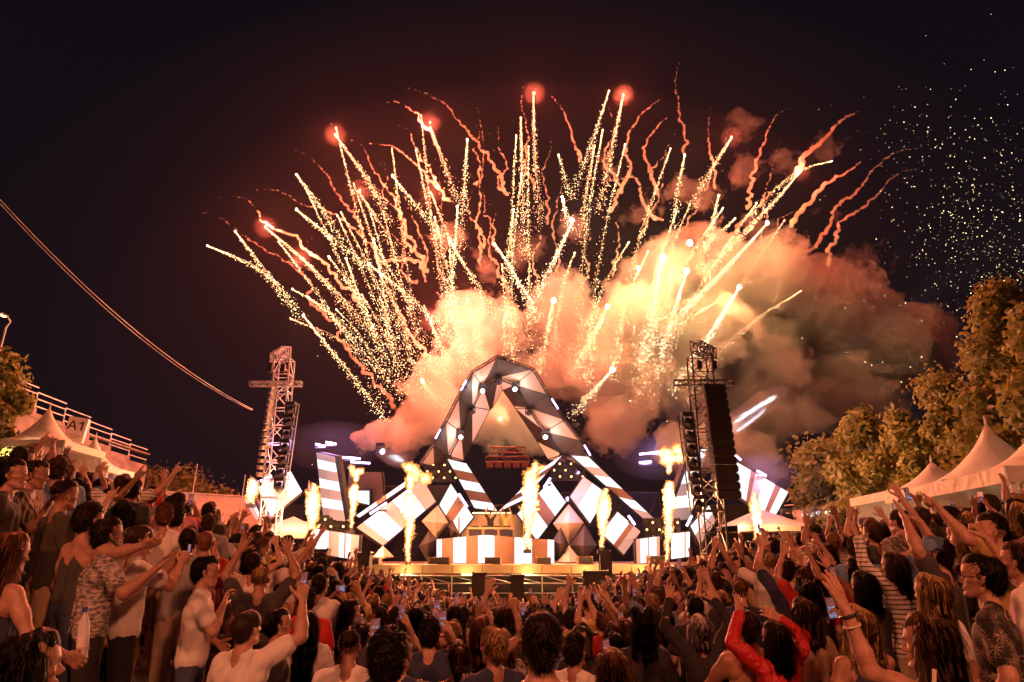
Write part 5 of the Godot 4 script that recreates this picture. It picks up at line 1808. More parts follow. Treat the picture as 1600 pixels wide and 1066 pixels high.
func smoke() -> void:
	for s in SMOKES_LIST:
		var f := FogMaterial.new()
		f.resource_name = "smoke"
		f.density = s[1]
		f.albedo = lin(s[4][0], s[4][1], s[4][2])
		var r := RandomNumberGenerator.new()
		r.seed = 77
		var b := []
		for p in s[2]:
			var c := Vector3(p[0], p[1], p[2])
			b.append([c, c + Vector3(0.01, 0, 0), p[3], p[3]])
			for k in int(s[7]):
				var d := Vector3(r.randfn(), r.randfn(), r.randfn()).normalized()
				var q: Vector3 = c + d * p[3] * r.randf_range(0.5, 1.15)
				var qr: float = p[3] * r.randf_range(0.15, 0.4)
				b.append([q, q + Vector3(r.randfn(), r.randfn() * 0.5, 0) * qr, qr, qr * 0.5])
		var torn := FastNoiseLite.new()
		torn.seed = int(s[8])
		torn.noise_type = FastNoiseLite.TYPE_SIMPLEX_SMOOTH
		torn.frequency = 1.0
		torn.fractal_octaves = 5
		torn.fractal_gain = 0.66
		torn.domain_warp_enabled = true
		torn.domain_warp_amplitude = 1.1
		torn.domain_warp_frequency = 0.7
		tag(obj("smoke", net(b, s[3], s[3], s[5], s[6], Vector3.ONE, torn), f), s[0], "smoke", "", "stuff")
	# mist added so the violet lamps glow and the white beams show
	for s in [["mist added for violet glow over the left light boxes", Vector3(-11.261, 8.355, -42), Vector3(6.5, 3.2, 3), 0.008, 0.0], ["mist added for violet glow over the right light boxes", Vector3(9.343, 7.809, -43), Vector3(6, 3, 3), 0.008, 0.0], ["mist added for violet glow by the far right screen", Vector3(14.276, 6.27, -38.5), Vector3(4, 2.4, 2.4), 0.03, 0.0], ["mist added to show the upper white beam", Vector3(13.307, 9.439, -36.8), Vector3(5.6, 1.3, 2.4), 0.05, 0.57], ["mist added to show the low white beam", Vector3(15.951, 3.937, -37), Vector3(3.4, 0.8, 1.6), 0.06, 0.14], ["mist added to show the left white beam", Vector3(-7.189, 7.543, -41), Vector3(2.6, 1.2, 1.6), 0.06, -0.4]]:
		var v := FogVolume.new()
		v.name = "mist"
		v.shape = RenderingServer.FOG_VOLUME_SHAPE_ELLIPSOID
		v.size = s[2]
		v.position = s[1]
		v.rotation.z = s[4]
		var f := FogMaterial.new()
		f.density = s[3]
		f.albedo = lin(0.94, 0.93, 0.95)
		v.material = f
		add_child(v, true)
		tag(v, s[0], "mist", "", "stuff")
	# haze round the show, thinning outwards
	for k in 3:
		var v := FogVolume.new()
		v.name = "haze"
		v.shape = RenderingServer.FOG_VOLUME_SHAPE_ELLIPSOID
		v.size = Vector3(40.0 + k * 32.0, 32.0 + k * 20.0, 14.0 + k * 6.0)
		v.position = Vector3(1.0 + k * 0.4, 16.0 + k * 0.7, -52.0)
		var f := FogMaterial.new()
		f.density = 0.0002
		f.albedo = lin(0.95, 0.82, 0.76)
		v.material = f
		add_child(v, true)
		tag(v, "thin glowing haze round the fireworks", "haze", "", "stuff")
	for s in [[Vector3(11.867, 8.609, -36), Vector3(15.982, 11.079, -38), lin(0.8, 0.92, 1.0), 14000.0, 1.6, "white beam light behind the right speaker column, upper"], [Vector3(11.806, 7.98, -36), Vector3(14.216, 9.578, -37.5), lin(0.8, 0.92, 1.0), 8000.0, 1.3, "white beam light behind the right speaker column, lower"], [Vector3(14.769, 3.781, -36.5), Vector3(17.39, 4.124, -38), lin(0.8, 0.92, 1.0), 11000.0, 1.2, "white beam light at the far right screen's foot"], [Vector3(-8.103, 7.995, -42), Vector3(-6.313, 7.108, -40), lin(0.8, 0.92, 1.0), 7000.0, 2.0, "white beam light over the left boxes"]]:
		var l := SpotLight3D.new()
		l.name = "beam_light"
		l.light_color = s[2]
		l.light_energy = s[3]
		l.spot_angle = s[4]
		l.spot_range = 100.0
		l.light_size = 0.1
		l.spot_angle_attenuation = 0.3
		l.shadow_enabled = true
		add_child(l, true)
		l.look_at_from_position(s[0], s[1])
		moving_light(s[5], s[0] - (s[1] - s[0]).normalized() * 0.34, s[1], 1.5, "white_light")

const NTH := ["first", "second", "third", "fourth", "fifth", "sixth", "seventh", "eighth", "ninth", "tenth", "eleventh", "twelfth"]

func crowd() -> void:
	var taken := []
	for h in HEROES_LIST:
		person(h)
		taken.append(Vector2(h.at.x, h.at.z))
	var spots := []
	var z := -3.0
	while z > -32.0:
		var step := 0.6 + 0.002 * -z
		var x := -15.5
		while x < 12.5:
			var p := Vector2(x + rng.randf_range(-0.22, 0.22), z + rng.randf_range(-0.2, 0.2))
			x += step
			var lim := -0.84 * p.y + 0.6
			if absf(p.x) > lim or p.x < -11.0 - maxf(0.0, -p.y - 16.0) * 0.2 or p.x > 9.6 + maxf(0.0, -p.y - 16.0) * 0.1:
				continue
			if p.y > -5.6 and absf(p.x) < 1.0 and rng.randf() < 0.3:
				continue
			# a trampled gap on the left bank, as crowds leave them
			if p.x < -1.0 and p.x > -3.6 and p.y > -5.2:
				continue
			if p.length() < 5.1 or rng.randf() < 0.06:
				continue
			var free := true
			for t in taken:
				if t.distance_squared_to(p) < 0.26:
					free = false
					break
			if free:
				spots.append(p)
		z -= 0.55
	spots.sort_custom(func(a, b): return a.length_squared() < b.length_squared())
	var male_hair := ["short", "short", "fade", "curly", "stubble"]
	var fem_hair := ["long", "wavy", "ponytail", "bob", "bun"]
	var hair_word := {"short": "short", "fade": "cropped", "curly": "curly", "stubble": "shaved", "long": "long", "wavy": "wavy", "ponytail": "ponytail", "bob": "bobbed", "bun": "bun"}
	var hair_color := ["hair_black", "hair_dark", "hair_dark", "hair_brown", "hair_auburn", "hair_blond"]
	var shirts := [["black_cloth", "black"], ["black_cloth", "black"], ["charcoal_cloth", "charcoal"], ["white_cloth", "white"], ["white_cloth", "white"], ["cream_cloth", "cream"], ["grey_cloth", "grey"], ["navy_cloth", "navy"], ["red_cloth", "red"], ["pink_cloth", "pink"], ["tan_cloth", "tan"], ["blue_cloth", "blue"], ["yellow_cloth", "yellow"], ["patterned_cloth", "patterned"], ["striped_cloth", "striped"]]
	var skins := ["skin_pale", "skin_fair", "skin_fair", "skin_tan", "skin_tan", "skin_brown"]
	var poses := ["arms_down", "arms_down", "arms_down", "arms_down", "arms_down", "arms_down", "clapping", "right_hand_up", "left_hand_up", "both_hands_up", "right_fist_up", "left_arm_pointing", "phone_right", "phone_high", "clapping", "hand_at_mouth", "arms_spread"]
	var people := []
	var used := {}
	var individuals: int = mini(spots.size(), 300 - HEROES_LIST.size())
	for k in individuals:
		var p: Vector2 = spots[k]
		var fem := rng.randf() < 0.45
		var s: Array = shirts[rng.randi() % shirts.size()]
		if p.length() < 9.0 and s[1] in ["cream", "tan", "pink", "yellow", "striped"]:
			s = [["black_cloth", "black"], ["navy_cloth", "navy"], ["grey_cloth", "grey"], ["blue_cloth", "blue"], ["white_cloth", "white"]][rng.randi() % 5]
		var style: String = fem_hair[rng.randi() % 5] if fem else male_hair[rng.randi() % 5]
		var pose: String = poses[rng.randi() % poses.size()]
		if p.length() < 8.5 and absf(p.x) < 2.8 and pose in ["both_hands_up", "arms_spread", "phone_high", "right_hand_up", "left_hand_up", "left_arm_pointing"] and rng.randf() < 0.75:
			pose = "arms_down" if rng.randf() < 0.6 else "phone_right"
		var cut := "tank" if fem and rng.randf() < 0.4 else "tee"
		# people look to the stage; those on the banks turn in towards the middle
		var aim := Vector2(rng.randf_range(-4, 4), -38.0 + absf(p.x) * 2.0)
		var turn := rad_to_deg(atan2(-(aim.x - p.x), -(aim.y - p.y))) + rng.randfn() * 16.0
		if absf(p.x) > 2.0:
			turn += -signf(p.x) * -1.0 * clampf(absf(p.x / p.y) * 40.0, 0.0, 34.0) * -1.0
		var zone := "on left bank" if p.x < -0.34 * -p.y else "left of centre" if p.x < -0.1 * -p.y else "on right bank" if p.x > 0.36 * -p.y else "right of centre" if p.x > 0.1 * -p.y else "before the booth"
		var hc: String = hair_color[rng.randi() % hair_color.size()]
		var d := {"at": Vector3(p.x, ground_at(p.x, p.y), p.y), "turn": turn, "size": rng.randf_range(0.9, 0.97) if fem else rng.randf_range(0.96, 1.05), "pose": pose, "fem": fem, "top": cut,
			"shirt": s[0], "skin": skins[rng.randi() % skins.size()], "hair": style, "hair_color": hc, "cloth": ["denim", "black_cloth", "beige_cloth", "light_denim"][rng.randi() % 4], "legs": "shorts" if rng.randf() < 0.4 else "trousers"}
		d.beard = not fem and rng.randf() < 0.15
		if cut == "tank":
			d.top_name = "vest"
		d.base = "person in %s %s, %s hair, %s, %s" % [s[1], "vest" if cut == "tank" else "tee", hair_word[style], SAY[pose], zone]
		d.angle = p.x / -p.y
		if not used.has(d.base):
			used[d.base] = []
		used[d.base].append(d)
		people.append(d)
	for key in used:
		var list: Array = used[key]
		list.sort_custom(func(a, b): return a.angle < b.angle)
		for k in list.size():
			list[k].label = key if list.size() == 1 else "%s, %s from left" % [key, NTH[mini(k, 11)]]
	for d in people:
		d.phone_by = d.label.replace("person in ", "").replace(", filming with phone", "").replace(", holding phone overhead", "")
		person(d)
	# the packed crowd further off
	var far := thing("crowd", "packed far crowd between the near spectators and the stage", "crowd")
	far.set_meta("kind", "stuff")
	var kinds := []
	var mixes := [["arms_down", false, "tee", 0, "short", "hair_dark"], ["right_hand_up", true, "tank", 3, "long", "hair_brown"], ["arms_down", false, "tee", 5, "curly", "hair_black"], ["left_hand_up", false, "tee", 2, "fade", "hair_dark"],
		["arms_down", true, "tee", 0, "wavy", "hair_auburn"], ["right_fist_up", false, "tee", 8, "short", "hair_black"], ["left_arm_pointing", true, "tank", 9, "ponytail", "hair_dark"], ["arms_down", false, "tee", 3, "stubble", "hair_dark"],
		["arms_down", true, "tank", 6, "bob", "hair_blond"], ["clapping", false, "tee", 12, "short", "hair_brown"], ["arms_down", false, "tee", 10, "short", "hair_dark"], ["arms_down", true, "tee", 11, "bun", "hair_dark"], ["arms_down", false, "tee", 1, "fade", "hair_black"], ["arms_down", true, "tee", 4, "ponytail", "hair_brown"]]
	for k in mixes.size():
		var c: Array = mixes[k]
		var am := ArrayMesh.new()
		var layers := [[skin(c[0], c[1]), skins[k % 6], Transform3D()], [top(c[0], c[1], c[2]), shirts[c[3]][0], Transform3D()], [hair(c[4]), c[5], joints(c[0], c[1]).head], [legs("trousers"), "denim", Transform3D()]]
		for l in layers:
			var arr: Array = l[0].surface_get_arrays(0).duplicate()
			var t: Transform3D = l[2]
			arr[Mesh.ARRAY_VERTEX] = t * arr[Mesh.ARRAY_VERTEX]
			arr[Mesh.ARRAY_NORMAL] = Transform3D(t.basis, Vector3.ZERO) * arr[Mesh.ARRAY_NORMAL]
			am.add_surface_from_arrays(Mesh.PRIMITIVE_TRIANGLES, arr)
			am.surface_set_material(am.get_surface_count() - 1, M[l[1]])
		kinds.append([am, []])
	for k in range(individuals, spots.size()):
		var p: Vector2 = spots[k]
		var t := Transform3D(Basis(Vector3.UP, rng.randfn() * 0.4 + atan2(p.x * 0.6, -p.y)).scaled(Vector3.ONE * rng.randf_range(0.9, 1.05)), Vector3(p.x, ground_at(p.x, p.y), p.y))
		kinds[rng.randi() % kinds.size()][1].append(t)
	for c in kinds:
		var mm := MultiMesh.new()
		mm.transform_format = MultiMesh.TRANSFORM_3D
		mm.mesh = c[0]
		mm.instance_count = c[1].size()
		for k in c[1].size():
			mm.set_instance_transform(k, c[1][k])
		var mi := MultiMeshInstance3D.new()
		mi.name = "spectators"
		mi.multimesh = mm
		mi.set_meta("kind", "stuff")
		far.add_child(mi, true)
	print("crowd: %d near, %d far" % [individuals + HEROES_LIST.size(), spots.size() - individuals])

var SCREENS_LIST := [
		["far left rhombus screen of white and grey bands by the mast", [Vector3(-13.958, 5.388, -37.4), Vector3(-12.582, 6.403, -38.4), Vector3(-11.821, 5.264, -38.4), Vector3(-13.086, 3.822, -37.4)], [["led_white", 1.1], ["led_grey", 1.0], ["led_white", 1.2]]],
		["small grey slanted screen at the stage's left end", [Vector3(-14.692, 4.743, -37.5), Vector3(-14.327, 4.915, -37.5), Vector3(-13.643, 3.827, -37.5), Vector3(-13.902, 3.659, -37.5)], [["led_grey", 1.0], ["led_white", 0.6]]],
		["leaning tower screen with level white and grey bands on the left", [Vector3(-11.833, 7.746, -40.5), Vector3(-11.082, 3.892, -40.5), Vector3(-9.598, 3.679, -39.7), Vector3(-10.517, 7.37, -39.7)], [["led_grey", 0.7], ["led_white", 1.0], ["led_grey", 1.0], ["led_white", 1.0], ["led_grey", 1.0], ["led_white", 1.0], ["led_grey", 1.1]]],
		["brown unlit box screen behind the left flame", [Vector3(-10.622, 6.989, -44), Vector3(-8.495, 6.948, -44), Vector3(-8.208, 4.841, -44), Vector3(-10.588, 4.841, -44)], [["led_off", 1.0]]],
		["small white square screen hung before the brown box", [Vector3(-9.819, 5.715, -43.4), Vector3(-9.085, 5.715, -43.4), Vector3(-9.03, 4.843, -43.4), Vector3(-9.769, 5.001, -43.4)], [["led_white", 1.0]]],
		["thin sloping white screen edge above the big left rhombus", [Vector3(-8.972, 3.995, -39.6), Vector3(-6.197, 5.947, -39.6), Vector3(-6.256, 5.618, -39.6), Vector3(-8.781, 3.888, -39.6)], [["led_white", 1.0], ["led_off", 0.5], ["led_white", 1.0]]],
		["large left rhombus screen with diagonal white and grey bands", [Vector3(-8.726, 3.328, -38.9), Vector3(-5.303, 6.152, -40), Vector3(-4.449, 4.814, -40), Vector3(-7.195, 2.348, -38.9)], [["led_grey", 0.35], ["led_white", 1.0], ["led_grey", 0.6], ["led_white", 1.0], ["led_grey", 0.75]]],
		["inner left rhombus screen of white and brown bands", [Vector3(-3.645, 5.868, -40.4), Vector3(-2.262, 3.94, -40.4), Vector3(-3.124, 2.907, -40.4), Vector3(-4.286, 4.643, -40.4)], [["led_white", 1.0], ["led_off", 0.8], ["led_white", 1.1]]],
		["left arm of the striped V screen above the booth", [Vector3(-4.072, 7.595, -42.4), Vector3(-2.317, 4.587, -42.4), Vector3(-0.915, 4.406, -42.4), Vector3(-2.88, 7.311, -42.4)], [["led_white", 1.0], ["led_off", 1.0], ["led_white", 1.0], ["led_off", 1.0], ["led_white", 0.8]]],
		["right arm of the striped V screen above the booth", [Vector3(3.152, 7.812, -42.3), Vector3(0.686, 5.061, -42.3), Vector3(-0.82, 4.374, -42.3), Vector3(1.846, 6.95, -42.3)], [["led_white", 1.0], ["led_off", 1.0], ["led_white", 1.0], ["led_off", 1.0], ["led_white", 0.8]]],
		["lower left box screen with upright white and grey bands", [Vector3(-10.729, 3.226, -37.6), Vector3(-8.273, 2.86, -37.6), Vector3(-8.254, 1.577, -37.6), Vector3(-10.618, 1.969, -37.6)], [["led_white", 1.1], ["led_grey", 0.8], ["led_white", 0.4], ["led_off", 0.1], ["led_white", 0.4], ["led_grey", 0.6]]],
		["left wing of the booth screen with upright white and brown bands", [Vector3(-4.132, 2.668, -38.1), Vector3(-1.473, 2.885, -37.2), Vector3(-1.455, 1.454, -37.2), Vector3(-4.091, 1.438, -38.1)], [["led_white", 0.45], ["led_off", 1.0], ["led_white", 1.1], ["led_off", 1.0], ["led_white", 0.55]]],
		["right wing of the booth screen with upright white and brown bands", [Vector3(-1.453, 2.885, -37.2), Vector3(2.305, 2.633, -38), Vector3(2.28, 1.342, -38), Vector3(-1.435, 1.454, -37.2)], [["led_white", 0.7], ["led_off", 1.45], ["led_white", 1.3], ["led_off", 1.15], ["led_white", 0.5]]],
		["inner right rhombus screen of white and brown bands", [Vector3(2.323, 6.025, -40.4), Vector3(0.3, 4.142, -40.4), Vector3(1.447, 2.631, -40.4), Vector3(3.17, 4.801, -40.4)], [["led_white", 1.0], ["led_off", 0.7], ["led_white", 1.0]]],
		["right rhombus screen half grey half white by the violet lamp", [Vector3(4.211, 6.225, -39.8), Vector3(5.559, 5.233, -39.8), Vector3(4.494, 3.576, -39.8), Vector3(3.391, 5.087, -39.8)], [["led_grey", 0.75], ["led_white", 1.3]]],
		["outer right rhombus screen of white, brown and grey bands", [Vector3(6.016, 4.187, -39.2), Vector3(7.266, 3.1, -39.2), Vector3(6.264, 1.861, -39.2), Vector3(5.058, 3.031, -39.2)], [["led_white", 1.3], ["led_off", 0.4], ["led_grey", 0.7]]],
		["long sloping screen edge stepping down to the right", [Vector3(3.6, 7.567, -40.6), Vector3(7.72, 3.897, -40.6), Vector3(8.642, 3.606, -40.6), Vector3(4.604, 7.49, -40.6)], [["led_white", 1.0], ["led_grey", 0.8], ["led_white", 1.0], ["led_off", 1.0], ["led_white", 1.0], ["led_grey", 0.9]]],
		["leaning tower screen with level white and grey bands on the right", [Vector3(10.845, 7.804, -40.1), Vector3(9.063, 3.695, -40.1), Vector3(10.541, 3.837, -40.9), Vector3(11.896, 8.074, -40.9)], [["led_white", 0.8], ["led_grey", 1.0], ["led_white", 1.0], ["led_grey", 1.0], ["led_white", 1.0], ["led_grey", 1.0]]],
		["grey and white rhombus screen behind the right mast", [Vector3(11.348, 4.561, -39.5), Vector3(11.671, 3.671, -39.5), Vector3(10.651, 2.411, -39.5), Vector3(10.188, 3.424, -39.5)], [["led_white", 1.0], ["led_grey", 1.0]]],
		["far right rhombus screen of white and brown bands", [Vector3(12.915, 6.945, -38.7), Vector3(15.28, 5.171, -37.7), Vector3(14.298, 3.735, -37.7), Vector3(12.661, 5.146, -38.7)], [["led_white", 1.2], ["led_off", 0.35], ["led_grey", 0.7], ["led_white", 0.9], ["led_off", 0.4], ["led_white", 0.6]]],
		["lower right upright white screen beside the flame", [Vector3(6.669, 2.658, -37.4), Vector3(7.952, 2.823, -37.4), Vector3(7.865, 1.515, -37.4), Vector3(6.634, 1.418, -37.4)], [["led_grey", 0.5], ["led_white", 1.0], ["led_off", 0.1], ["led_white", 1.0], ["led_grey", 0.4]]],
		["lower right upright white screen next to the mast foot", [Vector3(8.489, 2.946, -37), Vector3(9.486, 3.044, -37), Vector3(9.385, 1.778, -37), Vector3(8.396, 1.65, -37)], [["led_white", 1.6], ["led_off", 0.12], ["led_white", 0.5]]]]

var COMETS_LIST := [
		["firework comet with sparkling tail, outermost left, low", "yellow", [Vector3(-26.035, 26.942, -51.983), Vector3(-20.959, 24.461, -51.647), Vector3(-16.922, 20.254, -51.075)], 0.4],
		["firework comet with sparkling tail, outermost left, second", "yellow", [Vector3(-24.263, 28.774, -52.919), Vector3(-20.929, 24.795, -53.196), Vector3(-18.35, 21.986, -52.774)], 0.4],
		["firework comet with sparkling tail, left edge, long green tail", "yellow", [Vector3(-18.072, 21.488, -54.547), Vector3(-14.701, 17.634, -54.126), Vector3(-10.316, 12.572, -54.966)], 0.6],
		["firework comet with sparkling tail, left, inner red", "red", [Vector3(-20.734, 28.016, -50.753), Vector3(-16.426, 24.337, -50.618), Vector3(-11.609, 19.264, -50.434)], 0.4],
		["firework comet with sparkling tail, left, long slanting", "yellow", [Vector3(-17.004, 27.725, -47.105), Vector3(-13.846, 25.262, -47.181), Vector3(-10.961, 22.708, -46.239)], 0.5],
		["firework comet with sparkling tail, left, low red", "red", [Vector3(-18.426, 26.458, -53.126), Vector3(-14.454, 22.642, -52.788), Vector3(-11.021, 19.03, -53.504)], 0.4],
		["firework comet with sparkling tail, upper left, glowing red", "red", [Vector3(-15.894, 37.798, -51.94), Vector3(-12.928, 33.735, -52.238), Vector3(-10.239, 28.896, -51.145)], 0.6],
		["firework comet with sparkling tail, upper left, small yellow", "yellow", [Vector3(-17.887, 31.849, -48.676), Vector3(-15.218, 28.315, -48.19), Vector3(-13.198, 25.605, -47.88)], 0.4],
		["firework comet with sparkling tail, left of centre, red", "red", [Vector3(-12.81, 30.67, -49.314), Vector3(-10.711, 27.541, -49.183), Vector3(-9.028, 24.488, -48.83)], 0.4],
		["firework comet with sparkling tail, left, thin upright", "yellow", [Vector3(-13.191, 24.244, -48.638), Vector3(-11.531, 20.332, -48.386), Vector3(-8.908, 15.232, -47.692)], 0.5],
		["firework comet with sparkling tail, left, thin taller", "yellow", [Vector3(-12.342, 28.506, -54.15), Vector3(-11.075, 23.176, -54.161), Vector3(-10.229, 18.055, -54.484)], 0.5],
		["firework comet with sparkling tail, left of centre, long slanting", "yellow", [Vector3(-9.801, 31.369, -48.166), Vector3(-7.078, 28.01, -48.225), Vector3(-4.94, 25.566, -47.801)], 0.4],
		["firework comet with sparkling tail, left of centre, continuing tail", "yellow", [Vector3(-4.798, 24.971, -47.027), Vector3(-2.567, 21.289, -47.057), Vector3(-1.188, 19.283, -47.131)], 0.6],
		["firework comet with sparkling tail, centre left, tall red", "red", [Vector3(-7.641, 39.88, -53.548), Vector3(-6.073, 35.681, -53.596), Vector3(-4.98, 32.222, -53.378)], 0.6],
		["firework comet with sparkling tail, centre left, tall pale", "yellow", [Vector3(-4.074, 37.82, -52.637), Vector3(-4.241, 31.888, -52.157), Vector3(-4.534, 27.523, -53.201)], 0.5],
		["firework comet with sparkling tail, centre left, short red", "red", [Vector3(-7.212, 32.55, -52.998), Vector3(-5.855, 29.309, -53.284), Vector3(-4.762, 26.772, -52.338)], 0.4],
		["firework comet with sparkling tail, centre left, slim upright", "yellow", [Vector3(-4.551, 29.598, -49.929), Vector3(-4.824, 24.163, -50.222), Vector3(-5.289, 19.271, -50.455)], 0.5],
		["firework comet with sparkling tail, centre, low red", "red", [Vector3(-3.464, 20.713, -48.447), Vector3(-2.584, 17.475, -48.59), Vector3(-1.985, 15.829, -47.838)], 0.7],
		["firework comet with sparkling tail, left low, short red", "red", [Vector3(-7.054, 21.021, -54.437), Vector3(-5.958, 18.689, -54.462), Vector3(-4.995, 17.099, -54.47)], 0.6],
		["firework comet with sparkling tail, left low, orange", "red", [Vector3(-7.165, 14.96, -51.198), Vector3(-6.36, 14.049, -51.411), Vector3(-5.112, 12.864, -50.6)], 0.9],
		["firework comet with sparkling tail, centre, slanting to the booth", "white", [Vector3(-1.548, 27.781, -53.378), Vector3(-0.124, 25.668, -53.649), Vector3(2.281, 20.589, -52.465)], 0.7],
		["firework comet with sparkling tail, left, faint short", "yellow", [Vector3(-14.305, 23.984, -47.729), Vector3(-12.554, 21.784, -47.541), Vector3(-10.898, 19.758, -46.86)], 0.2],
		["firework comet with sparkling tail, left long, mid tail", "yellow", [Vector3(-11.64, 24.259, -49.72), Vector3(-8.134, 21.395, -49.584), Vector3(-4.631, 18.161, -49.82)], 0.6],
		["firework comet with sparkling tail, centre, tall red, nearer left", "red", [Vector3(0.766, 37.96, -49.534), Vector3(0.89, 30.526, -49.772), Vector3(0.956, 25.298, -49.896)], 0.7],
		["firework comet with sparkling tail, centre, tall red, straight", "red", [Vector3(1.999, 42.872, -52.513), Vector3(2.1, 35.854, -52.684), Vector3(2.526, 29.886, -53.036)], 0.6],
		["firework comet with sparkling tail, right of centre, tall pale", "yellow", [Vector3(9.479, 44.928, -54.894), Vector3(7.316, 38.427, -54.869), Vector3(5.503, 33.577, -55.114)], 0.4],
		["firework comet with sparkling tail, right of centre, tall red", "red", [Vector3(10.243, 42.084, -51.752), Vector3(8.804, 35.951, -51.687), Vector3(7.458, 30.212, -51.677)], 0.6],
		["firework comet with sparkling tail, right of centre, short pale", "yellow", [Vector3(3.806, 32.902, -47.446), Vector3(4.231, 31.331, -47.719), Vector3(4.575, 29.089, -47.256)], 0.3],
		["firework comet with sparkling tail, right of centre, leaning red", "red", [Vector3(7.674, 37.966, -53.707), Vector3(6.631, 32.611, -53.422), Vector3(5.942, 28.014, -52.788)], 0.5],
		["firework comet with sparkling tail, centre right, brightest pale", "white", [Vector3(5.287, 29.366, -52.043), Vector3(3.198, 25.058, -52.258), Vector3(1.785, 22.315, -51.948)], 1.2],
		["firework comet with sparkling tail, centre right, small", "white", [Vector3(4.077, 29.46, -48.194), Vector3(4.339, 28.028, -48.258), Vector3(4.587, 26.965, -48.069)], 0.8],
		["firework comet with sparkling tail, right, tall upright", "yellow", [Vector3(16.334, 37.725, -54.994), Vector3(14.986, 32.492, -54.514), Vector3(14.704, 29.756, -54.869)], 0.4],
		["firework comet with sparkling tail, right, leaning red", "red", [Vector3(19.398, 36.903, -50.905), Vector3(16.983, 33.231, -50.822), Vector3(15.238, 30.21, -51.04)], 0.6],
		["firework comet with sparkling tail, far right, long red", "red", [Vector3(24.67, 33.044, -50.23), Vector3(21.326, 29.425, -50.229), Vector3(15.104, 23.423, -49.249)], 0.7],
		["firework comet with sparkling tail, far right, long bright", "white", [Vector3(23.221, 30.456, -54.679), Vector3(18.654, 25.731, -54.579), Vector3(12.883, 20.072, -54.737), Vector3(10.822, 17.345, -55.365)], 0.9],
		["firework comet with sparkling tail, right, low bright by mast", "white", [Vector3(18.018, 22.001, -49.178), Vector3(15.058, 17.827, -48.785), Vector3(12.11, 13.953, -49.2)], 0.9],
		["firework comet with sparkling tail, right, in the glow", "white", [Vector3(15.097, 25.172, -53.288), Vector3(13.107, 19.83, -53.033), Vector3(11.931, 16.34, -52.826)], 0.6],
		["firework comet with sparkling tail, right, in the glow, nearer centre", "white", [Vector3(12.943, 26.265, -53.077), Vector3(11.994, 22.001, -52.814), Vector3(10.887, 17.376, -53.228)], 0.6],
		["firework comet with sparkling tail, right, upright above glow", "yellow", [Vector3(17.746, 31.162, -50.885), Vector3(16.799, 28.291, -50.633), Vector3(15.701, 24.837, -51.015)], 0.5],
		["firework comet with sparkling tail, right, leaning above glow", "yellow", [Vector3(20.28, 30.869, -54.564), Vector3(18.276, 29.162, -54.4), Vector3(16.455, 28.274, -55.146)], 0.4],
		["firework comet with sparkling tail, centre low, golden", "yellow", [Vector3(3.391, 21.775, -51.376), Vector3(2.428, 17.076, -51.139), Vector3(1.987, 15.912, -51.235)], 0.6],
		["firework comet with sparkling tail, centre right low, golden", "yellow", [Vector3(8.137, 21.944, -53.533), Vector3(6.135, 18.303, -53.195), Vector3(4.763, 16.234, -53.577)], 0.6],
		["firework comet with sparkling tail, low right of arch, orange", "white", [Vector3(8.132, 16.008, -52.153), Vector3(6.427, 14.283, -51.79), Vector3(4.699, 12.622, -52.192)], 0.7],
		["firework comet with sparkling tail, centre left, high", "yellow", [Vector3(0.145, 31.336, -53.743), Vector3(-0.333, 26.97, -53.492), Vector3(-0.631, 23.954, -52.781)], 0.5],
		["firework comet with sparkling tail, low tiny", "yellow", [Vector3(10.563, 20.536, -54.652), Vector3(10.432, 19.679, -54.529), Vector3(10.444, 19.011, -54.986)], 0.2],
		["firework comet with sparkling tail, far right, curling pale", "yellow", [Vector3(29.469, 36.31, -53.693), Vector3(26.874, 35.503, -53.611), Vector3(24.169, 33.572, -53.187), Vector3(20.778, 30.15, -52.866)], 0.1],
		["faint column of golden sparks above the stage, leftmost", "yellow", [Vector3(-19.179, 26.316, -49.914), Vector3(-14.474, 20.267, -49.84), Vector3(-9.436, 12.681, -50.061)], 0.05],
		["faint column of golden sparks above the stage, second from left", "yellow", [Vector3(-18.668, 33.272, -54.169), Vector3(-14.056, 24.32, -53.861), Vector3(-9.174, 14.092, -53.849)], 0.05],
		["faint column of golden sparks above the stage, third from left", "yellow", [Vector3(-17.56, 22.006, -49.594), Vector3(-14.029, 19.853, -49.702), Vector3(-9.611, 15.342, -48.605)], 0.05],
		["faint column of golden sparks above the stage, fourth from left", "red", [Vector3(-16.926, 19.001, -48.198), Vector3(-12.38, 16.984, -48.167), Vector3(-7.347, 13.157, -48.54)], 0.05],
		["faint column of golden sparks above the stage, fifth from left", "yellow", [Vector3(-16.467, 21.648, -50.437), Vector3(-13.257, 18.875, -50.261), Vector3(-9.423, 14.118, -49.935)], 0.05],
		["faint column of golden sparks above the stage, sixth from left", "yellow", [Vector3(-16.169, 39.13, -52.629), Vector3(-12.481, 26.819, -52.223), Vector3(-8.525, 13.923, -51.812)], 0.05],
		["faint column of golden sparks above the stage, seventh from left", "yellow", [Vector3(-15.448, 31.226, -54.045), Vector3(-11.525, 23.9, -54.332), Vector3(-7.087, 14.768, -54.444)], 0.05],
		["faint column of golden sparks above the stage, eighth from left", "yellow", [Vector3(-14.586, 28.761, -49.994), Vector3(-11.546, 22.568, -49.736), Vector3(-8.176, 15.004, -50.352)], 0.05],
		["faint column of golden sparks above the stage, ninth from left", "yellow", [Vector3(-14.342, 20.854, -51.22), Vector3(-12.183, 18.562, -51.359), Vector3(-9.297, 14.159, -51.246)], 0.05],
		["faint column of golden sparks above the stage, tenth from left", "red", [Vector3(-14.335, 33.784, -53.368), Vector3(-11.007, 24.814, -53.09), Vector3(-7.349, 14.657, -53.395)], 0.05],
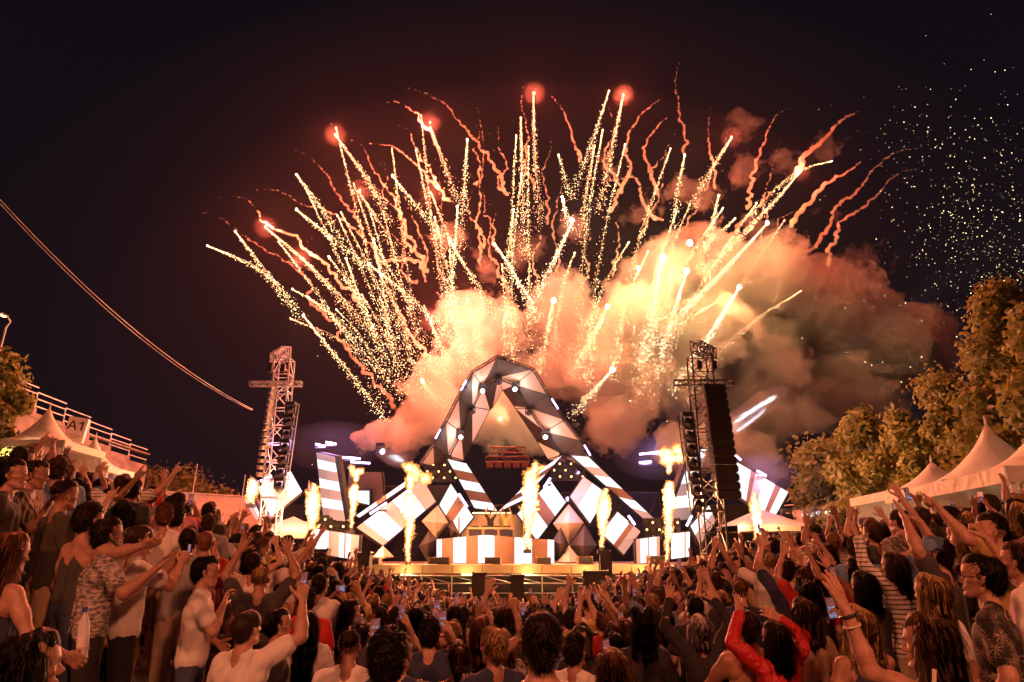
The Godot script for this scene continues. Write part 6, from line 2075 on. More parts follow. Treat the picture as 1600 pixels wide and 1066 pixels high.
		["faint column of golden sparks above the stage, eleventh from left", "yellow", [Vector3(-12.854, 31.344, -54.482), Vector3(-10.536, 24.151, -54.585), Vector3(-7.621, 15.189, -54.654)], 0.05],
		["faint column of golden sparks above the stage, twelfth from left", "red", [Vector3(-11.524, 20.834, -47.861), Vector3(-9.921, 18.251, -47.727), Vector3(-7.751, 13.867, -47.845)], 0.05],
		["faint column of golden sparks above the stage, thirteenth from left", "yellow", [Vector3(-10.983, 25.486, -48.444), Vector3(-8.369, 21.058, -47.955), Vector3(-5.287, 14.938, -47.477)], 0.05],
		["faint column of golden sparks above the stage, fourteenth from left", "red", [Vector3(-10.875, 29.28, -50.723), Vector3(-8.849, 22.52, -50.533), Vector3(-6.301, 14.214, -50.378)], 0.05],
		["faint column of golden sparks above the stage, fifteenth from left", "red", [Vector3(-10.621, 36.009, -51.242), Vector3(-8.707, 24.624, -50.975), Vector3(-6.391, 12.617, -51.129)], 0.05],
		["faint column of golden sparks above the stage, sixteenth from left", "red", [Vector3(-10.576, 23.185, -49.503), Vector3(-9.092, 20.227, -49.737), Vector3(-6.925, 15.205, -49.711)], 0.05],
		["faint column of golden sparks above the stage, seventeenth from left", "red", [Vector3(-9.953, 20.295, -47.004), Vector3(-8.95, 17.768, -46.592), Vector3(-7.418, 13.562, -46.612)], 0.05],
		["faint column of golden sparks above the stage, eighteenth from left", "red", [Vector3(-8.596, 41.359, -53.847), Vector3(-6.948, 28.806, -53.596), Vector3(-4.816, 15.602, -53.571)], 0.05],
		["faint column of golden sparks above the stage, nineteenth from left", "yellow", [Vector3(-8.54, 36.055, -51.522), Vector3(-6.394, 26.912, -51.248), Vector3(-3.846, 16.72, -51.742)], 0.05],
		["faint column of golden sparks above the stage, twentieth from left", "yellow", [Vector3(-6.941, 20.638, -51.766), Vector3(-6.222, 18.84, -51.282), Vector3(-4.933, 15.206, -51.572)], 0.05],
		["faint column of golden sparks above the stage, twenty-first from left", "yellow", [Vector3(-6.117, 27.286, -47.508), Vector3(-4.634, 21.585, -47.362), Vector3(-2.699, 14.536, -48.064)], 0.05],
		["faint column of golden sparks above the stage, twenty-second from left", "yellow", [Vector3(-5.264, 26.779, -50.715), Vector3(-4.618, 20.908, -50.419), Vector3(-3.396, 13.47, -50.369)], 0.05],
		["faint column of golden sparks above the stage, twenty-second from right", "yellow", [Vector3(-5.166, 20.83, -51.741), Vector3(-4.467, 19.031, -51.449), Vector3(-3.17, 15.314, -51.708)], 0.05],
		["faint column of golden sparks above the stage, twenty-first from right", "red", [Vector3(-0.794, 23.377, -47.852), Vector3(-0.408, 19.011, -47.703), Vector3(0.521, 13.037, -47.938)], 0.05],
		["faint column of golden sparks above the stage, twentieth from right", "yellow", [Vector3(-0.441, 20.781, -52.124), Vector3(-0.702, 19.605, -52.237), Vector3(-0.319, 15.961, -51.241)], 0.05],
		["faint column of golden sparks above the stage, nineteenth from right", "yellow", [Vector3(0.35, 34.815, -47.57), Vector3(-0.027, 25.286, -47.174), Vector3(0.204, 15.023, -47.418)], 0.05],
		["faint column of golden sparks above the stage, eighteenth from right", "yellow", [Vector3(0.872, 34.106, -52.28), Vector3(0.028, 25.278, -52.384), Vector3(-0.117, 15.105, -52.817)], 0.05],
		["faint column of golden sparks above the stage, seventeenth from right", "yellow", [Vector3(1.36, 33.751, -47.547), Vector3(1.302, 23.888, -47.192), Vector3(1.79, 13.231, -46.881)], 0.05],
		["faint column of golden sparks above the stage, sixteenth from right", "red", [Vector3(1.518, 25.493, -52.509), Vector3(1.292, 20.085, -52.009), Vector3(1.695, 13.132, -52.222)], 0.05],
		["faint column of golden sparks above the stage, fifteenth from right", "yellow", [Vector3(5.108, 25.24, -49.754), Vector3(3.889, 21.691, -49.802), Vector3(3.305, 16.302, -50.26)], 0.05],
		["faint column of golden sparks above the stage, fourteenth from right", "yellow", [Vector3(6.921, 18.857, -47.987), Vector3(6.04, 16.844, -47.795), Vector3(5.644, 12.884, -47.268)], 0.05],
		["faint column of golden sparks above the stage, thirteenth from right", "yellow", [Vector3(7.582, 35.626, -47.947), Vector3(5.838, 26.032, -47.748), Vector3(4.889, 15.715, -48.531)], 0.05],
		["faint column of golden sparks above the stage, twelfth from right", "yellow", [Vector3(9.404, 25.757, -48.885), Vector3(6.947, 21.304, -48.958), Vector3(5.016, 14.735, -47.925)], 0.05],
		["faint column of golden sparks above the stage, eleventh from right", "yellow", [Vector3(9.935, 36.164, -50.816), Vector3(7.369, 25.734, -51.01), Vector3(5.6, 14.231, -51.271)], 0.05],
		["faint column of golden sparks above the stage, tenth from right", "yellow", [Vector3(11.473, 26.139, -51.426), Vector3(9.377, 21.545, -51.509), Vector3(7.723, 14.748, -50.432)], 0.05],
		["faint column of golden sparks above the stage, ninth from right", "yellow", [Vector3(13.015, 27.708, -47.404), Vector3(10.703, 21.169, -47.656), Vector3(8.943, 13.029, -47.595)], 0.05],
		["faint column of golden sparks above the stage, eighth from right", "yellow", [Vector3(13.185, 21.149, -53.854), Vector3(11.333, 20.157, -54.14), Vector3(9.865, 16.674, -53.591)], 0.05],
		["faint column of golden sparks above the stage, seventh from right", "yellow", [Vector3(13.317, 34.303, -48.67), Vector3(9.987, 25.166, -48.483), Vector3(7.446, 14.872, -48.108)], 0.05],
		["faint column of golden sparks above the stage, sixth from right", "red", [Vector3(16.211, 32.226, -54.285), Vector3(13.234, 25.117, -54.203), Vector3(10.961, 16.236, -54.007)], 0.05],
		["faint column of golden sparks above the stage, fifth from right", "red", [Vector3(16.886, 21.747, -52.036), Vector3(13.281, 19.228, -52.035), Vector3(10.255, 14.628, -51.945)], 0.05],
		["faint column of golden sparks above the stage, fourth from right", "yellow", [Vector3(18.626, 30.934, -52.706), Vector3(14.01, 24.143, -52.938), Vector3(10.009, 15.336, -52.238)], 0.05],
		["faint column of golden sparks above the stage, third from right", "yellow", [Vector3(19.685, 28.763, -47.929), Vector3(14.36, 21.304, -47.697), Vector3(9.889, 12.52, -47.216)], 0.05],
		["faint column of golden sparks above the stage, second from right", "red", [Vector3(23.282, 22.047, -50.135), Vector3(17.896, 18.499, -50.278), Vector3(13.094, 13.005, -50.261)], 0.05],
		["faint column of golden sparks above the stage, rightmost", "red", [Vector3(24.817, 30.771, -54.666), Vector3(19.2, 22.918, -54.631), Vector3(14.315, 13.337, -53.966)], 0.05]]

var TRAILS_LIST := [
		["curling smoke trail of a firework, longest on the left", [Vector3(-29.293, 31.863, -55.395), Vector3(-27.703, 31.966, -55.937), Vector3(-25.786, 30.582, -55.778), Vector3(-23.046, 28.526, -55.299), Vector3(-20.744, 27.264, -55.662), Vector3(-17.913, 24.807, -55.684), Vector3(-18.108, 23.423, -55.678), Vector3(-15.282, 20.96, -55.417), Vector3(-14.829, 19.593, -55.282), Vector3(-13.186, 17.411, -55.605), Vector3(-11.137, 15.412, -55.255), Vector3(-9.852, 13.299, -55.554)], 0.211],
		["curling smoke trail of a firework, left, second highest", [Vector3(-24.867, 30.696, -50.37), Vector3(-23.178, 30.875, -50.686), Vector3(-21.783, 29.833, -50.98), Vector3(-20.561, 28.087, -50.239), Vector3(-17.995, 27.134, -50.995), Vector3(-17.15, 25.933, -50.56), Vector3(-14.601, 23.703, -50.636), Vector3(-12.281, 21.06, -50.316)], 0.198],
		["curling smoke trail of a firework, left, arching long", [Vector3(-22.853, 32.672, -52.584), Vector3(-20.575, 32.463, -52.535), Vector3(-18.561, 31.245, -52.595), Vector3(-16.518, 30.555, -52.306), Vector3(-14.253, 29.241, -52.471), Vector3(-12.164, 27.024, -52.155), Vector3(-11.246, 25.863, -52.563), Vector3(-8.451, 25.823, -52.475), Vector3(-7.178, 24.523, -52.558)], 0.186],
		["curling smoke trail of a firework, upper left, hooked", [Vector3(-21.052, 38.846, -55.622), Vector3(-19.049, 37.732, -55.615), Vector3(-17.196, 35.504, -55.8), Vector3(-16.076, 33.686, -55.974), Vector3(-14.641, 31.908, -56.18), Vector3(-13.54, 29.774, -55.629)], 0.174],
		["curling smoke trail of a firework, upper left, long", [Vector3(-15.117, 38.354, -53.31), Vector3(-13.707, 37.516, -53.205), Vector3(-12.575, 35.098, -53.262), Vector3(-10.698, 32.236, -52.767), Vector3(-9.588, 29.669, -52.621), Vector3(-8.625, 27.514, -53.181), Vector3(-7.223, 25.253, -52.703)], 0.198],
		["curling smoke trail of a firework, upper left, arched", [Vector3(-12.885, 36.952, -51.798), Vector3(-10.404, 36.298, -51.654), Vector3(-8.43, 34.585, -51.846), Vector3(-6.752, 32.695, -51.704), Vector3(-5.476, 31.115, -52.043)], 0.198],
		["curling smoke trail of a firework, top left, short curl", [Vector3(-11.585, 39.638, -50.051), Vector3(-10.319, 39.969, -49.991), Vector3(-8.741, 39.27, -50.313), Vector3(-7.692, 37.482, -50.149), Vector3(-6.379, 35.7, -50.207)], 0.186],
		["curling smoke trail of a firework, top left, thin", [Vector3(-10.1, 37.782, -50.313), Vector3(-8.948, 37.007, -50.256), Vector3(-8.22, 34.964, -50.181), Vector3(-6.885, 33.077, -50), Vector3(-6.244, 31.484, -50.243)], 0.161],
		["curling smoke trail of a firework, top left, long arch", [Vector3(-10.43, 45.937, -55.642), Vector3(-8.313, 45.023, -55.555), Vector3(-6.521, 43.905, -55.74), Vector3(-5.056, 41.849, -55.758), Vector3(-3.269, 39.487, -55.865), Vector3(-1.853, 37.364, -55.655), Vector3(-0.474, 34.085, -56.004)], 0.211],
		["curling smoke trail of a firework, tall upright left of centre", [Vector3(-3.29, 41.963, -53.418), Vector3(-2.821, 39.485, -53.544), Vector3(-2.623, 36.527, -53.734), Vector3(-2.911, 32.883, -53.899), Vector3(-3.03, 29.976, -53.892), Vector3(-2.64, 25.681, -53.677)], 0.161],
		["curling smoke trail of a firework, tall upright by two red stars", [Vector3(1.183, 44.889, -53.275), Vector3(0.897, 42.083, -53.311), Vector3(1.497, 39.55, -53.637), Vector3(1.297, 36.146, -53.139), Vector3(1.781, 33.484, -53.663)], 0.161],
		["curling smoke trail of a firework, right of centre, short", [Vector3(3.822, 44.108, -54.639), Vector3(4.951, 41.862, -54.094), Vector3(5.897, 38.737, -54.16), Vector3(6.473, 36.272, -53.931)], 0.174],
		["curling smoke trail of a firework, highest of all", [Vector3(16.712, 48.825, -55.233), Vector3(16.112, 45.941, -55.112), Vector3(16.241, 42.67, -55.192), Vector3(16.607, 40.305, -55.294), Vector3(16.518, 38.127, -55.616)], 0.161],
		["curling smoke trail of a firework, upright right of centre", [Vector3(18.594, 41.49, -52.783), Vector3(18.216, 39.321, -53.309), Vector3(18.074, 35.877, -52.72), Vector3(18.25, 33.134, -53.065)], 0.174],
		["curling smoke trail of a firework, right, hooked tip", [Vector3(26.128, 41.471, -52.758), Vector3(24.359, 40.263, -52.448), Vector3(23.176, 38.074, -52.618), Vector3(21.664, 34.464, -52.238), Vector3(20.527, 30.41, -52.041)], 0.198],
		["curling smoke trail of a firework, right, flat tip", [Vector3(30.389, 37.379, -55.37), Vector3(27.847, 36.712, -55.552), Vector3(25.345, 35.103, -55.774), Vector3(22.11, 31.817, -55.31), Vector3(19.902, 29.306, -55.418)], 0.211],
		["curling smoke trail of a firework, centre right, curling", [Vector3(14.391, 43.713, -54.392), Vector3(12.465, 41.78, -53.982), Vector3(11.466, 40.567, -54.521), Vector3(10.646, 38.147, -54.447), Vector3(10.869, 35.852, -54.477), Vector3(9.688, 33.051, -54.194)], 0.223],
		["curling smoke trail of a firework, centre right, second curl", [Vector3(15.289, 42.593, -55.65), Vector3(13.685, 40.696, -55.277), Vector3(12.479, 38.232, -55.17), Vector3(13.121, 36.161, -55.604), Vector3(13.685, 33.931, -55.733)], 0.223],
		["curling smoke trail of a firework, far right, upper arch", [Vector3(37.649, 37.235, -53.131), Vector3(35.229, 36.893, -53.092), Vector3(32.803, 35.09, -53.213), Vector3(30.933, 32.777, -53.462), Vector3(28.816, 31.261, -53.455), Vector3(27.983, 29.434, -53.372), Vector3(26.531, 27.54, -53.072), Vector3(25.264, 26.331, -53.553)], 0.223],
		["curling smoke trail of a firework, far right, lower arch", [Vector3(36.199, 34.241, -51.6), Vector3(33.657, 33.463, -51.311), Vector3(32.153, 31.901, -51.935), Vector3(30.418, 30.5, -52.06), Vector3(28.337, 29.014, -51.992), Vector3(27.214, 26.851, -51.634), Vector3(26.502, 24.625, -51.602)], 0.211],
		["curling smoke trail of a firework, right, faint high", [Vector3(31.274, 39.965, -51.351), Vector3(29.298, 38.624, -51.028), Vector3(27.674, 36.734, -50.986), Vector3(25.862, 35.187, -50.951), Vector3(24.567, 33.372, -50.92)], 0.31],
		["curling smoke trail of a firework, right, faint lower", [Vector3(30.445, 34.37, -50.381), Vector3(28.53, 32.869, -50.101), Vector3(26.52, 31.651, -50.003), Vector3(24.402, 29.373, -50.514), Vector3(23.268, 27.752, -50.088)], 0.285],
		["curling smoke trail of a firework, centre, twisting, left one", [Vector3(9.003, 42.247, -53.53), Vector3(9.656, 39.865, -54.088), Vector3(8.451, 36.514, -53.714), Vector3(9.634, 33.816, -53.599), Vector3(8.898, 31.054, -53.89)], 0.211],
		["curling smoke trail of a firework, centre, twisting, right one", [Vector3(6.706, 33.604, -50.85), Vector3(8.228, 32.559, -50.879), Vector3(10.748, 32.943, -50.931), Vector3(11.218, 30.468, -50.883), Vector3(12.55, 28.564, -50.512)], 0.211],
		["curling smoke trail of a firework, left low, broad", [Vector3(-10.713, 23.612, -50.423), Vector3(-9.407, 21.107, -50.44), Vector3(-8.123, 18.641, -50.376), Vector3(-6.616, 16.561, -50.386), Vector3(-5.699, 14.256, -50.459)], 0.248],
		["curling smoke trail of a firework, centre, broad low", [Vector3(-1.459, 31.747, -55.179), Vector3(-2.099, 28.596, -55.444), Vector3(-0.769, 24.944, -55.172), Vector3(0.194, 22.466, -55.862)], 0.248],
		["faint twisting smoke thread high over the stage, leftmost", [Vector3(-12.627, 31.337, -55.772), Vector3(-11.176, 29.999, -55.772), Vector3(-10.031, 28.677, -55.772), Vector3(-9.856, 27.373, -55.772), Vector3(-9.9, 26.085, -55.772), Vector3(-8.562, 24.813, -55.772)], 0.15],
		["faint twisting smoke thread high over the stage, second from left", [Vector3(-12.258, 36.152, -52.367), Vector3(-11.062, 34.098, -52.367), Vector3(-11.413, 32.085, -52.367), Vector3(-9.615, 30.113, -52.367), Vector3(-9.429, 28.18, -52.367), Vector3(-8.595, 26.284, -52.367)], 0.15],
		["faint twisting smoke thread high over the stage, third from left", [Vector3(-10.472, 35.571, -53.496), Vector3(-9.912, 33.161, -53.496), Vector3(-8.929, 30.808, -53.496), Vector3(-8.008, 28.509, -53.496), Vector3(-7.501, 26.263, -53.496), Vector3(-7.722, 24.067, -53.496)], 0.15],
		["faint twisting smoke thread high over the stage, fourth from left", [Vector3(-7.934, 33.352, -54.866), Vector3(-7.485, 31.575, -54.866), Vector3(-6.886, 29.829, -54.866), Vector3(-5.954, 28.111, -54.866), Vector3(-6.624, 26.423, -54.866), Vector3(-5.649, 24.763, -54.866)], 0.15],
		["faint twisting smoke thread high over the stage, fifth from left", [Vector3(-7.053, 36.655, -55.715), Vector3(-6.755, 34.484, -55.715), Vector3(-6.638, 32.357, -55.715), Vector3(-6.922, 30.273, -55.715), Vector3(-6.469, 28.23, -55.715), Vector3(-5.829, 26.227, -55.715)], 0.15],
		["faint twisting smoke thread high over the stage, sixth from left", [Vector3(-4.745, 35.203, -52.427), Vector3(-3.199, 33.417, -52.427), Vector3(-3.777, 31.662, -52.427), Vector3(-3.623, 29.939, -52.427), Vector3(-2.6, 28.245, -52.427), Vector3(-2.488, 26.58, -52.427)], 0.15],
		["faint twisting smoke thread high over the stage, seventh from left", [Vector3(-3.59, 40.598, -53.711), Vector3(-3.067, 39.218, -53.711), Vector3(-3.552, 37.856, -53.711), Vector3(-2.996, 36.511, -53.711), Vector3(-2.928, 35.184, -53.711), Vector3(-3.394, 33.873, -53.711)], 0.15],
		["faint twisting smoke thread high over the stage, eighth from left", [Vector3(-3.45, 33.913, -53.317), Vector3(-2.391, 32.422, -53.317), Vector3(-2.507, 30.952, -53.317), Vector3(-1.718, 29.503, -53.317), Vector3(-1.679, 28.076, -53.317), Vector3(-1.168, 26.669, -53.317)], 0.15],
		["faint twisting smoke thread high over the stage, ninth from left", [Vector3(-1.361, 40.654, -54.288), Vector3(-1.228, 39.15, -54.288), Vector3(-1.135, 37.667, -54.288), Vector3(-0.474, 36.205, -54.288), Vector3(-1.303, 34.763, -54.288), Vector3(-0.642, 33.341, -54.288)], 0.15],
		["faint twisting smoke thread high over the stage, tenth from left", [Vector3(0.636, 32.803, -52.741), Vector3(0.753, 30.522, -52.741), Vector3(2.541, 28.293, -52.741), Vector3(1.635, 26.114, -52.741), Vector3(2.197, 23.983, -52.741), Vector3(2.74, 21.899, -52.741)], 0.15],
		["faint twisting smoke thread high over the stage, eleventh from left", [Vector3(3.578, 40.43, -55.484), Vector3(3.656, 38.443, -55.484), Vector3(2.911, 36.493, -55.484), Vector3(3.13, 34.577, -55.484), Vector3(3.394, 32.696, -55.484), Vector3(3.199, 30.849, -55.484)], 0.15],
		["faint twisting smoke thread high over the stage, twelfth from left", [Vector3(5.478, 38.571, -56.725), Vector3(4.868, 35.94, -56.725), Vector3(4.296, 33.372, -56.725), Vector3(3.835, 30.864, -56.725), Vector3(4.232, 28.415, -56.725), Vector3(4.009, 26.023, -56.725)], 0.15],
		["faint twisting smoke thread high over the stage, twelfth from right", [Vector3(7.233, 30.442, -52.441), Vector3(6.691, 29.068, -52.441), Vector3(6.719, 27.713, -52.441), Vector3(6.055, 26.377, -52.441), Vector3(6.533, 25.059, -52.441), Vector3(6.076, 23.759, -52.441)], 0.15],
		["faint twisting smoke thread high over the stage, eleventh from right", [Vector3(9.473, 31.319, -52.539), Vector3(9.09, 29.821, -52.539), Vector3(9.348, 28.345, -52.539), Vector3(9.162, 26.891, -52.539), Vector3(8.727, 25.459, -52.539), Vector3(8.501, 24.048, -52.539)], 0.15],
		["faint twisting smoke thread high over the stage, tenth from right", [Vector3(14.513, 37.511, -53.315), Vector3(13.877, 35.534, -53.315), Vector3(13.521, 33.595, -53.315), Vector3(12.846, 31.693, -53.315), Vector3(11.89, 29.826, -53.315), Vector3(11.247, 27.994, -53.315)], 0.15],
		["faint twisting smoke thread high over the stage, ninth from right", [Vector3(16.591, 40.492, -55.42), Vector3(15.007, 39.119, -55.42), Vector3(14.351, 37.763, -55.42), Vector3(13.21, 36.425, -55.42), Vector3(13.329, 35.103, -55.42), Vector3(13.154, 33.797, -55.42)], 0.15],
		["faint twisting smoke thread high over the stage, eighth from right", [Vector3(17.397, 31.709, -52.18), Vector3(17.922, 29.787, -52.18), Vector3(17.074, 27.902, -52.18), Vector3(16.08, 26.053, -52.18), Vector3(16.671, 24.24, -52.18), Vector3(16.348, 22.461, -52.18)], 0.15],
		["faint twisting smoke thread high over the stage, seventh from right", [Vector3(18.648, 31.346, -54.503), Vector3(18.51, 30.111, -54.503), Vector3(17.876, 28.892, -54.503), Vector3(17.403, 27.688, -54.503), Vector3(17.172, 26.498, -54.503), Vector3(16.688, 25.322, -54.503)], 0.15],
		["faint twisting smoke thread high over the stage, sixth from right", [Vector3(20.28, 34.814, -55.51), Vector3(19.659, 32.294, -55.51), Vector3(18.841, 29.834, -55.51), Vector3(17.847, 27.431, -55.51), Vector3(17.149, 25.085, -55.51), Vector3(16.538, 22.792, -55.51)], 0.15],
		["faint twisting smoke thread high over the stage, fifth from right", [Vector3(20.373, 36.768, -55.566), Vector3(17.845, 34.803, -55.566), Vector3(17.45, 32.875, -55.566), Vector3(16.193, 30.981, -55.566), Vector3(15.759, 29.122, -55.566), Vector3(15.237, 27.295, -55.566)], 0.15],
		["faint twisting smoke thread high over the stage, fourth from right", [Vector3(20.991, 41.213, -56.12), Vector3(20.697, 39.85, -56.12), Vector3(20.325, 38.503, -56.12), Vector3(19.223, 37.173, -56.12), Vector3(18.84, 35.859, -56.12), Vector3(18.14, 34.561, -56.12)], 0.15],
		["faint twisting smoke thread high over the stage, third from right", [Vector3(23.736, 29.475, -52.515), Vector3(23.105, 27.952, -52.515), Vector3(23.005, 26.453, -52.515), Vector3(22.601, 24.978, -52.515), Vector3(22.549, 23.524, -52.515), Vector3(21.777, 22.093, -52.515)], 0.15],
		["faint twisting smoke thread high over the stage, second from right", [Vector3(25.162, 38.981, -53.805), Vector3(24.296, 36.697, -53.805), Vector3(23.54, 34.462, -53.805), Vector3(22.704, 32.274, -53.805), Vector3(22.667, 30.134, -53.805), Vector3(22.033, 28.038, -53.805)], 0.15],
		["faint twisting smoke thread high over the stage, rightmost", [Vector3(26.486, 31.483, -53.183), Vector3(23.786, 30.167, -53.183), Vector3(23.166, 28.869, -53.183), Vector3(21.9, 27.587, -53.183), Vector3(20.602, 26.322, -53.183), Vector3(19.988, 25.074, -53.183)], 0.15]]

var FLARES_LIST := [
		["large white flare in the yellow smoke, upper right one", Vector3(14.64, 26.22, -50), "white", 0.24, 38.0, 0.96, 0.8, 0.27],
		["large white flare in the yellow smoke, lower right one", Vector3(14.293, 23.882, -50.4), "white", 0.22, 34.0, 0.96, 0.8, 0.27],
		["large white flare in the yellow smoke, left one", Vector3(12.392, 25.047, -50.2), "white", 0.22, 38.0, 0.96, 0.8, 0.27],
		["smaller pale flare left of the large white ones", Vector3(10.297, 23.935, -50), "white", 0.14, 30.0, 0.96, 0.8, 0.27],
		["golden flare above the arch's right shoulder", Vector3(3.235, 20.623, -48.6), "yellow", 0.2, 26.0, 1.0, 0.4, 0.11],
		["golden flare right of the arch", Vector3(7.455, 20.241, -49), "yellow", 0.16, 45.0, 1.0, 0.3, 0.08],
		["orange flare low right of the arch", Vector3(7.471, 14.905, -48), "yellow", 0.2, 50.0, 1.0, 0.17, 0.055],
		["pale flare high over the arch", Vector3(4.855, 27.802, -49), "white", 0.16, 35.0, 1.0, 0.86, 0.52],
		["small pale flare above the pale one", Vector3(4.251, 29.783, -49.4), "white", 0.11, 15.0, 1.0, 0.86, 0.52],
		["orange flare in the smoke left of the arch", Vector3(-6.627, 14.024, -48), "yellow", 0.12, 24.0, 1.0, 0.17, 0.055],
		["golden flare among the far left trails", Vector3(-17.682, 28.735, -49), "yellow", 0.08, 50.0, 1.0, 0.42, 0.13],
		["golden flare among the left trails, lower", Vector3(-11.165, 26.021, -49), "yellow", 0.08, 40.0, 1.0, 0.42, 0.13],
		["golden flare left of centre", Vector3(-5.011, 25.908, -49), "yellow", 0.09, 26.0, 1.0, 0.42, 0.13],
		["golden flare at upper left of centre", Vector3(-10.083, 32.198, -49.5), "yellow", 0.08, 50.0, 1.0, 0.42, 0.13],
		["golden flare high left of the centre", Vector3(-3.844, 35.692, -49.5), "yellow", 0.08, 50.0, 1.0, 0.42, 0.13],
		["golden flare low at the far left", Vector3(-16.241, 19.499, -49), "yellow", 0.08, 45.0, 1.0, 0.42, 0.13],
		["golden flare high right of the centre", Vector3(14.86, 34.503, -50), "yellow", 0.08, 50.0, 1.0, 0.42, 0.13],
		["red flare high above the arch, left of the pair", Vector3(1.95, 40.059, -49), "red", 0.096, 300.0, 1.0, 0.12, 0.06],
		["red flare high above the arch, right of the pair", Vector3(9.685, 39.861, -49), "red", 0.096, 300.0, 1.0, 0.12, 0.06],
		["red flare at the upper left", Vector3(-15.045, 35.857, -49), "red", 0.096, 300.0, 1.0, 0.12, 0.06],
		["red flare left of centre", Vector3(-7.165, 37.78, -50), "red", 0.088, 293.9, 1.0, 0.12, 0.06],
		["red flare at right in dark smoke", Vector3(24.573, 32.998, -50), "red", 0.08, 132.0, 1.0, 0.12, 0.06],
		["red flare above the right smoke", Vector3(19.053, 36.288, -50), "red", 0.08, 156.0, 1.0, 0.12, 0.06],
		["red flare at the far left", Vector3(-20.436, 27.678, -50), "red", 0.08, 235.3, 1.0, 0.12, 0.06],
		["red flare in the left trails", Vector3(-12.866, 31.089, -50), "red", 0.08, 293.9, 1.0, 0.12, 0.06],
		["red flare among the middle left trails", Vector3(-6.857, 30.846, -50), "red", 0.08, 293.9, 1.0, 0.12, 0.06],
		["low red flare among the left trails", Vector3(-17.306, 24.899, -50), "red", 0.08, 235.3, 1.0, 0.12, 0.06],
		["hidden pale flare behind the arch opening", Vector3(-0.864, 11.485, -49.5), "yellow", 0.1, 26.0, 1.0, 0.66, 0.26],
		["red flare low in the middle smoke", Vector3(-3.515, 20.883, -49), "red", 0.08, 300.0, 1.0, 0.12, 0.06],
		["red flare at left low in the trails", Vector3(-6.266, 19.182, -49), "red", 0.08, 300.0, 1.0, 0.12, 0.06],
		["golden comet flare at the right above the smoke", Vector3(21.219, 28.031, -50), "white", 0.14, 36.0, 1.0, 0.42, 0.13],
		["golden comet flare by the right mast's top", Vector3(18.297, 22.313, -50), "white", 0.15, 44.0, 1.0, 0.4, 0.12]]

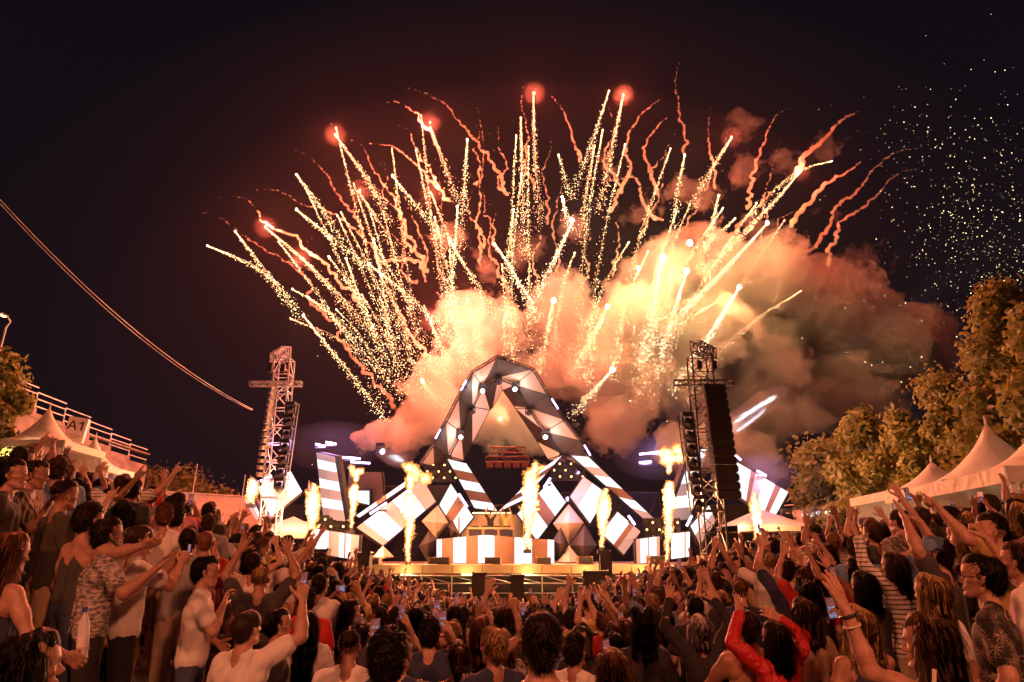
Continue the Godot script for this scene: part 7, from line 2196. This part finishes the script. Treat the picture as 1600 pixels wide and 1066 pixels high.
var SMOKES_LIST := [
		["rolling golden firework smoke right of the arch", 0.320, [[13.7, 25.5, -55.0, 3.0], [18.6, 25.9, -56.0, 3.4], [23.2, 25.3, -56.0, 3.7], [27.9, 23.2, -57.0, 4.2], [33.3, 20.8, -58.0, 3.6], [36.1, 18.6, -58.0, 2.0], [16.9, 20.4, -56.0, 4.1], [22.7, 18.4, -57.0, 3.9], [28.6, 16.3, -58.0, 3.8], [21.1, 13.7, -57.0, 3.1], [11.2, 21.3, -55.0, 3.4], [7.7, 17.2, -55.0, 3.4], [11.4, 15.5, -55.0, 3.2], [8.5, 12.8, -55.0, 2.5], [4.5, 21.6, -56.0, 3.0], [32.2, 14.2, -59.0, 2.3], [15.4, 15.8, -56.0, 3.0], [3.3, 16.9, -56.0, 2.1]], 0.31, [0.96, 0.94, 0.90], 3.40, 0.14, 10, 5],
		["deeper bank of brown smoke behind the golden smoke", 0.300, [[16.0, 27.8, -59.0, 3.2], [17.8, 29.9, -60.0, 3.7], [23.3, 24.8, -60.0, 3.9], [29.1, 24.8, -61.0, 4.4], [38.9, 21.0, -62.0, 3.8], [36.9, 19.5, -62.0, 2.1], [20.0, 22.6, -60.0, 4.4], [23.1, 19.5, -61.0, 4.2], [30.6, 18.2, -62.0, 4.0], [20.1, 14.2, -61.0, 3.3], [11.4, 23.1, -59.0, 3.6], [8.8, 16.5, -59.0, 3.6], [12.1, 17.1, -59.0, 3.4], [9.9, 13.6, -59.0, 2.7], [5.2, 22.5, -60.0, 3.2], [32.2, 14.4, -63.0, 2.4], [17.1, 17.3, -60.0, 3.2], [3.4, 18.5, -60.0, 2.3]], 0.50, [0.96, 0.93, 0.88], 3.60, 0.12, 8, 9],
		["bank of orange firework smoke left of the arch", 0.320, [[-7.9, 11.1, -51.0, 1.7], [-5.5, 12.5, -51.0, 2.1], [-6.1, 14.8, -52.0, 2.2], [-3.7, 16.7, -53.0, 2.5], [-1.6, 19.8, -54.0, 2.8], [-4.4, 20.9, -54.0, 2.1], [-8.6, 9.9, -50.0, 1.1], [-0.6, 15.8, -56.0, 2.1]], 0.26, [0.96, 0.94, 0.90], 2.30, 0.21, 9, 6],
		["pale smoke seen through the arch opening", 0.340, [[-1.0, 12.9, -53.0, 1.9], [0.9, 11.7, -53.0, 1.6], [-2.5, 11.4, -53.5, 1.5], [-0.4, 15.4, -54.0, 1.6], [-1.5, 9.8, -53.0, 1.0], [1.8, 10.3, -53.0, 0.9]], 0.26, [0.96, 0.94, 0.90], 2.00, 0.24, 8, 7],
		["high thin dark red smoke wisps over the stage", 0.110, [[12.4, 32.8, -58.0, 1.1], [17.5, 34.9, -58.0, 1.0], [22.8, 37.7, -58.0, 1.0], [27.3, 38.8, -58.0, 0.9], [31.4, 40.6, -58.0, 0.5], [6.2, 32.1, -58.0, 1.0], [1.8, 29.4, -58.0, 1.1], [-2.4, 26.8, -58.0, 1.1], [10.1, 37.7, -58.0, 0.6], [24.0, 43.6, -58.0, 0.5], [30.9, 34.0, -59.0, 1.2], [34.0, 29.2, -59.0, 1.1], [23.4, 32.1, -58.0, 1.1], [-6.1, 30.1, -58.0, 0.8], [-9.9, 33.5, -58.0, 0.6]], 0.36, [0.95, 0.90, 0.86], 4.60, 0.15, 12, 8],
		["small puff of violet smoke over the left boxes", 0.700, [[-9.5, 9.8, -47.0, 1.0], [-10.6, 9.3, -47.0, 0.7], [-8.5, 10.4, -47.0, 0.7]], 0.22, [0.93, 0.93, 0.95], 1.00, 0.45, 9, 3],
		["thin smoke drifting low behind the right mast", 0.160, [[16.0, 10.2, -52.0, 2.2], [18.9, 9.2, -52.0, 1.7], [23.1, 12.6, -54.0, 2.1], [13.0, 10.2, -52.0, 2.0]], 0.45, [0.95, 0.92, 0.90], 2.40, 0.20, 8, 4]]

var HEROES_LIST := [
		{"at": Vector3(-2.989, 0.493, -4.144), "turn": -25.0, "size": 0.951, "pose": "bottle_low", "fem": true, "top": "tank", "shirt": "navy_cloth", "skin": "skin_fair", "hair": "long", "hair_color": "hair_auburn", "legs": "trousers", "cloth": "denim", "label": "person with long auburn hair and navy vest holding a bottle, left edge", "top_name": "vest"},
		{"at": Vector3(-3.866, 0.88, -5.875), "turn": -38.0, "size": 0.997, "pose": "left_arm_out", "fem": false, "top": "tee", "shirt": "olive_cloth", "skin": "skin_tan", "hair": "fade", "hair_color": "hair_dark", "legs": "shorts", "cloth": "tan_cloth", "label": "tall person in dark olive tee with left arm stretched out, on left bank"},
		{"at": Vector3(-3.444, 0.667, -5.6), "turn": -30.0, "size": 0.997, "pose": "right_arm_out", "fem": false, "top": "tank", "shirt": "charcoal_cloth", "skin": "skin_fair", "hair": "curly", "hair_color": "hair_dark", "legs": "trousers", "cloth": "denim", "label": "bare armed person with curly hair, arm over a neighbour's shoulders", "top_name": "vest"},
		{"at": Vector3(-3.214, 0.543, -5.49), "turn": -48.0, "size": 1.002, "pose": "gesture_right", "fem": false, "top": "tee", "shirt": "patterned_cloth", "skin": "skin_tan", "hair": "short", "hair_color": "hair_dark", "legs": "shorts", "cloth": "black_cloth", "label": "bearded person in mottled grey shirt and dark shorts, glasses, on left bank", "glasses": true, "beard": true},
		{"at": Vector3(-3.16, 0.509, -5.871), "turn": -50.0, "size": 1.002, "pose": "phone_both", "fem": false, "top": "tee", "shirt": "white_cloth", "skin": "skin_fair", "hair": "stubble", "hair_color": "hair_dark", "legs": "trousers", "cloth": "black_cloth", "label": "person in white tee and long black trousers filming with a phone", "phone_by": "person in white tee and black trousers"},
		{"at": Vector3(-4.19, 1.028, -5.65), "turn": -70.0, "size": 0.999, "pose": "arms_down", "fem": false, "top": "tee", "shirt": "charcoal_cloth", "skin": "skin_fair", "hair": "short", "hair_color": "hair_black", "legs": "trousers", "cloth": "denim", "label": "person in charcoal tee in profile, highest at the left edge"},
		{"at": Vector3(-4.337, 1.079, -6.12), "turn": -72.0, "size": 1.001, "pose": "hand_at_mouth", "fem": false, "top": "tee", "shirt": "pinstripe_cloth", "skin": "skin_tan", "hair": "short", "hair_color": "hair_dark", "legs": "trousers", "cloth": "denim", "label": "person in narrow striped shirt raising a hand by the left edge"},
		{"at": Vector3(-2.703, 0.252, -6.188), "turn": -72.0, "size": 1.0, "pose": "hand_at_mouth", "fem": false, "top": "tee", "shirt": "white_cloth", "skin": "skin_fair", "hair": "short", "hair_color": "hair_black", "legs": "trousers", "cloth": "denim", "label": "person in loose white tee in profile facing right, dark quiff"},
		{"at": Vector3(-1.887, -0.118, -5.115), "turn": -28.0, "size": 1.011, "pose": "phone_high", "fem": false, "top": "tee", "shirt": "white_cloth", "skin": "skin_fair", "hair": "stubble", "hair_color": "hair_dark", "legs": "trousers", "cloth": "denim", "label": "shaven headed person in white tee holding a phone overhead", "phone_by": "shaven headed person in white tee"},
		{"at": Vector3(-2, -0.092, -6.132), "turn": -60.0, "size": 0.952, "pose": "arms_down", "fem": true, "top": "tee", "shirt": "black_cloth", "skin": "skin_fair", "hair": "bun", "hair_color": "hair_dark", "legs": "trousers", "cloth": "denim", "label": "person with dark bun and glasses in black tee, profile", "glasses": true},
		{"at": Vector3(-2.32, -0.033, -8.58), "turn": -20.0, "size": 1.041, "pose": "phone_both", "fem": false, "top": "tee", "shirt": "white_cloth", "skin": "skin_tan", "hair": "short", "hair_color": "hair_dark", "legs": "trousers", "cloth": "denim", "label": "person in white tee filming sideways with a phone, left of centre", "phone_by": "person in white tee left of centre"},
		{"at": Vector3(-1.875, -0.217, -8.25), "turn": -65.0, "size": 0.986, "pose": "hand_at_mouth", "fem": true, "top": "tee", "shirt": "black_cloth", "skin": "skin_fair", "hair": "long", "hair_color": "hair_dark", "legs": "trousers", "cloth": "denim", "label": "person with long dark hair in black tee, hand at mouth"},
		{"at": Vector3(-0.584, -0.094, -3.432), "turn": 0.0, "size": 1.019, "pose": "arms_down", "fem": false, "top": "tee", "shirt": "black_cloth", "skin": "skin_fair", "hair": "curly", "hair_color": "hair_black", "legs": "trousers", "cloth": "denim", "label": "nearest person, short curly black hair seen from behind"},
		{"at": Vector3(-1.197, -0.33, -6.93), "turn": 5.0, "size": 1.041, "pose": "phone_right", "fem": true, "top": "tee", "shirt": "charcoal_cloth", "skin": "skin_fair", "hair": "buns", "hair_color": "hair_dark", "legs": "trousers", "cloth": "denim", "label": "person with two hair buns holding a phone low, behind nearest head", "phone_by": "person with two hair buns"},
		{"at": Vector3(-1.025, -0.36, -7.755), "turn": -10.0, "size": 1.05, "pose": "phone_right", "fem": true, "top": "tank", "shirt": "black_cloth", "skin": "skin_fair", "hair": "long", "hair_color": "hair_black", "legs": "trousers", "cloth": "denim", "label": "person with long black hair and black vest filming, left of centre", "top_name": "vest", "phone_by": "person with long black hair"},
		{"at": Vector3(-0.424, -0.305, -5.775), "turn": 10.0, "size": 0.956, "pose": "arms_down", "fem": true, "top": "tank", "shirt": "tan_cloth", "skin": "skin_fair", "hair": "ponytail", "hair_color": "hair_brown", "legs": "trousers", "cloth": "denim", "label": "person with wavy brown ponytail and tan vest, bottom centre", "top_name": "vest"},
		{"at": Vector3(-0.281, -0.326, -6.765), "turn": -15.0, "size": 1.021, "pose": "right_fist_up", "fem": true, "top": "tank", "shirt": "black_cloth", "skin": "skin_tan", "hair": "long", "hair_color": "hair_auburn", "legs": "trousers", "cloth": "denim", "label": "person with long auburn hair and right fist raised, centre", "top_name": "vest"},
		{"at": Vector3(-0.646, -0.383, -8.25), "turn": 5.0, "size": 1.05, "pose": "clapping", "fem": true, "top": "tank", "shirt": "charcoal_cloth", "skin": "skin_fair", "hair": "long", "hair_color": "hair_dark", "legs": "trousers", "cloth": "denim", "label": "person with long dark hair clapping, left of the auburn haired one", "top_name": "vest"},
		{"at": Vector3(-0.072, -0.375, -8.085), "turn": -12.0, "size": 1.045, "pose": "left_hand_up", "fem": true, "top": "tee", "shirt": "black_cloth", "skin": "skin_fair", "hair": "wavy", "hair_color": "hair_brown", "legs": "trousers", "cloth": "denim", "label": "person with wavy brown hair and left hand raised, centre"},
		{"at": Vector3(0.127, -0.06, -3.15), "turn": 2.0, "size": 1.066, "pose": "arms_down", "fem": false, "top": "tank", "shirt": "white_cloth", "skin": "skin_fair", "hair": "short", "hair_color": "hair_dark", "legs": "trousers", "cloth": "denim", "label": "person in white vest with cropped dark hair, big ears, bottom centre", "top_name": "vest"},
		{"at": Vector3(0.643, -0.326, -6.765), "turn": 150.0, "size": 0.975, "pose": "arms_down", "fem": true, "top": "long", "shirt": "black_cloth", "skin": "skin_fair", "hair": "bob", "hair_color": "hair_dark", "legs": "trousers", "cloth": "denim", "label": "person in black turned to the camera, looking down", "eyes": true, "top_name": "jacket"},
		{"at": Vector3(0.69, -0.289, -5.115), "turn": 0.0, "size": 0.963, "pose": "arms_down", "fem": true, "top": "tank", "shirt": "pink_cloth", "skin": "skin_fair", "hair": "long", "hair_color": "hair_auburn", "legs": "trousers", "cloth": "denim", "label": "person with straight auburn hair, bottom right of centre", "top_name": "vest"},
		{"at": Vector3(1.188, -0.321, -6.6), "turn": 5.0, "size": 1.05, "pose": "arms_down", "fem": true, "top": "long", "shirt": "black_cloth", "skin": "skin_fair", "hair": "buns", "hair_color": "hair_black", "legs": "trousers", "cloth": "denim", "label": "person with two buns and very long black hair, all in black", "top_name": "jacket"},
		{"at": Vector3(1.107, -0.507, -10.336), "turn": 0.0, "size": 1.093, "pose": "left_hand_up", "fem": false, "top": "tee", "shirt": "white_cloth", "skin": "skin_fair", "hair": "fade", "hair_color": "hair_dark", "legs": "trousers", "cloth": "denim", "label": "person in white printed tee with cropped hair, right of centre"},
		{"at": Vector3(1.921, -0.152, -7.552), "turn": 10.0, "size": 1.0, "pose": "right_hand_up", "fem": false, "top": "tee", "shirt": "black_cloth", "skin": "skin_fair", "hair": "short", "hair_color": "hair_black", "legs": "trousers", "cloth": "denim", "label": "person with neat black hair and right hand raised, right of centre"},
		{"at": Vector3(1.716, -0.176, -6.6), "turn": 8.0, "size": 0.952, "pose": "both_hands_up", "fem": true, "top": "long", "shirt": "black_cloth", "skin": "skin_fair", "hair": "bob", "hair_color": "hair_silver", "legs": "trousers", "cloth": "denim", "label": "person with silver blond bob in black jacket, both hands up", "top_name": "jacket"},
		{"at": Vector3(1.901, -0.099, -5.215), "turn": 28.0, "size": 0.95, "pose": "arms_folded_up", "fem": true, "top": "long", "shirt": "poncho", "skin": "skin_fair", "hair": "long", "hair_color": "hair_dark", "legs": "trousers", "cloth": "denim", "label": "person in shiny red poncho with arms bent over head", "top_name": "poncho"},
		{"at": Vector3(1.813, -0.131, -5.566), "turn": 10.0, "size": 0.999, "pose": "clapping", "fem": false, "top": "tank", "shirt": "tan_cloth", "skin": "skin_tan", "hair": "short", "hair_color": "hair_brown", "legs": "trousers", "cloth": "denim", "label": "person with brown hair and tan vest beside the red poncho", "top_name": "vest"},
		{"at": Vector3(1.844, 0.115, -3.19), "turn": 34.0, "size": 0.951, "pose": "wide_wave_left", "fem": true, "top": "tank", "shirt": "tan_cloth", "skin": "skin_fair", "hair": "wavy", "hair_color": "hair_brown", "legs": "trousers", "cloth": "denim", "label": "person with thick wavy brown hair waving the left hand, bottom right", "band": "black_plastic", "top_name": "vest"},
		{"at": Vector3(2.812, 0.276, -4.205), "turn": 52.0, "size": 1.0, "pose": "arms_down", "fem": false, "top": "tee", "shirt": "palm_print", "skin": "skin_fair", "hair": "short", "hair_color": "hair_black", "legs": "trousers", "cloth": "denim", "label": "person with glasses and dark palm print shirt, right edge", "glasses": true, "eyes": true},
		{"at": Vector3(3.277, 0.379, -6.016), "turn": 35.0, "size": 0.949, "pose": "left_hand_up", "fem": true, "top": "long", "shirt": "striped_cloth", "skin": "skin_fair", "hair": "long", "hair_color": "hair_brown", "legs": "trousers", "cloth": "beige_cloth", "label": "person in striped long sleeved top and pale trousers", "top_name": "sweater"},
		{"at": Vector3(3.32, 0.403, -5.46), "turn": 48.0, "size": 0.999, "pose": "both_hands_up", "fem": false, "top": "tee", "shirt": "charcoal_cloth", "skin": "skin_fair", "hair": "short", "hair_color": "hair_dark", "legs": "trousers", "cloth": "denim", "label": "person in pale blue cap with both hands up, right bank", "cap": "blue_cloth"},
		{"at": Vector3(2.828, 0.232, -4.788), "turn": 25.0, "size": 0.952, "pose": "arms_down", "fem": true, "top": "tee", "shirt": "white_cloth", "skin": "skin_fair", "hair": "wavy", "hair_color": "hair_blond", "legs": "trousers", "cloth": "denim", "label": "person with wavy blond hair in front of the blue cap"},
		{"at": Vector3(3.748, 0.57, -5.4), "turn": 62.0, "size": 0.999, "pose": "left_arm_pointing", "fem": false, "top": "tee", "shirt": "yellow_cloth", "skin": "skin_fair", "hair": "fade", "hair_color": "hair_dark", "legs": "trousers", "cloth": "denim", "label": "person in pale yellow tee in profile pointing up, right bank", "eyes": true},
		{"at": Vector3(3.755, 0.568, -5.768), "turn": 30.0, "size": 0.947, "pose": "arms_down", "fem": true, "top": "long", "shirt": "black_cloth", "skin": "skin_fair", "hair": "long", "hair_color": "hair_blond", "legs": "trousers", "cloth": "denim", "label": "person with long blond hair in black, right bank", "top_name": "jacket"},
		{"at": Vector3(3.35, 0.44, -4.62), "turn": 40.0, "size": 0.951, "pose": "right_fist_up", "fem": true, "top": "tee", "shirt": "white_cloth", "skin": "skin_fair", "hair": "bun", "hair_color": "hair_brown", "legs": "skirt", "cloth": "white_cloth", "label": "person in white dress cut off by the right edge"},
		{"at": Vector3(2.353, 0.023, -5.772), "turn": 15.0, "size": 0.95, "pose": "arms_down", "fem": true, "top": "long", "shirt": "tan_cloth", "skin": "skin_fair", "hair": "wavy", "hair_color": "hair_brown", "legs": "trousers", "cloth": "denim", "label": "person in tan cardigan with wavy brown hair, right of centre", "top_name": "cardigan"},
		{"at": Vector3(2.882, 0.222, -5.8), "turn": 20.0, "size": 0.952, "pose": "phone_right", "fem": true, "top": "tee", "shirt": "black_cloth", "skin": "skin_tan", "hair": "long", "hair_color": "hair_black", "legs": "trousers", "cloth": "denim", "label": "person with straight black hair filming, beside the striped top", "phone_by": "person with straight black hair"},
		{"at": Vector3(-1.764, 0.102, -2.655), "turn": -40.0, "size": 0.952, "pose": "arms_down", "fem": true, "top": "tee", "shirt": "pink_cloth", "skin": "skin_fair", "hair": "wavy", "hair_color": "hair_black", "legs": "trousers", "cloth": "denim", "label": "person with dark wavy hair and pink top, bottom left corner"},
		{"at": Vector3(-2.862, 0.288, -7.808), "turn": -5.0, "size": 1.002, "pose": "arms_spread", "fem": false, "top": "tee", "shirt": "white_cloth", "skin": "skin_tan", "hair": "short", "hair_color": "hair_dark", "legs": "trousers", "cloth": "denim", "label": "person in white tee with both arms spread in horn signs"},
		{"at": Vector3(0.55, 0, -0.94), "turn": 0.0, "size": 1.0, "pose": "cup_raised", "fem": false, "top": "tee", "shirt": "charcoal_cloth", "skin": "skin_fair", "hair": "short", "hair_color": "hair_dark", "legs": "trousers", "cloth": "denim", "label": "person below the frame whose hand lifts the printed cup"}]

var KITES_LIST := [
		["tan kite shaped fabric panel left of the booth", [[Vector3(-5.188, 3.7, -39.6), Vector3(-4.288, 4.568, -39.6), Vector3(-4.255, 3.59, -38.3)], [Vector3(-4.288, 4.568, -39.6), Vector3(-3.611, 3.58, -39.6), Vector3(-4.255, 3.59, -38.3)], [Vector3(-3.611, 3.58, -39.6), Vector3(-4.288, 2.737, -39.6), Vector3(-4.255, 3.59, -38.3)], [Vector3(-4.288, 2.737, -39.6), Vector3(-5.188, 3.7, -39.6), Vector3(-4.255, 3.59, -38.3)]], ["fabric_tan", "fabric_tan", "fabric_tan", "fabric_tan"]],
		["tan kite shaped fabric panel right of the booth", [[Vector3(2.356, 3.557, -39.6), Vector3(3.263, 4.641, -39.6), Vector3(3.13, 3.532, -38.3)], [Vector3(3.263, 4.641, -39.6), Vector3(4.116, 3.604, -39.6), Vector3(3.13, 3.532, -38.3)], [Vector3(4.116, 3.604, -39.6), Vector3(3.243, 2.396, -39.6), Vector3(3.13, 3.532, -38.3)], [Vector3(3.243, 2.396, -39.6), Vector3(2.356, 3.557, -39.6), Vector3(3.13, 3.532, -38.3)]], ["fabric_tan", "fabric_tan", "fabric_tan", "fabric_tan"]],
		["dark kite panel below the left tan one", [[Vector3(-5.211, 2.299, -39), Vector3(-4.664, 3.171, -39), Vector3(-4.531, 2.488, -37.7)], [Vector3(-4.664, 3.171, -39), Vector3(-4.162, 2.704, -39), Vector3(-4.531, 2.488, -37.7)], [Vector3(-4.162, 2.704, -39), Vector3(-4.659, 1.44, -39), Vector3(-4.531, 2.488, -37.7)], [Vector3(-4.659, 1.44, -39), Vector3(-5.211, 2.299, -39), Vector3(-4.531, 2.488, -37.7)]], ["fabric_dark", "fabric_dark", "fabric_dark", "fabric_dark"]],
		["dark kite panel left of the right tan one's foot", [[Vector3(2.249, 2.587, -38.9), Vector3(2.748, 3.343, -38.9), Vector3(2.626, 2.459, -37.6)], [Vector3(2.748, 3.343, -38.9), Vector3(3.184, 2.356, -38.9), Vector3(2.626, 2.459, -37.6)], [Vector3(3.184, 2.356, -38.9), Vector3(2.587, 1.442, -38.9), Vector3(2.626, 2.459, -37.6)], [Vector3(2.587, 1.442, -38.9), Vector3(2.249, 2.587, -38.9), Vector3(2.626, 2.459, -37.6)]], ["fabric_dark", "fabric_dark", "fabric_dark", "fabric_dark"]],
		["dark kite panel right of the right tan one's foot", [[Vector3(3.209, 2.356, -38.9), Vector3(4.088, 3.46, -38.9), Vector3(3.847, 2.348, -37.6)], [Vector3(4.088, 3.46, -38.9), Vector3(4.751, 2.356, -38.9), Vector3(3.847, 2.348, -37.6)], [Vector3(4.751, 2.356, -38.9), Vector3(3.902, 1.442, -38.9), Vector3(3.847, 2.348, -37.6)], [Vector3(3.902, 1.442, -38.9), Vector3(3.209, 2.356, -38.9), Vector3(3.847, 2.348, -37.6)]], ["fabric_dark", "fabric_dark", "fabric_dark", "fabric_dark"]],
		["small tan fabric panel at the right tan kite's foot", [[Vector3(2.436, 1.45, -38.4), Vector3(3.144, 2.353, -38.4), Vector3(3.038, 1.472, -37.1)], [Vector3(3.144, 2.353, -38.4), Vector3(3.852, 1.45, -38.4), Vector3(3.038, 1.472, -37.1)], [Vector3(3.852, 1.45, -38.4), Vector3(3.118, 1.338, -38.4), Vector3(3.038, 1.472, -37.1)], [Vector3(3.118, 1.338, -38.4), Vector3(2.436, 1.45, -38.4), Vector3(3.038, 1.472, -37.1)]], ["fabric_tan", "fabric_tan", "fabric_dark", "fabric_dark"]],
		["small tan fabric panel under the large left rhombus", [[Vector3(-7.63, 1.747, -38.4), Vector3(-7.103, 2.344, -38.4), Vector3(-6.799, 1.759, -37.1)], [Vector3(-7.103, 2.344, -38.4), Vector3(-6.444, 1.747, -38.4), Vector3(-6.799, 1.759, -37.1)], [Vector3(-6.444, 1.747, -38.4), Vector3(-7.061, 1.629, -38.4), Vector3(-6.799, 1.759, -37.1)], [Vector3(-7.061, 1.629, -38.4), Vector3(-7.63, 1.747, -38.4), Vector3(-6.799, 1.759, -37.1)]], ["fabric_pale", "fabric_tan", "fabric_tan", "fabric_pale"]],
		["narrow pale fabric panel beside the left leaning tower", [[Vector3(-12.19, 4.723, -40.2), Vector3(-12.042, 6.039, -40.2), Vector3(-11.613, 4.764, -38.9)], [Vector3(-12.042, 6.039, -40.2), Vector3(-11.812, 4.984, -40.2), Vector3(-11.613, 4.764, -38.9)], [Vector3(-11.812, 4.984, -40.2), Vector3(-11.942, 4.204, -40.2), Vector3(-11.613, 4.764, -38.9)], [Vector3(-11.942, 4.204, -40.2), Vector3(-12.19, 4.723, -40.2), Vector3(-11.613, 4.764, -38.9)]], ["fabric_tan", "fabric_tan", "fabric_tan", "fabric_tan"]],
		["dark fabric panel at left of the inner left rhombus", [[Vector3(-3.665, 3.415, -39.3), Vector3(-3.366, 3.712, -39.3), Vector3(-3.181, 3.115, -38)], [Vector3(-3.366, 3.712, -39.3), Vector3(-2.917, 2.885, -39.3), Vector3(-3.181, 3.115, -38)], [Vector3(-2.917, 2.885, -39.3), Vector3(-3.465, 2.826, -39.3), Vector3(-3.181, 3.115, -38)], [Vector3(-3.465, 2.826, -39.3), Vector3(-3.665, 3.415, -39.3), Vector3(-3.181, 3.115, -38)]], ["fabric_dark", "fabric_dark", "fabric_dark", "fabric_dark"]]]
